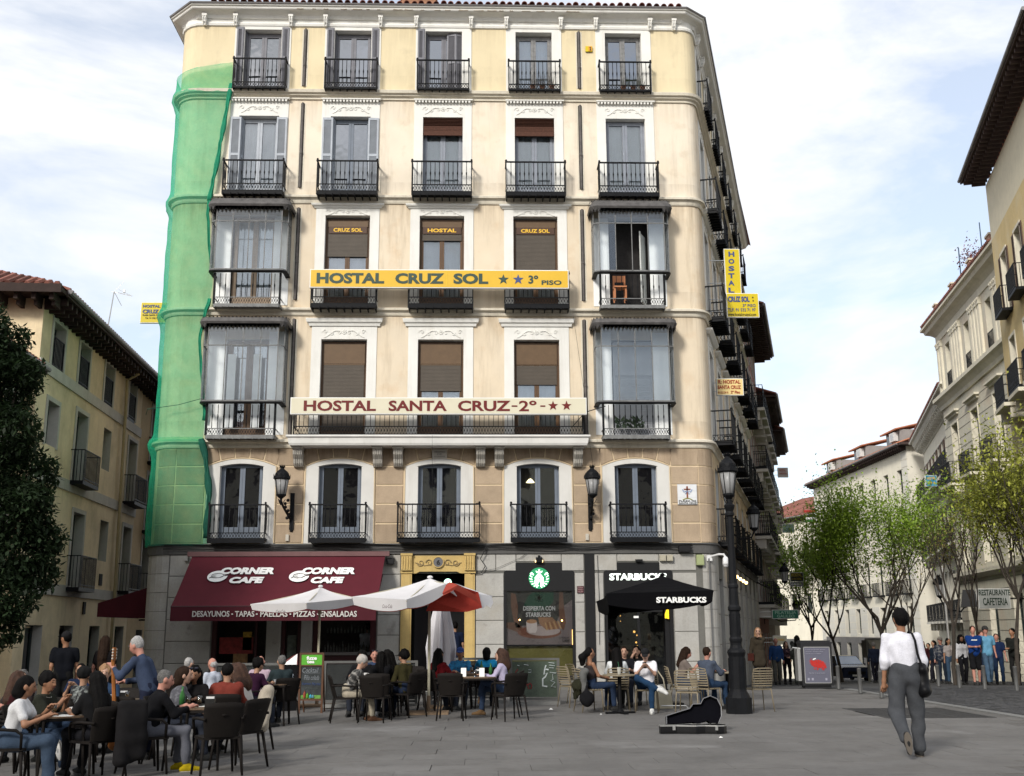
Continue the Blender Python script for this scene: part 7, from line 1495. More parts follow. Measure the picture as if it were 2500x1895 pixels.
sitter('man with cropped grey hair, black jumper, grey trousers and bright yellow shoes',372,14.15,62,'dark chair of the man in yellow shoes, a coat hung over its back',skin='pink',hair='short',hc='grey',top=(.010,.010,.012),bottom=(.15,.155,.185),sleeves='long',arms='write',lean=16,shoe=(.40,.30,.01),legs='norm',turn=10,nod=8)
sitter('woman with dark hair in a grey patterned jacket leaning towards the table',428,15.5,85,'chair of the woman in the grey patterned jacket',skin='fair',hair='bob',hc='brown',top=(.07,.07,.08),pat=(.20,.20,.22),sleeves='long',arms='lap',lean=14,female=True)
def specs(root,J,g):b=MB();c=g['head']+g['hu']*.10+g['fwd']*.04;[b.ball(c+g['side']*q,.03,8,sc=(1,.5,.6))for q in(-.035,.035)];part('sunglasses',b,mat('dark_lens',(.02,.02,.03),.1,0),root)
sitter('woman with long black hair, glasses on her head, resting her chin on her hand',482,16.3,175,'chair of the woman resting her chin',skin='tan',hair='long',top=(.013,.012,.013),arms='face',female=True,extra=specs,nod=16,lean=14,sleeves='long')
sitter('man in a rust red jumper seen from behind',556,15.9,-8,'chair of the man in the rust red jumper',skin='olive',hair='short',top=(.22,.045,.032),sleeves='long',arms='table',lean=10)
sitter('woman with curly auburn hair in a loose white T-shirt bending over the table',612,16.4,-78,'chair with a cream coat over its back under the curly auburn woman',skin='fair',hair='longcurly',hc='auburn',top=(.58,.56,.54),bottom=(.02,.025,.04),sleeves='short',arms='table',lean=18,female=True,nod=22)
sitter('white-haired person in a navy jacket looking towards the cafe',455,22.3,40,'chair of the white-haired person in navy',skin='fair',hair='short',hc='white',top=(.012,.02,.09),sleeves='long')
sitter('bald old man in a pale shirt in front of the cafe door',528,21.5,-60,'chair of the bald old man',skin='pink',hair='bald',hc='white',top=(.45,.48,.55),sleeves='long',arms='lap',bottom=(.04,.05,.03))
sitter('woman in dark purple leaning towards the old man in pink',612,20.3,35,'chair of the woman in dark purple',hair='curly',top=(.035,.010,.03),sleeves='long',female=True,lean=20)
sitter('old man in glasses and a pink shirt facing the plaza',638,21.6,190,'chair of the old man in the pink shirt',skin='pink',hair='bald',hc='white',top=(.42,.32,.38),sleeves='long',arms='fold',lean=2)
sitter('person in a grey-green top partly hidden by the drinks bin',692,21.2,-30,'chair behind the drinks bin',hair='short',hc='grey',top=(.03,.045,.05),sleeves='long')
chair_dark('empty dark armchair seen from behind in front of the yellow-shoed man table',540,13.75,-25);chair_dark('empty dark armchair at the right end of the yellow-shoed man table',590,14.35,-62)
chair_dark('empty dark armchair half hidden at the left of the guitarist',300,18.6,180);chair_dark('empty dark armchair in the gap below the rucksack',185,15.6,20);chair_dark('dark armchair pushed in at the second row left table',330,16.2,20)
chair_dark('empty dark armchair at the extreme left edge behind the white T-shirt woman',8,14.9,70);chair_dark('empty dark chair between the yellow-shoed man and the guitarist',330,15.0,50)
sitter('woman in a pale knitted cap and black and white patterned jacket leaning forward',850,21.2,80,'dark chair of the woman in the knitted cap',hair='beanie',skin='fair',top=(.03,.03,.03),pat=(.45,.43,.40),bottom=(.36,.32,.25),sleeves='long',arms='table',lean=26,female=True,shoe=(.10,.05,.03),nod=5,hatc=(.42,.39,.36))
sitter('dark-haired person in black facing the woman in the knitted cap',886,22.9,190,'chair of the dark-haired person in black',skin='fair',hair='curly',top=(.012,.012,.014),sleeves='long')
sitter('man with sunglasses on his bald head in a blue shirt',915,24.0,175,'chair of the man with sunglasses on his head',skin='pink',hair='bald',hc='grey',top=(.045,.07,.14),extra=specs)
sitter('person in black with a red bag strap sitting back to the viewer',930,21.7,5,'dark chair with its back to the viewer left of the parasol',hair='long',top=(.010,.010,.012),sleeves='long',female=True,shoe=(.4,.4,.4),extra=lambda r_,J,g:part('bag_strap',(lambda b:(b.tube([g['neck']+V3(-.10,-.02,.0),g['chest']+V3(0,-.135,-.05),g['pel']+V3(.16,-.10,.08)],.014,4),b)[-1])(MB()),cloth((.16,.03,.03)),r_))
sitter('person with big black curls leaning across the crowded table',962,23.2,-100,'chair of the person with big black curls',skin='olive',hair='longcurly',top=(.012,.012,.012),sleeves='long',lean=16)
sitter('person in an olive green jacket and jeans seen half from behind beside the parasol pole',994,21.8,-50,'chair of the person in the olive green jacket',hair='curly',skin='olive',top=(.045,.040,.016),bottom=(.02,.03,.06),sleeves='long',arms='lap',lean=10)
sitter('person in a dark red top with a black ponytail behind the parasol poles',1066,22.9,40,'chair of the person in dark red',hair='long',skin='olive',top=(.14,.008,.012),sleeves='long',female=True)
sitter('man in a royal blue cap and blue and white shirt facing the plaza',1124,24.0,182,'chair of the man in the royal blue cap',skin='tan',hair='cap',hatc=(.05,.09,.28),top=(.03,.18,.36),pat=(.02,.03,.08),arms='table')
sitter('person in a bright blue top with black straps seen from behind',1188,24.1,0,'dark chair of the person in bright blue',hair='bob',top=(.02,.28,.55),skin='olive',extra=lambda r_,J,g:part('straps',(lambda b:([b.tube([g['neck']+V3(q,-.05,-.03),g['chest']+V3(q*1.2,-.13,-.02),g['pel']+V3(q,-.13,.1)],.012,4)for q in(-.09,.09)],b)[-1])(MB()),blk,r_))
sitter('woman with curly brown hair in a lilac shirt and tan boots facing left',1232,21.7,-82,'dark chair of the woman in the lilac shirt',hair='longcurly',hc='auburn',skin='fair',top=(.42,.38,.52),bottom=(.05,.08,.15),sleeves='long',arms='table',lean=8,shoe=(.20,.12,.06),female=True,legs='cross')
chair_dark('empty dark armchair with its back to the viewer in front of the lilac-shirted woman table',1103,20.9,5);chair_dark('dark armchair at the right end of the cafe terrace',1243,20.75,-28);chair_dark('empty dark armchair beside the bright blue top',1150,24.6,170);chair_dark('empty dark armchair behind the parasol pole',1030,23.8,-60);chair_dark('empty dark armchair with its back to the viewer behind the olive jacket',1010,24.8,180);chair_dark('dark armchair with its back to the viewer before the crowded table',918,20.9,12)
sitter('tanned woman with bare shoulders and a black ponytail facing right',1440,22.8,72,'slatted chair with a grey jacket and bags under the bare-shouldered woman',chair_beige,skin='tan',hair='pony',top=(.05,.04,.04),sleeves='none',bottom=(.03,.05,.10),arms='lap',lean=0,female=True)
sitter('person with very long black hair and white sleeves seen from behind at the round table',1506,23.1,4,'slatted chair behind the round pedestal table',chair_beige,hair='verylong',top=(.60,.62,.63),sleeves='long',female=True,bottom=(.02,.02,.02))
sitter('young man in a black jersey with white shoulder stripes behind the long-haired person',1524,24.4,188,'slatted chair of the young man in the black jersey',chair_beige,skin='fair',hair='short',hc='brown',top=(.015,.015,.02),extra=lambda r_,J,g:part('shoulder_stripes',(lambda b:([b.tube([J['sho',i]+V3(q,.01,.055),J['sho',i]*.6+J['elb',i]*.4+V3(q+(.05 if i else-.05),0,.02)],.007,4)for i in(0,1)for q in(-.02,.02)],b)[-1])(MB()),white_l,r_))
sitter('woman with dark hair drinking beside the coffee shop door',1556,24.9,200,'slatted chair of the woman by the coffee shop door',chair_beige,skin='fair',hair='long',top=(.015,.015,.015),sleeves='long',arms='face',female=True)
sitter('man in white T-shirt and black cap reading his phone with crossed legs',1576,22.45,192,'slatted chair of the man reading his phone',chair_beige,skin='fair',hair='cap',top=(.72,.70,.73),bottom=(.02,.055,.12),arms='phone',lean=6,nod=24,legs='ankle4',shoe=(.62,.62,.60),extra=lambda r_,J,g:(part('phone',(lambda b:(b.box(-.04,.04,.37,.385,.86,.98),b)[-1])(MB()),blk,r_)))
sitter('woman with long brown hair in a taupe T-shirt looking down',1662,23.7,95,'slatted chair of the woman in the taupe T-shirt',chair_beige,skin='pink',hair='long',hc='brown',top=(.22,.18,.16),bottom=(.03,.05,.09),arms='phone',nod=22,lean=8,female=True)
sitter('man in a blue-grey hoodie and jeans seen from behind left of the lamp post',1722,22.9,48,'slatted chair with its back to the viewer under the man in the hoodie',chair_beige,skin='pink',hair='short',hc='brown',top=(.085,.105,.15),bottom=(.03,.06,.12),sleeves='long',arms='table',lean=6)
chair_beige('empty slatted chair turned sideways between the guitar case and the hoodie',1680,21.6,22);chair_beige('empty slatted chair just right of the lamp post',1848,22.6,-12);chair_beige('empty slatted chair at the left end of the coffee shop tables',1398,24.2,60);chair_beige('empty slatted chair behind the bare-shouldered woman',1418,25.4,120)
def mans(root,J,g):pass
def walk_extra(root,J,g):
 b=MB();p,c,n=g['pel'],g['chest'],g['neck']
 b.tube([n+V3(.115,.03,.03),n+V3(.125,-.05,.0),c+V3(.135,-.125,.05),c+V3(.150,-.13,-.12),p+V3(.19,-.12,.16)],.017,6,flat=.5);b.tube([n+V3(.105,.03,.02),n+V3(.11,.10,-.05),c+V3(.14,.13,-.05),p+V3(.2,.12,.12)],.017,6,flat=.5)
 part('shoulder_strap',b,blk,root)
 P,Q=grow([('c',p+V3(.20,-.10,.10),p+V3(.20,.08,.10),.035,.035),('c',p+V3(.215,-.11,-.16),p+V3(.215,.10,-.16),.055,.055),('c',p+V3(.205,-.02,.12),p+V3(.215,-.02,-.16),.075,.095)],.014,.06,.004,3)
 link('shoulder_bag',net_mesh('shoulder_bag',(P,Q),blk),root)
wc={('knee',0):V3(-.145,.0,.55),('ank',0):V3(-.125,-.30,.245),('knee',1):V3(.135,.07,.53),('ank',1):V3(.125,.04,.09)}
person('man walking away in a white long-sleeved top and grey trousers with a shoulder bag',2205,14.45,6,'stand',skin='tan',hair='thick',hc='black',top=(.66,.66,.72),bottom=(.085,.09,.10),sleeves='pushed',legs='walk',legkind='wide',arms='down',hgt=1.82,custom=wc,shoe=(.03,.03,.03),extra=walk_extra,turn=-20,res=.0125,lean=2)
def gtr(root,J,g):
 wood=mat('guitar_wood',(.30,.11,.03),.35,.15,6);a=J['wri',0];up=V3(-.06,.08,.98);up/=np.linalg.norm(up)
 b=MB();b.tube([a-up*.55,a-up*.1,a+up*.10],[.03,.026,.025],6);b.box(a[0]-.035,a[0]+.035,a[1]-.01,a[1]+.012,a[2]+.09,a[2]+.27);part('guitar_neck',b,wood,root)
 c=a-up*.62+V3(.02,-.02,-.05);P,Q=grow([('e',c,(.15,.05,.16)),('e',c-V3(0,0,.25),(.20,.055,.20))],.014,.04);link('guitar_body',net_mesh('guitar_body',(P,Q),wood),root)
 b=MB();[b.ball(V3(a[0]+s*.048,a[1]-.005,a[2]+.12+.04*k),.014,6)for s in(-1,1)for k in range(4)];part('tuning_pegs',b,mat('cream_pegs',(.5,.45,.38),.4,0),root)
person('old man with wavy white hair in a blue blazer bending over a guitar',372,15.9,-78,'stand',skin='pink',hair='short',hc='white',top=(.055,.075,.13),bottom=(.02,.025,.05),sleeves='long',arms='guitar',lean=20,hgt=1.66,nod=16,extra=gtr)
person('man in a black T-shirt, shorts and cap standing with his back turned',158,22.4,-20,'stand',skin='tan',hair='cap',top=(.008,.009,.013),bottom=(.014,.014,.014),legkind='shorts',arms='bag',hgt=1.80,turn=-50,extra=lambda r_,J,g:part('plastic_bag',(lambda b:(b.ball(J['wri',1]+V3(0,0,-.25),.17,10,sc=(.6,.6,1.2)),b)[-1])(MB()),mat('silver_bag',(.32,.33,.34),.5,.2,12),r_,smooth=True))
person('long-haired woman in a black T-shirt standing with her back turned by the yellow house',256,23.0,8,'stand',skin='pink',hair='verylong',hc='brown',top=(.012,.010,.011),bottom=(.01,.01,.012),arms='down',female=True,hgt=1.70)
person('waiter in a white shirt standing inside the cafe',872,33.0,-30,'stand',x=-3.35,z=.1,skin='olive',top=(.55,.55,.62),bottom=(.02,.02,.02),sleeves='long',arms='front',hgt=1.7)
person('person in dark blue stepping into the ochre doorway',1110,32.2,0,'stand',x=-.75,z=.1,skin='olive',top=(.012,.02,.05),bottom=(.01,.016,.04),arms='down',hgt=1.72)
person('blonde woman with sunglasses in a brown coat standing by the side street wall',1853,33.5,190,'stand',skin='fair',hair='long',hc='blonde',top=(.050,.040,.028),bottom=(.01,.01,.012),sleeves='long',arms='smoke',female=True,hgt=1.72,res=.02,extra=lambda r_,J,g:(link('coat_skirt',net_mesh('coat_skirt',grow([('c',g['pel']+V3(-.05,0,.1),g['pel']+V3(-.07,0,-.22),.12,.14),('c',g['pel']+V3(.05,0,.1),g['pel']+V3(.07,0,-.22),.12,.14)],.02,.05,.005),cloth((.050,.040,.028))),r_),part('sunglasses',(lambda b:([b.ball(g['head']+g['fwd']*.095+g['side']*q+g['hu']*.014,.022,8,sc=(1.2,.5,.8))for q in(-.034,.034)],b)[-1])(MB()),blk,r_),part('handbag',(lambda b:(b.box(.16,.34,.02,.16,.78,1.0),b)[-1])(MB()),cloth((.07,.02,.015)),r_)))
person('old man in a bright blue jacket coming up the side street',1895,43,185,'stand',skin='pink',hair='bald',hc='grey',top=(.025,.07,.20),bottom=(.12,.12,.11),sleeves='long',legs='step',arms='down',hgt=1.72)
person('woman in dark clothes with a pale scarf beside the blue-jacketed man',1920,43.6,180,'stand',skin='fair',hair='long',hc='auburn',top=(.02,.012,.02),pat=(.2,.12,.12),bottom=(.012,.012,.016),sleeves='long',female=True,hgt=1.6,arms='front')
person('person with long black hair in a grey-green coat walking down the side street',1948,41,20,'stand',hair='verylong',top=(.06,.065,.06),bottom=(.05,.055,.05),sleeves='long',female=True,hgt=1.74,legkind='wide',arms='down')
person('person in navy walking beyond the white market awning',2134,50,0,'stand',hair='short',hc='grey',top=(.014,.02,.04),bottom=(.012,.012,.02),sleeves='long',legs='step',arms='down')
person('man in a cap and dark jacket beyond the right bollards',2298,42,190,'stand',skin='pink',hair='cap',hatc=(.2,.18,.16),top=(.02,.025,.04),pat=(.2,.2,.2),bottom=(.02,.03,.05),sleeves='long',hgt=1.68,arms='down')
person('woman in a pale top and jeans beyond the right bollards',2318,41,170,'stand',skin='tan',hair='long',top=(.30,.27,.26),bottom=(.05,.09,.15),female=True,hgt=1.62,arms='down')
person('woman in a white blouse and black trousers walking up beside the bare tree',2350,38.5,185,'stand',skin='tan',hair='longcurly',top=(.50,.50,.52),pat=(.3,.3,.32),bottom=(.015,.015,.018),sleeves='long',legs='step',female=True,hgt=1.64,arms='bag')
person('tall man in a royal blue T-shirt and black shorts',2380,36.0,195,'stand',skin='pink',hair='short',hc='brown',top=(.010,.045,.20),bottom=(.012,.012,.014),legkind='shorts',legs='step',hgt=1.84,arms='front',extra=lambda r_,J,g:part('chest_print',(lambda b:(b.box(-.09,.09,.135,.14,g['chest'][2]+.0,g['chest'][2]+.025),b)[-1])(MB()),white_l,r_))
person('man in a pale blue T-shirt, cap and jeans next to the royal blue T-shirt',2411,36.2,180,'stand',skin='pink',hair='cap',hatc=(.05,.05,.05),top=(.12,.30,.45),bottom=(.08,.14,.22),legs='step',hgt=1.84,arms='down')
person('person in red half hidden behind the two men in blue',2400,38.5,180,'stand',skin='pink',hair='short',hc='auburn',top=(.2,.05,.05),bottom=(.03,.05,.1),hgt=1.76,arms='down')
person('person in a navy top at the elbow of the pale blue T-shirt man',2436,38.0,200,'stand',skin='pink',hair='short',hc='brown',top=(.015,.03,.09),bottom=(.02,.04,.09),hgt=1.66,arms='down')
person('man in dark clothes standing behind the right hand tree trunk',2476,35.5,240,'stand',skin='tan',hair='short',top=(.02,.022,.02),bottom=(.02,.02,.02),sleeves='long',hgt=1.74,arms='front')
for i,(px,Y,c,lb)in enumerate(((2255,47,(.06,.015,.02),'dark red top'),(2268,50,(.02,.02,.02),'black top'),(2281,46,(.02,.03,.05),'navy coat'),(2242,53,(.05,.05,.06),'charcoal coat'))):
 person('distant passer-by in a %s in the shade of the right hand houses'%lb,px,Y,180+i*40,'stand',top=c,hair='short' if i%2 else 'long',bottom=(.02,.02,.03),sleeves='long',arms='down',legs='step',hgt=1.68)
def lump(name,label,cat,prims,h,m,loc,rz=0,k=.04,folds=.008,freq=24):return tag(link(name,net_mesh(name,grow(prims,h,k,folds,5,freq=freq),m),None,loc,rz),label,cat)
def at(px,Y):x=PY(px,1650,Y).x;return(x,Y,gz(x,Y))
lump('hanging_coat','dark coat hanging over the chair back of the yellow-shoed man','coat',[('c',(-.12,0,.84),(.12,0,.84),.06,.06),('c',(-.10,0,.75),(-.12,-.05,.22),.08,.09),('c',(.10,0,.75),(.10,-.03,.28),.08,.08),('e',(0,-.03,.52),(.17,.09,.34))],.014,cloth((.016,.015,.016)),(at(330,13.75)),.6)
lump('hanging_coat','cream coat draped over the chair of the curly auburn woman','coat',[('c',(-.16,0,.84),(.14,0,.86),.07,.07),('c',(-.13,-.02,.78),(-.16,-.06,.35),.09,.11),('c',(.10,-.02,.78),(.14,-.08,.42),.10,.10)],.015,cloth((.42,.37,.30)),at(655,16.2),-1.3)
lump('folded_jacket','grey jacket knotted over the chair back of the bare-shouldered woman','jacket',[('c',(-.16,0,.80),(.16,0,.80),.06,.06),('c',(-.1,-.03,.72),(-.12,-.05,.42),.09,.06),('c',(.10,-.03,.74),(.14,-.03,.30),.08,.06)],.017,cloth((.16,.16,.155)),at(1422,22.6),-1.2)
lump('handbag','black handbag hanging from the bare-shouldered woman chair','bag',[('e',(0,0,.28),(.15,.09,.16)),('c',(0,0,.4),(0,0,.6),.03,.02)],.017,cloth((.012,.012,.014)),at(1432,22.3))
lump('fur_trim_bag','black and olive fluffy bag at the left of the bare-shouldered woman','bag',[('e',(0,0,.50),(.13,.08,.15)),('c',(-.04,0,.4),(-.06,0,.28),.05,.03)],.017,cloth((.03,.03,.018)),at(1412,22.5),0,.04,.02,60)
tb=thing('tote_bag','cream canvas tote bag standing under the phone reader chair','bag',at(1612,23.4));m_=mat('cream_canvas',(.42,.38,.28),.9,.08,4);part('bag_body',(lambda b:(b.add([(-.24,-.06,.01),(.24,-.06,.01),(.24,.06,.01),(-.24,.06,.01),(-.22,-.05,.36),(.20,-.04,.37),(.20,.04,.37),(-.22,.05,.36)],[(0,3,2,1),(4,5,6,7),(0,1,5,4),(1,2,6,5),(2,3,7,6),(3,0,4,7)]),b)[-1])(MB()),m_,tb);part('handle',(lambda b:(b.tube([(-.12,0,.36),(-.14,0,.7),(-.06,0,.78),(.06,0,.6),(.10,0,.36)],.014,5),b)[-1])(MB()),m_,tb)
gc=thing('guitar_case','open black guitar case lying on the paving with its lid raised','instrument case',(3.38,17.9,0),radians(4))
out_=[(-.56,.055),(-.30,.06),(-.12,.13),(-.02,.16),(.06,.12),(.14,.12),(.30,.20),(.42,.19),(.49,.10),(.50,0)];out_=out_+[(x,-y)for x,y in out_[::-1][1:]]
mb=MB();n=len(out_);mb.slab([(x,y)for x,y in out_][::-1],.0,.03);vs=[(x,y,.02)for x,y in out_]+[(x,y,.13)for x,y in out_]+[(x*.965,y*.90,.13)for x,y in out_]+[(x*.965,y*.90,.03)for x,y in out_]
fs=[(i,(i+1)%n,n+(i+1)%n,n+i)for i in range(n)]+[(n+i,n+(i+1)%n,2*n+(i+1)%n,2*n+i)for i in range(n)]+[(2*n+i,2*n+(i+1)%n,3*n+(i+1)%n,3*n+i)for i in range(n)]
mb.add(vs,fs);part('case_base',mb,mat('black_case_shell',(.007,.007,.008),.4,.1,5),gc,fix=True)
mb=MB();mb.add([(x*1.005,y*1.01,z)for z in(.115,.135)for x,y in out_],[(i,(i+1)%n,n+(i+1)%n,n+i)for i in range(n)]);[mb.box(x-.02,x+.02,-.215 if x>.2 else(-.15 if x>-.15 else-.085),-.19 if x>.2 else(-.13 if x>-.15 else-.05),.06,.12)for x in(-.35,-.02,.30)];part('metal_trim',mb,alu,gc)
lo_=[(1340,1385),(1345,1322),(1430,1298),(1530,1270),(1558,1238),(1618,1236),(1645,1196),(1700,1177),(1752,1200),(1775,1262),(1768,1330),(1740,1380),(1690,1392),(1655,1362),(1610,1372),(1590,1392),(1540,1372),(1450,1378)]
lp_=[((a-1545)/471,(1388-b)/471)for a,b in lo_];nl=len(lp_);mb=MB()
def lv_(x,d,o):return(x+.03,.17+d*.30+o*.95,.125+d*.95-o*.30)
mb.add([lv_(x,d,.0)for x,d in lp_]+[lv_(x*.96,.20+(d-.20)*.9,.06)for x,d in lp_]+[lv_(x,d,.085)for x,d in lp_],[(i,(i+1)%nl,nl+(i+1)%nl,nl+i)for i in range(nl)]+[tuple(range(nl,2*nl)),tuple(range(3*nl-1,2*nl-1,-1))]+[(i,2*nl+i,2*nl+(i+1)%nl,(i+1)%nl)for i in range(nl)]);part('case_lid',mb,mat('black_plush',(.004,.004,.006),.95,.1,9,spec=.05),gc)
mb=MB();mb.tube([lv_(x,d,0)for x,d in lp_[:12]],.008,5);part('lid_trim',mb,mat('worn_trim',(.16,.16,.17),.4,.1),gc)
def lamp_post(label,x,y,s=1.0,H=4.35):
 o=thing('street_lamp',label,'street lamp',(x,y,gz(x,y)));a,b=MB(),MB()
 c=MB();c.slab([(.26*s*cos(q)*1.15,.26*s*sin(q)*1.15)for q in[pi/8+k*pi/4 for k in range(8)]],0,.30*s);c.lathe([(.27,.30),(.24,.36),(.20,.42),(.19,.46),(.185,1.08),(.20,1.12),(.215,1.16),(.20,1.2),(.15,1.24),(.13,1.3),(.13,1.34),(.145,1.38),(.15,1.42),(.125,1.46),(.13,1.75),(.12,1.95),(.15,1.98),(.15,2.03),(.115,2.08),(.105,2.4),(.12,2.42),(.12,2.46),(.10,2.5),(.075,3.6),(.07,H-.45),(.10,H-.42),(.10,H-.38),(.085,H-.34),(.12,H-.26),(.13,H-.22),(.06,H-.16),(.05,H-.08)],(0,0,0),16);part('post',c,iron,o,smooth=False)
 c=MB()
 for k in range(8):
  q=k*pi/4;c.tube([(.19*cos(q),.19*sin(q),.48),(.19*cos(q),.19*sin(q),1.05)],.012,4);c.tube([(.128*cos(q),.128*sin(q),1.5),(.125*cos(q+.3),.125*sin(q+.3),1.9)],.010,4)
 part('post_relief',c,iron,o);lantern(a,b,.90,H);part('lantern_cage',a,iron,o);part('lamp_glass',b,lamp_glass,o,smooth=True)
 c=MB()
 for k in range(4):q=k*pi/2+.78;c.tube([(.06*cos(q),.06*sin(q),H-.2),(.13*cos(q),.13*sin(q),H-.1),(.15*cos(q),.15*sin(q),H)],.012,4)
 part('scroll_bracket',c,iron,o);o.scale=(.86,.86,1);return o
p=GP(1805,1742);lamp_post('tall black cast iron street lamp beside the guitar case',p.x,p.y,1.0,4.28)
def arm_lamp(label,px,py,Y,s=.9):
 q=PY(px,py,Y);o=thing('bracket_lantern',label,'lantern',(q.x,Y,q.z),0,'bracket lanterns on the side street wall');a,b=MB(),MB();lantern(a,b,s,0);part('lantern_cage',a,iron,o);part('lamp_glass',b,lamp_glass,o)
 wx=SO[0]+(Y-D)/SDIR[1]*SDIR[0]-q.x;c=MB();c.tube([(0,0,-.1),(-.1,0,-.3),(wx*.5,0,-.35),(wx*.8,0,-.15),(wx,0,.0)],[.03,.03,.03,.03,.04],6);c.tube([(wx*.25+.12*cos(t),0,-.22+.1*sin(t))for t in[i*.6 for i in range(9)]],.018,5);c.tube([(wx,0,-.5),(wx,0,.5)],.04,6);part('wall_bracket',c,iron,o)
arm_lamp('nearest bracket lantern on the side street behind the lamp post',1841,1290,36.0);arm_lamp('second bracket lantern far down the side street',1916,1420,52)
arm_lamp('small distant bracket lantern below the green stamp shop sign',1946,1500,58)
q=PY(2295,1455,50);o=thing('bracket_lantern','bracket lantern on the pilastered stone house','lantern',(q.x,50,q.z));a,b=MB(),MB();lantern(a,b,1.0,0);part('lantern_cage',a,iron,o);part('lamp_glass',b,lamp_glass,o);a=MB();a.tube([(0,0,-.1),(.2,0,-.6),(.9,0,-.7),(1.4,0,-.2)],.04,6);part('wall_bracket',a,iron,o)
bol=MB();bol.lathe([(.055,0),(.055,.02),(.05,.03),(.05,.86),(.053,.87),(.053,.90),(.03,.92),(0,.925)],(0,0,0),14);bol=bol.mesh('bollard',mat('dark_grey_bollard',(.07,.07,.068),.5,.1,4),True)
for k,(px,py)in enumerate(((2048,1683),(2101,1693),(2153,1704),(2292,1676),(2343,1680),(2405,1683),(2483,1687))):
 p=GP(px,py);tag(link('bollard',bol,None,(p.x,p.y,p.z),sc=(1,1,.68)),['grey bollard just right of the poster bin','grey bollard between the poster bin and the walking man','grey bollard at the left hand of the walking man','grey bollard in the right hand row, nearest the walking man','grey bollard in front of the woman in the white blouse','grey bollard in front of the man in pale blue','grey bollard at the far right end of the row'][k],'bollard','grey metal bollards along the roadway')
p=GP(1998,1681);bn=thing('poster_bin','black street bin carrying a grey poster with a red pig made of dots','bin',(p.x,p.y,p.z),radians(-6));s_=11.6/1000*1.0
mb=MB();mb.box(-.42,.42,-.05,.55,.08,1.20);mb.box(-.36,.36,.0,.5,0,.08);mb.slab([(-.44,-.06),(.44,-.06),(.44,.56),(-.44,.56)],1.2,1.25);mb.box(-.40,.40,.0,.5,1.25,1.29);part('body',mb,mat('graphite_bin',(.02,.02,.022),.4,.1,4),bn)
mb=MB();mb.box(-.34,.34,-.07,-.055,.16,1.10);part('poster',mb,mat('poster_grey',(.105,.105,.14),.5,.03,3),bn);mb=MB()
for a in((-.36,-.34,.14,1.12),(.34,.36,.14,1.12)):mb.box(a[0],a[1],-.075,-.05,a[2],a[3])
mb.box(-.36,.36,-.075,-.05,1.10,1.12);mb.box(-.36,.36,-.075,-.05,.14,.16);part('poster_frame',mb,alu,bn)
red=mat('poster_red',(.42,.02,.015),.5,.1,40);mb=MB();rr=random.Random(4)
def dot(x,z,r):mb.add([(x+r*cos(t),-.075-rr.uniform(0,.002),z+r*sin(t))for t in[k*pi/3 for k in range(6)]],[(0,1,2,3,4,5)])
for k in range(420):
 t,r=rr.uniform(0,6.28),sqrt(rr.random());dot(.02+.185*r*cos(t),.66+.105*r*sin(t),.012)
for k in range(60):dot(-.15+rr.gauss(0,.03),.72+rr.gauss(0,.03),.010);dot(rr.choice((-.08,.0,.12,.16))+rr.gauss(0,.014),.54+rr.gauss(0,.028),.010);dot(.20+rr.gauss(0,.02),.60+rr.gauss(0,.03),.010)
part('poster_picture',mb,red,bn,kind='stuff');mb=MB();mb.add([(-.12,-.08,.76),(-.04,-.08,.79),(-.03,-.08,.82),(-.11,-.08,.80)],[(0,1,2,3)]);part('poster_coin',mb,white_l,bn)
pl_=mat('poster_pale_text',(.30,.30,.36),.5,0)
for i,s in enumerate(('Cada pequeño gesto','suma. Deposita','aquí tus colillas')):fit_text(s,bn,pl_,-.30,.24-.06*i,1.03-.055*i,1.06-.055*i,-.076,.01)
fit_text('No las tires al suelo',bn,pl_,-.24,.20,.40,.43,-.076,.01)
for x in(-.26,-.15,.22):mb=MB();mb.box(x-.025,x+.025,-.077,-.071,.22,.28);part('poster_mark',mb,pl_,bn)
mb=MB();mb.tube([(-.42,.0,1.06),(-.62,.05,1.1),(-.66,.2,1.02)],.02,6);mb.box(-.52,-.43,.0,.45,.2,1.1);part('side_ashtray',mb,alu,bn)
ck=thing('kiosk_awning','white market awning on a grey frame behind the walking man','awning',(PY(2143,1620,58).x,58,gz(11,58)));mb=MB();mb.box(-.55,-.42,-.05,.05,0,2.1);mb.box(.42,.55,-.05,.05,0,2.1);mb.box(-.6,.8,-.08,.0,2.08,2.2);part('frame',mb,mat('grey_frame',(.12,.12,.11),.6,.1),ck);mb=MB();mb.add([(-.5,-.1,2.1),(.7,-.1,2.1),(.7,-.7,1.2),(-.0,-.7,1.25),(-.35,-.4,1.65)],[(0,4,3,2,1)]);mb.box(-.5,.7,.0,.8,1.2,2.1);part('canvas',mb,mat('dirty_white_canvas',(.20,.19,.165),.9,.1),ck)
cx_=PY(2064,1640,66);car=thing('parked_car','small dark blue car with headlights on coming up the side street','car',(cx_.x,66,gz(cx_.x,66)));cb=mat('dark_blue_paint',(.012,.02,.05),.25,.05,3)
def car_prof(mb,P,y0,y1,inset=0):pass
mb=MB();S=[(-2.0,.25,.85,.80),(-1.9,.28,.80,.88),(-1.0,.30,.96,.86),(-.9,.3,.98,.86),(1.9,.32,1.0,.86),(2.1,.3,.9,.80)];vs=[]
for y,z0,z1,w in S:vs+=[(-w,y,z0),(w,y,z0),(w,y,z1-.18),(w*.93,y,z1),(-w*.93,y,z1),(-w,y,z1-.18)]
mb.add(vs,[(0,1,2,3,4,5)]+[tuple(range(35,29,-1))]+[(i*6+k,(i+1)*6+k,(i+1)*6+(k+1)%6,i*6+(k+1)%6)for i in range(5)for k in range(6)])
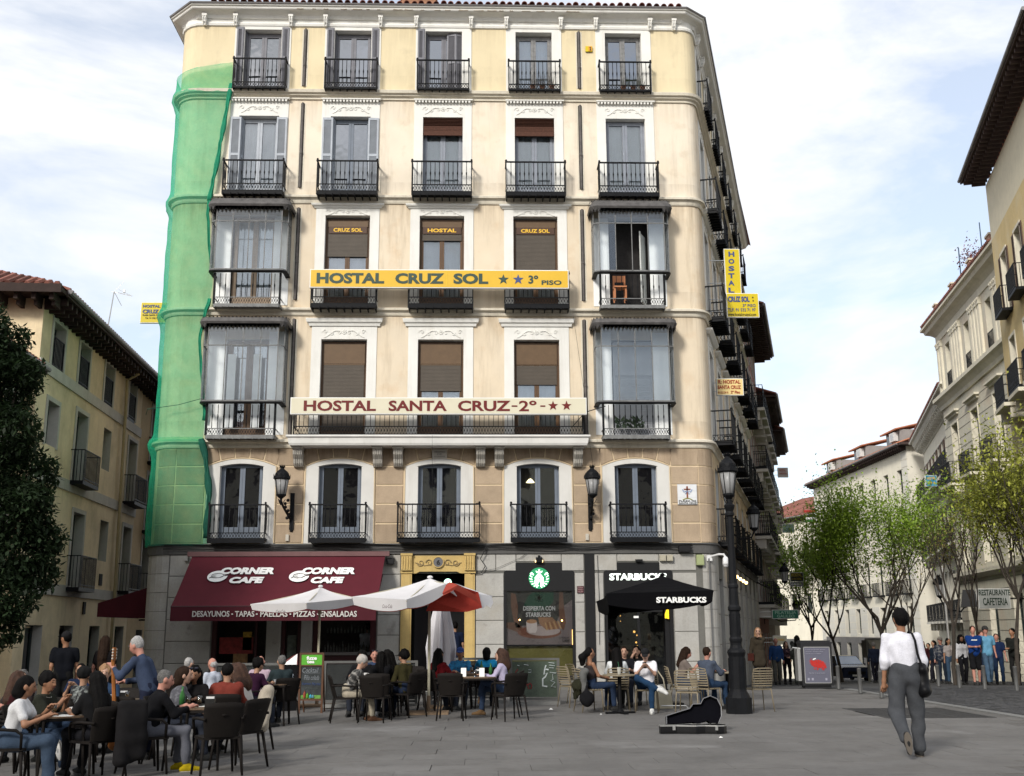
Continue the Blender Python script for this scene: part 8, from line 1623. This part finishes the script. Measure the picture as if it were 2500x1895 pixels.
vs=[(-.80,-.9,.95),(.80,-.9,.95),(.66,-.15,1.44),(-.66,-.15,1.44),(-.66,1.1,1.46),(.66,1.1,1.46),(-.78,1.9,.98),(.78,1.9,.98)];mb.add(vs,[(3,2,5,4),(4,5,7,6),(0,3,4,6),(1,7,5,2)]);part('body',mb,cb,car,fix=True)
mb=MB();mb.add([(-.76,-.87,.99),(.76,-.87,.99),(.63,-.17,1.41),(-.63,-.17,1.41)],[(0,1,2,3)]);part('windscreen',mb,glass('car_glass',dark=(.05,.09,.18),refl=1.8),car,(0,-.012,.01))
for s in(-1,1):
 mb=MB();mb.ball((s*.62,-1.93,.62),.13,8,sc=(1.2,.5,.8));part('headlight',mb,mat('lit_headlight',(1,1,.8),.4,0,emit=(1,.98,.62),estr=4),car)
 for y in(-1.25,1.3):mb=MB();mb.tube([(s*.74,y,.31),(s*.88,y,.31)],.31,16);part('wheel',mb,blk,car)
 mb=MB();mb.box(s*.86-.0,s*.98,-.75,-.6,.9,1.03)if s>0 else mb.box(-.98,-.86,-.75,-.6,.9,1.03);part('mirror',mb,cb,car)
mb=MB();mb.box(-.5,.5,-2.03,-1.99,.45,.62);part('grille',mb,blk,car);mb=MB();mb.box(-.26,.26,-2.05,-2.03,.34,.44);part('number_plate',mb,white_l,car)
p=GP(757,1742);cbd=thing('chalkboard','brown framed chalkboard with a green iced tea panel on top','menu board',(p.x,p.y,p.z),radians(-3));bw=mat('brown_wood_frame',(.09,.04,.02),.6,.15,6)
mb=MB();mb.box(-.26,-.22,-.02,.02,0,1.24);mb.box(.22,.26,-.02,.02,0,1.24);mb.box(-.22,.22,-.02,.02,1.20,1.24);mb.box(-.22,.22,-.02,.02,.96,.99);mb.box(-.22,.22,-.02,.02,.26,.30);part('frame',mb,bw,cbd)
mb=MB();mb.box(-.22,.22,.0,.012,.30,.96);part('slate',mb,mat('chalk_slate',(.035,.04,.042),.8,.3,8),cbd);mb=MB();mb.box(-.22,.22,-.012,.012,.99,1.20);part('green_panel',mb,mat('bright_green',(.09,.36,.03),.5,.03),cbd)
fit_text('fuze',cbd,white_l,-.11,.11,1.09,1.17,-.016,.04);fit_text('tea',cbd,white_l,-.10,.06,1.02,1.085,-.016,.04)
chk=mat('chalk',(.22,.24,.26),.9,.1);chkb=mat('blue_chalk',(.06,.09,.2),.9,.1)
for s,a,b,c,d,m in(('Cocktail',-.19,.15,.83,.93,chk),('Piña colada',-.15,.17,.68,.78,chk),('Espresso',-.19,.0,.57,.63,chkb),('Martini',.02,.2,.57,.63,chkb),('Mojito',-.12,.14,.47,.53,mat('faint_chalk',(.09,.10,.10),.9,0))):fit_text(s,cbd,m,a,b,c,d,-.003,-.004,.25)
mb=MB();mb.tube([(-.16,-.004,.815),(.18,-.004,.82)],.003,4);part('chalk_line',mb,chk,cbd)
mb=MB();mb.box(-.21,.21,-.006,.0,.30,.37);part('print_strip',mb,mat('green_print',(.12,.28,.05),.5,.4,25),cbd)
for x,c,h in((-.13,(.25,.05,.03),.14),(-.07,(.10,.30,.04),.10),(0,(.05,.3,.45),.07),(.05,(.1,.25,.3),.06)):mb=MB();mb.lathe([(.0,.32),(.028,.32),(.028,.32+h*.6),(.010,.32+h*.85),(.010,.32+h),(0,.32+h)],(x,-.012,0),8);part('printed_bottle',mb,mat('print_%d'%int(x*-100+50),c,.5,.2,30),cbd)
mb=MB();mb.tube([(-.24,.02,1.1),(-.22,.42,0)],.018,5);mb.tube([(.24,.02,1.1),(.22,.42,0)],.018,5);part('rear_legs',mb,bw,cbd)
p=GP(706,1736);db_=thing('drinks_bin','narrow black cola bin with a slanted red and white top left of the chalkboard','bin',(p.x,p.y,p.z),radians(14));mb=MB();mb.box(-.15,.15,-.02,.30,0,.98);part('body',mb,blk,db_)
mb=MB();mb.add([(-.26,-.03,.98),(.15,-.03,.98),(.15,.1,1.22),(.02,.1,1.16)],[(0,1,2,3)]);mb.add([(-.26,-.03,.98),(.02,.1,1.16),(.15,.1,1.22),(.15,.3,1.0)],[(3,2,1,0)]);part('slanted_top',mb,mat('dull_red',(.14,.03,.03),.5,.1),db_);mb=MB();mb.add([(-.18,-.045,.985),(.12,-.045,.985),(.14,.085,1.215)],[(0,1,2)]);part('white_flash',mb,white_l,db_)
fit_text('Coca-Cola',db_,mat('pale_script',(.32,.36,.42),.5,0),0,.55,0,.13,0,.0,.35,rot=(0,radians(-90),0),loc=(.06,-.028,.24))
def rail_run(label,x0,x1,y,panel=None,H=1.02,step=1.5):
 o=thing('terrace_railing',label,'railing',((x0+x1)/2,y,gz((x0+x1)/2,y)),0);w=(x1-x0)/2;rm=mat('grey_rail',(.13,.13,.125),.45,.1,4,metal=.3);mb=MB();mb.box(-w,w,-.03,.03,H-.05,H);mb.box(-w,w,-.025,.025,.10,.15);part('rail',mb,rm,o);mb=MB();mb.box(-w,w,-.10,.10,0,.07);part('plinth',mb,mat('pale_plinth',(.22,.22,.21),.8,.1),o)
 n=max(1,round((x1-x0)/step))
 for i in range(n+1):mb=MB();mb.box(-.03,.03,-.03,.03,.05,H-.05);part('post',mb,rm,o,(-w+.03+(2*w-.06)*i/n,0,0))
 for i in range(n):
  a=-w+(2*w)*i/n+.06;b=-w+(2*w)*(i+1)/n-.06;mb=MB();mb.box(a,b,-.006,.006,.16,H-.07);part('panel',mb,panel,o)
 return o
dkpanel=mat('smoked_panel',(.035,.038,.038),.3,.2,3,alpha=.82);grpanel=mat('greenish_glass_screen',(.085,.11,.085),.25,.25,4,alpha=.9)
rail_run('grey railing with bars in front of the cafe door',PY(522,1640,25).x,PY(690,1640,25).x,25,dkpanel,1.05);rail_run('grey railing with smoked panels between the chalkboard and the parasol',PY(790,1640,25.2).x,PY(1020,1640,25.2).x,25.2,dkpanel,1.0);rail_run('grey railing with smoked panels behind the blue-capped man',PY(1050,1640,25.6).x,PY(1235,1640,25.6).x,25.6,dkpanel,1.0)
gs=rail_run('glass screen panel sprayed with red and white graffiti',PY(1244,1650,25.0).x,PY(1366,1650,25.0).x,25.0,grpanel,1.0,3)
def gp(px,py):p=PY(1200+px/3.16,1330+py/3.16,24.98);return(p.x-gs.location.x,-.012,p.z-gs.location.z)
rg=mat('red_spray',(.30,.01,.02),.5,.1);wg=mat('white_spray',(.55,.6,.6),.5,.1,8)
mb=MB()
for P in([(205,960),(185,985),(200,1010),(225,1000),(240,1030),(215,1050)],[(180,1045),(200,1070),(215,1115)],[(205,1060),(235,1065),(255,1040)],[(235,1020),(260,1060),(280,1090)],[(300,1070),(280,1080),(285,1110),(305,1110),(310,1085),(300,1070)]):mb.tube([gp(*q)for q in P],.022,5,flat=.4)
part('red_graffiti',mb,rg,gs);mb=MB()
for P in([(410,960),(405,1000),(430,990),(415,1020),(395,1035),(395,1090),(430,1095)],[(450,985),(500,990),(470,1000),(475,1040),(455,1050),(490,1060),(460,1095),(495,1100)],[(420,930),(410,960),(440,965)],[(210,1045),(245,1048),(230,1030),(225,1060)],[(198,930),(215,935)],[(250,925),(285,930)],[(285,965),(305,965),(305,985),(285,985)],[(440,910),(485,915)],[(445,930),(488,935)],[(445,950),(480,952)]):mb.tube([gp(*q)for q in P],.018,5,flat=.4)
part('white_graffiti',mb,wg,gs)
canvas=mat('white_canvas',(.66,.65,.66),.9,.05,2,.1,50,trans=.15);redc=mat('red_lining',(.40,.045,.03),.85,.1,3,trans=.35);pole_m=mat('cream_pole',(.42,.39,.29),.5,.08,4)
def parasol(label,x,y,R,zc,ze,rot,outer,inner,skirt=.22,pole=pole_m,base='plate',sag=.10,n=4,ring=None,apex=(0,0),w_=.05,seg=10):
 """canopy: corners every 90 degrees at radius R; ring may move corners individually"""
 o=thing('parasol',label,'parasol',(x,y,gz(x,y)));cs=ring or[(R*cos(rot+k*2*pi/n),R*sin(rot+k*2*pi/n),ze)for k in range(n)];A=Vector((apex[0],apex[1],zc));m=MB();inn=MB();N_=len(cs)
 for k in range(N_):
  a,b=Vector(cs[k]),Vector(cs[(k+1)%N_]);vs=[];
  for i in range(seg+1):
   u=i/seg;e=a*(1-u)+b*u;bow=4*u*(1-u);e=e-Vector((e.x-A.x,e.y-A.y,0))*.06*bow
   for j in range(6):
    v=j/5;p=A*(1-v)+e*v;p.z-=sag*sin(pi*v)*.5*(1-.0)+.05*bow*v*(1-v)*2;vs.append(p)
   q=e.copy();q.z-=skirt*(.65+.35*bow);d=Vector((q.x-A.x,q.y-A.y,0));d.normalize();q-=d*.05;vs.append(q)
  fs=[(i*7+j,i*7+j+1,(i+1)*7+j+1,(i+1)*7+j)for i in range(seg)for j in range(6)];m.add(vs,fs);inn.add([v-Vector((0,0,.012))-Vector((v.x-A.x,v.y-A.y,0))*.012 for v in vs],[f[::-1]for f in fs])
 part('canopy',m,outer,o);part('lining',inn,inner,o);c=MB()
 for p in cs:c.tube([A-Vector((0,0,.05)),Vector(p)-Vector((0,0,.03))],.012,4);c.tube([Vector((0,0,zc-.55)),(A*.5+Vector(p)*.5)-Vector((0,0,.1))],.011,4)
 part('ribs',c,pole,o);c=MB();c.tube([(0,0,.02),(0,0,zc)],.028 if pole is pole_m else .024,10);c.tube([(0,0,zc-.62),(0,0,zc-.5)],.045,10);part('pole',c,pole,o);c=MB();c.ball(A+Vector((0,0,.02)),.06,8,sc=(1,1,.6));part('finial',c,outer,o)
 c=MB();c.slab([(-w_*8,-.33),(w_*8,-.33),(w_*8,.33),(-w_*8,.33)],0,.045)if base=='plate' else c.box(-.32,.32,-.32,.32,0,.07);c.tube([(0,0,.0),(0,0,.35)],.04,10);part('base',c,mat('tan_base',(.20,.14,.09),.8,.1)if base=='plate' else blk,o);return o
u1=GP(773,1725)
def rp(cx,cy,px,py,Y):q=PY(px,py,Y);return(q.x-cx,Y-cy,q.z-gz(cx,cy))
Y1=u1.y
parasol('white parasol with a red lining in front of the cafe awning',u1.x,Y1,1.5,PY(772,1434,Y1).z-gz(u1.x,Y1),2.0,0,canvas,redc,.20,ring=[rp(u1.x,Y1,611,1475,Y1-.5),rp(u1.x,Y1,748,1472,Y1-1.6),rp(u1.x,Y1,880,1460,Y1-.1),rp(u1.x,Y1,800,1452,Y1+1.5)])
u2=GP(1046,1743);Y2_=u2.y;zg=gz(u2.x,Y2_)
o=parasol('large white parasol at the centre with its right side blown up showing the red lining',u2.x,Y2_,1.5,PY(1040,1412,Y2_).z-zg,2.0,0,canvas,redc,.24,ring=[rp(u2.x,Y2_,859,1457,Y2_-.7),rp(u2.x,Y2_,992,1464,Y2_-1.9),rp(u2.x,Y2_,1098,1422,Y2_-1.2),rp(u2.x,Y2_,1204,1455,Y2_+.4),rp(u2.x,Y2_,1090,1440,Y2_+1.6)])
mb=MB();R_2=lambda px,py,dy:Vector(rp(u2.x,Y2_,px,py,Y2_+dy))
A_=[R_2(1097,1424,-1.22),R_2(1168,1446,-.6),R_2(1177,1484,-.55),R_2(1140,1494,-.7),R_2(1040,1492,-.9),R_2(1052,1466,-1.0)]
mb.add(A_,[(0,5,4,3,2,1)]);part('blown_panel',mb,redc,o);mb=MB();mb.add([R_2(1097,1421,-1.23),R_2(1118,1428,-1.24),R_2(1160,1452,-.9),R_2(1178,1484,-.62),R_2(1165,1470,-.75),R_2(1110,1440,-1.2),R_2(1058,1466,-1.23),R_2(1050,1466,-1.22)],[(0,7,6,5,1),(1,5,4,3,2)]);part('panel_hem',mb,mat('light_red_hem',(.55,.10,.07),.8,.05,trans=.4),o)
mb=MB();mb.add([R_2(1110,1424,-1.0),R_2(1200,1456,-.2),R_2(1204,1472,-.2),R_2(1198,1484,-.3),R_2(1188,1478,-.4),R_2(1178,1487,-.5),R_2(1168,1450,-.58)],[(0,6,5,4,3,2,1)]);part('crumpled_edge',mb,canvas,o)
u2b=(u2.x+.18,u2.y+1.6);c2=thing('closed_parasol','furled white parasol hanging behind the central pole','parasol',(u2b[0],u2b[1],gz(*u2b)));mb=MB();n=20;vs=[]
for j,(z,r_)in enumerate(((2.35,.05),(2.1,.11),(1.7,.17),(1.25,.22),(.98,.20))):
 for i in range(n):t=2*pi*i/n;rr_=r_*(1+(.34 if i%2 else-.34)+.12*sin(i*2.3));vs.append((rr_*cos(t)*(1.1),rr_*.6*sin(t),z-(.25*(i%3)if j==4 else 0)))
mb.add(vs,[(j*n+i,(j+1)*n+i,(j+1)*n+(i+1)%n,j*n+(i+1)%n)for j in range(4)for i in range(n)]);part('furled_canopy',mb,mat('furled_white_canvas',(.66,.65,.68),.9,.06),c2);mb=MB();mb.tube([(0,0,0),(0,0,2.4)],.028,10);part('pole',mb,pole_m,c2);mb=MB();mb.box(-.3,.3,-.3,.3,0,.05);part('base',mb,MATS['tan_base'],c2)  # furled canvas has its own even near-white, slightly bluer than the open parasols
for px0,px1,py0,py1,u,Yp,ob_lbl in((675,698,1489,1497,u1,Y1-1.62,'a'),(934,958,1476,1485,u2,Y2_-1.93,'b')):
 a=PY(px0,py1,Yp);b=PY(px1,py0,Yp);par=[o_ for o_ in bpy.context.scene.objects if o_.name.startswith('parasol')and abs(o_.location.x-u.x)<.01][0]
 fit_text('Coca-Cola',par,mat('dark_red_script',(.05,.02,.02),.6,0),a.x-par.location.x,b.x-par.location.x,a.z-par.location.z,b.z-par.location.z,Yp-par.location.y-.05,.0,.3)
u3=GP(1628,1723);Y3_=u3.y;bkc=mat('black_canvas',(.005,.005,.006),.9,.1,3,spec=.05)
o=parasol('black coffee shop parasol lettered STARBUCKS',u3.x,Y3_,1.5,PY(1612,1406,Y3_).z-gz(u3.x,Y3_),2.2,0,bkc,bkc,.36,pole=blk,base='box',sag=.04,ring=[rp(u3.x,Y3_,1480,1449,Y3_-1.3),rp(u3.x,Y3_,1742,1441,Y3_-1.3),rp(u3.x,Y3_,1706,1436,Y3_+1.3),rp(u3.x,Y3_,1456,1468,Y3_+1.2)])
a=PY(1603,1472,Y3_-1.3);b=PY(1725,1453,Y3_-1.3);fit_text('STARBUCKS',o,white_l,a.x-u3.x,b.x-u3.x,a.z-gz(u3.x,Y3_),a.z-gz(u3.x,Y3_)+.12,-1.36+.10,.045)
mb=MB();mb.tube([(0,0,0),(.3,.0,.0),(.5,-.02,.0),(.56,-.02,-.08)],.012,5);tag(link('crank_handle',mb.mesh('crank_handle',alu),None,(GP(1615,1736).x,GP(1615,1736).y,.10)),'bright metal crank by the black parasol foot','crank')
def freeboard(label,px0,px1,py0,py1,Y,face,texts,depth=.2):
 x0,z1=bx(px0,py0,Y);x1,z0=bx(px1,py1,Y);o=board('shop_sign',label,'sign',x0,x1,Y,z0,z1,face,sign_white,depth,.02);m=(x0+x1)/2
 for s,a,b,c,d,mt in texts:X0,Z1=bx(a,c,Y);X1,Z0=bx(b,d,Y);fit_text(s,o,mt,X0-m,X1-m,Z0-z0,Z1-z0,-depth/2-.012,.02)
 mb=MB();mb.tube([((x1-x0)/2,.1,(z1-z0)*.5),((x1-x0)/2+1.2,.6,(z1-z0)*.5)],.03,5);part('bracket_arm',mb,iron,o);return o
dg=mat('dark_green_letters',(.03,.05,.035),.5,0)
freeboard('white restaurant and cafeteria sign on the right side of the street',2384,2466,1437,1486,46,mat('pale_grey_sign',(.40,.42,.41),.5,.05),[('RESTAURANTE',2386,2464,1440,1454,dg),('CAFETERIA',2396,2458,1460,1478,dg)])
o=thing('small_awning','dark awning at the left of the restaurant sign','awning',(PY(2372,1460,47).x,47,PY(2372,1482,47).z));mb=MB();mb.add([(-.5,0,0),(.4,0,0),(.4,.6,.75),(-.1,.6,.75)],[(0,1,2,3)]);mb.add([(-.5,0,0),(-.1,.6,.75),(.6,1.5,.7),(.4,1.5,0)],[(0,1,2,3)]);part('canvas',mb,mat('charcoal_canvas',(.03,.03,.032),.9,.1),o);mb=MB();mb.tube([(-.5,0,0),(.4,1.5,0)],.02,5);part('bar',mb,iron,o)
freeboard('blue hotel sign with a yellow star high on the white bracketed house',2257,2287,1161,1188,63,mat('sky_blue_sign',(.04,.25,.42),.5,.05),[('HOTEL',2261,2283,1165,1172,gold),('★★★',2261,2283,1176,1182,gold)])
q=PY(2316,1560,41);mb=MB();mb.tube([(0,0,0),(0,0,4.3)],.05,8);tag(link('signpost',mb.mesh('signpost',alu),None,(q.x,41,gz(q.x,41))),'thin grey post beside the bare tree on the right','post')
def leaf_mat(name,c):return mat(name,c,.65,.35,2.5,trans=.35,island=.45)
bark=mat('grey_brown_bark',(.045,.037,.030),.95,.25,6,.5,40)
def tree(label,x,y,H,spread,trunk_h,seed,leaf,nleaf,lsize,bare=0.0,lean=(0,0),zbase=None,levels=4,wid=.13,clump=1.0,vert=.55,name='street_tree',zmin=None):
 r=random.Random(seed);o=thing(name,label,'tree',(x,y,gz(x,y)if zbase is None else zbase));W_=MB();tips=[]
 def br(p,d,L,rad,lv):
  n=4;pts=[p];q=p.copy();dd=d.copy()
  for i in range(n):dd=(dd+Vector((r.gauss(0,.075),r.gauss(0,.075),r.gauss(0.06,.06)))).normalized();q=q+dd*L/n;pts.append(q.copy())
  W_.tube(pts,[rad*(1-.45*i/n)for i in range(n+1)],6 if lv<2 else 4,cap=False)
  if lv>=levels:tips.extend([pts[2],pts[3],pts[4]]);return
  if lv>=levels-1:tips.append(pts[3])
  k=r.choice((2,3,3))if lv else r.choice((4,5))
  for i in range(k):
   a=r.uniform(0,6.283);t=r.uniform(.35,.8)if lv else r.uniform(.5,.95);s=Vector((cos(a)*t,sin(a)*t,vert+r.uniform(-.1,.45))).normalized();nd=(dd*.55+s*.8).normalized()
   st=pts[r.choice((2,3,4))]if lv else pts[r.choice((3,4,4))];br(st,nd,L*r.uniform(.62,.85)if lv else H*.30*r.uniform(.8,1.15),rad*.56,lv+1)
 br(Vector((0,0,0)),Vector((lean[0],lean[1],1)).normalized(),trunk_h,wid,0)
 part('trunk',W_,bark,o,smooth=True)
 C=np.array([list(t)for t in tips]);zc=trunk_h+(H-trunk_h)*.5
 C[:,0]*=spread/max(.1,np.percentile(np.hypot(C[:,0],C[:,1]),90))if False else 1
 g=np.random.default_rng(seed);idx=g.integers(0,len(C),nleaf);P=C[idx]+g.normal(0,.20*clump,(nleaf,3));a=g.uniform(0,2*pi,nleaf);b=g.normal(0,.7,nleaf);s=lsize*g.uniform(.6,1.3,nleaf)
 u=np.stack([np.cos(a)*np.cos(b),np.sin(a)*np.cos(b),np.sin(b)],1);w=np.stack([-np.sin(a),np.cos(a),g.normal(0,.3,nleaf)],1)
 v=np.empty((nleaf*4,3));v[0::4]=P;v[1::4]=P+(u*.5+w*.28)*s[:,None];v[2::4]=P+u*s[:,None];v[3::4]=P+(u*.5-w*.28)*s[:,None]
 if zmin is not None:keep=P[:,2]>zmin;v=v[np.repeat(keep,4)]
 me=bpy.data.meshes.new('crown');nf=len(v)//4;me.from_pydata(v.tolist(),[],np.arange(nf*4).reshape(-1,4).tolist());me.materials.append(leaf);me.update();link('crown',me,o);return o
spring=leaf_mat('spring_leaves',(.27,.40,.05));spring2=leaf_mat('fresh_leaves',(.31,.44,.07));olive_l=leaf_mat('olive_leaves',(.32,.34,.06));darkl=leaf_mat('dark_evergreen_leaves',(.022,.040,.016));budl=leaf_mat('budding_leaves',(.20,.17,.06))
def tp(px,Y):q=PY(px,1600,Y);return q.x
tree('fresh green tree in the middle of the street, tallest of the group',tp(2172,52),52,10.0,3,3.0,5,spring,22000,.14,wid=.12,clump=2.8,vert=.42)
tree('pale green tree left of the tallest one',tp(2052,56),56,8.0,2.4,2.8,12,spring2,16000,.13,wid=.10,clump=2.8,vert=.42)
tree('thin fresh green tree behind the bin',tp(1985,64),64,7.0,2.0,3.0,21,spring2,8000,.14,wid=.10,clump=1.3)
tree('almost leafless young tree right of the tallest green tree',tp(2232,50),50,6.0,1.6,2.6,33,budl,420,.10,wid=.08)
tree('bare branched tree with a few buds beside the signpost',tp(2327,37),37,6.0,2.0,2.4,41,budl,900,.09,levels=3,wid=.085,vert=.8)
tree('leafy tree with an olive green crown at the right edge',tp(2478,35),35,5.9,2.6,2.7,57,olive_l,10000,.11,wid=.085,clump=2.2,vert=.75)
tree('slender budding tree between the bare tree and the olive green one',tp(2405,41),41,6.6,2.2,2.9,64,spring,1500,.10,wid=.07,clump=1.9,vert=.85)
tree('olive green tree reaching in at the extreme right edge',tp(2600,33),33,6.8,2.4,3.2,73,olive_l,5000,.13,wid=.08,clump=2.2,vert=.7)
et=thing('evergreen_tree','dark evergreen tree at the left edge in front of the low yellow house','tree',(PY(-60,1500,23.5).x,23.5,gz(-12,23.5)));g=np.random.default_rng(8);PS=[];tw=MB();tw.tube([(0,0,0),(.05,0,1.5),(-.05,.1,3),(0,0,5.5),(0,0,8)],[.2,.17,.15,.1,.04],8)
for px,py,r_,n in((-70,880,1.0,2600),(-10,930,.75,2200),(45,905,.5,1000),(-40,1040,1.0,3000),(30,1060,.7,2200),(-60,1180,1.2,3400),(50,1150,.65,1800),(20,1250,.9,3000),(85,1230,.5,1100),(100,1310,.42,900),(40,1340,.8,2600),(-40,1400,1.1,3200),(75,1400,.45,1000),(30,1460,.65,1800),(-20,1530,.6,1500),(20,830,.45,800),(-60,790,.8,1400)):
 q=PY(px,py,23.5);c=np.array([q.x-et.location.x,g.uniform(-.4,.4),q.z-et.location.z]);d=g.normal(0,1,(n,3));d/=np.linalg.norm(d,axis=1)[:,None];PS.append(c+d*(r_*g.uniform(.45,1.08,(n,1))**.6)*np.array([1,1.1,.85]));tw.tube([(0,0,max(1.0,c[2]-1.2)),tuple(c*.6+np.array([0,0,c[2]*.25])),tuple(c)],[.06,.04,.015],5)
part('trunk',tw,bark,et,smooth=True);P=np.concatenate(PS);n=len(P);a=g.uniform(0,2*pi,n);b=g.normal(-.3,.6,n);s_=.15*g.uniform(.6,1.3,n);u=np.stack([np.cos(a)*np.cos(b),np.sin(a)*np.cos(b),np.sin(b)],1);w=np.stack([-np.sin(a),np.cos(a),g.normal(0,.3,n)],1)
v=np.empty((n*4,3));v[0::4]=P;v[1::4]=P+(u*.5+w*.22)*s_[:,None];v[2::4]=P+u*s_[:,None];v[3::4]=P+(u*.5-w*.22)*s_[:,None];me=bpy.data.meshes.new('crown');me.from_pydata(v.tolist(),[],np.arange(n*4).reshape(-1,4).tolist());me.materials.append(darkl);me.update();link('crown',me,et)
for x,c,lb in((CX[3]+.25,(.10,.08,.06),'dry spiky pot plants on the fourth top floor balcony'),(CX[4]+.25,(.05,.07,.03),'straggling pot plants on the right end top floor balcony')):
 r=random.Random(int(x*10));o=thing('pot_plant',lb,'plant',(x,D-.22,18.15));mb=MB()
 for k in range(60):a=r.uniform(0,6.28);l=r.uniform(.15,.5);h=r.uniform(.25,.7);bx_=r.uniform(-.35,.35);mb.add([(bx_,0,.15),(bx_+.01,.01,.15),(bx_+l*.4*cos(a),l*.25*sin(a),.15+h)],[(0,1,2)])
 part('stems',mb,mat('dry_plant_%d'%int(x),c,.8,.3,9),o);mb=MB();[mb.lathe([(.06,0),(.09,.16),(0,.15)],(q,0,0),8)for q in(-.3,0,.3)];part('pots',mb,mat('clay_pot',(.2,.09,.05),.8,.1),o)
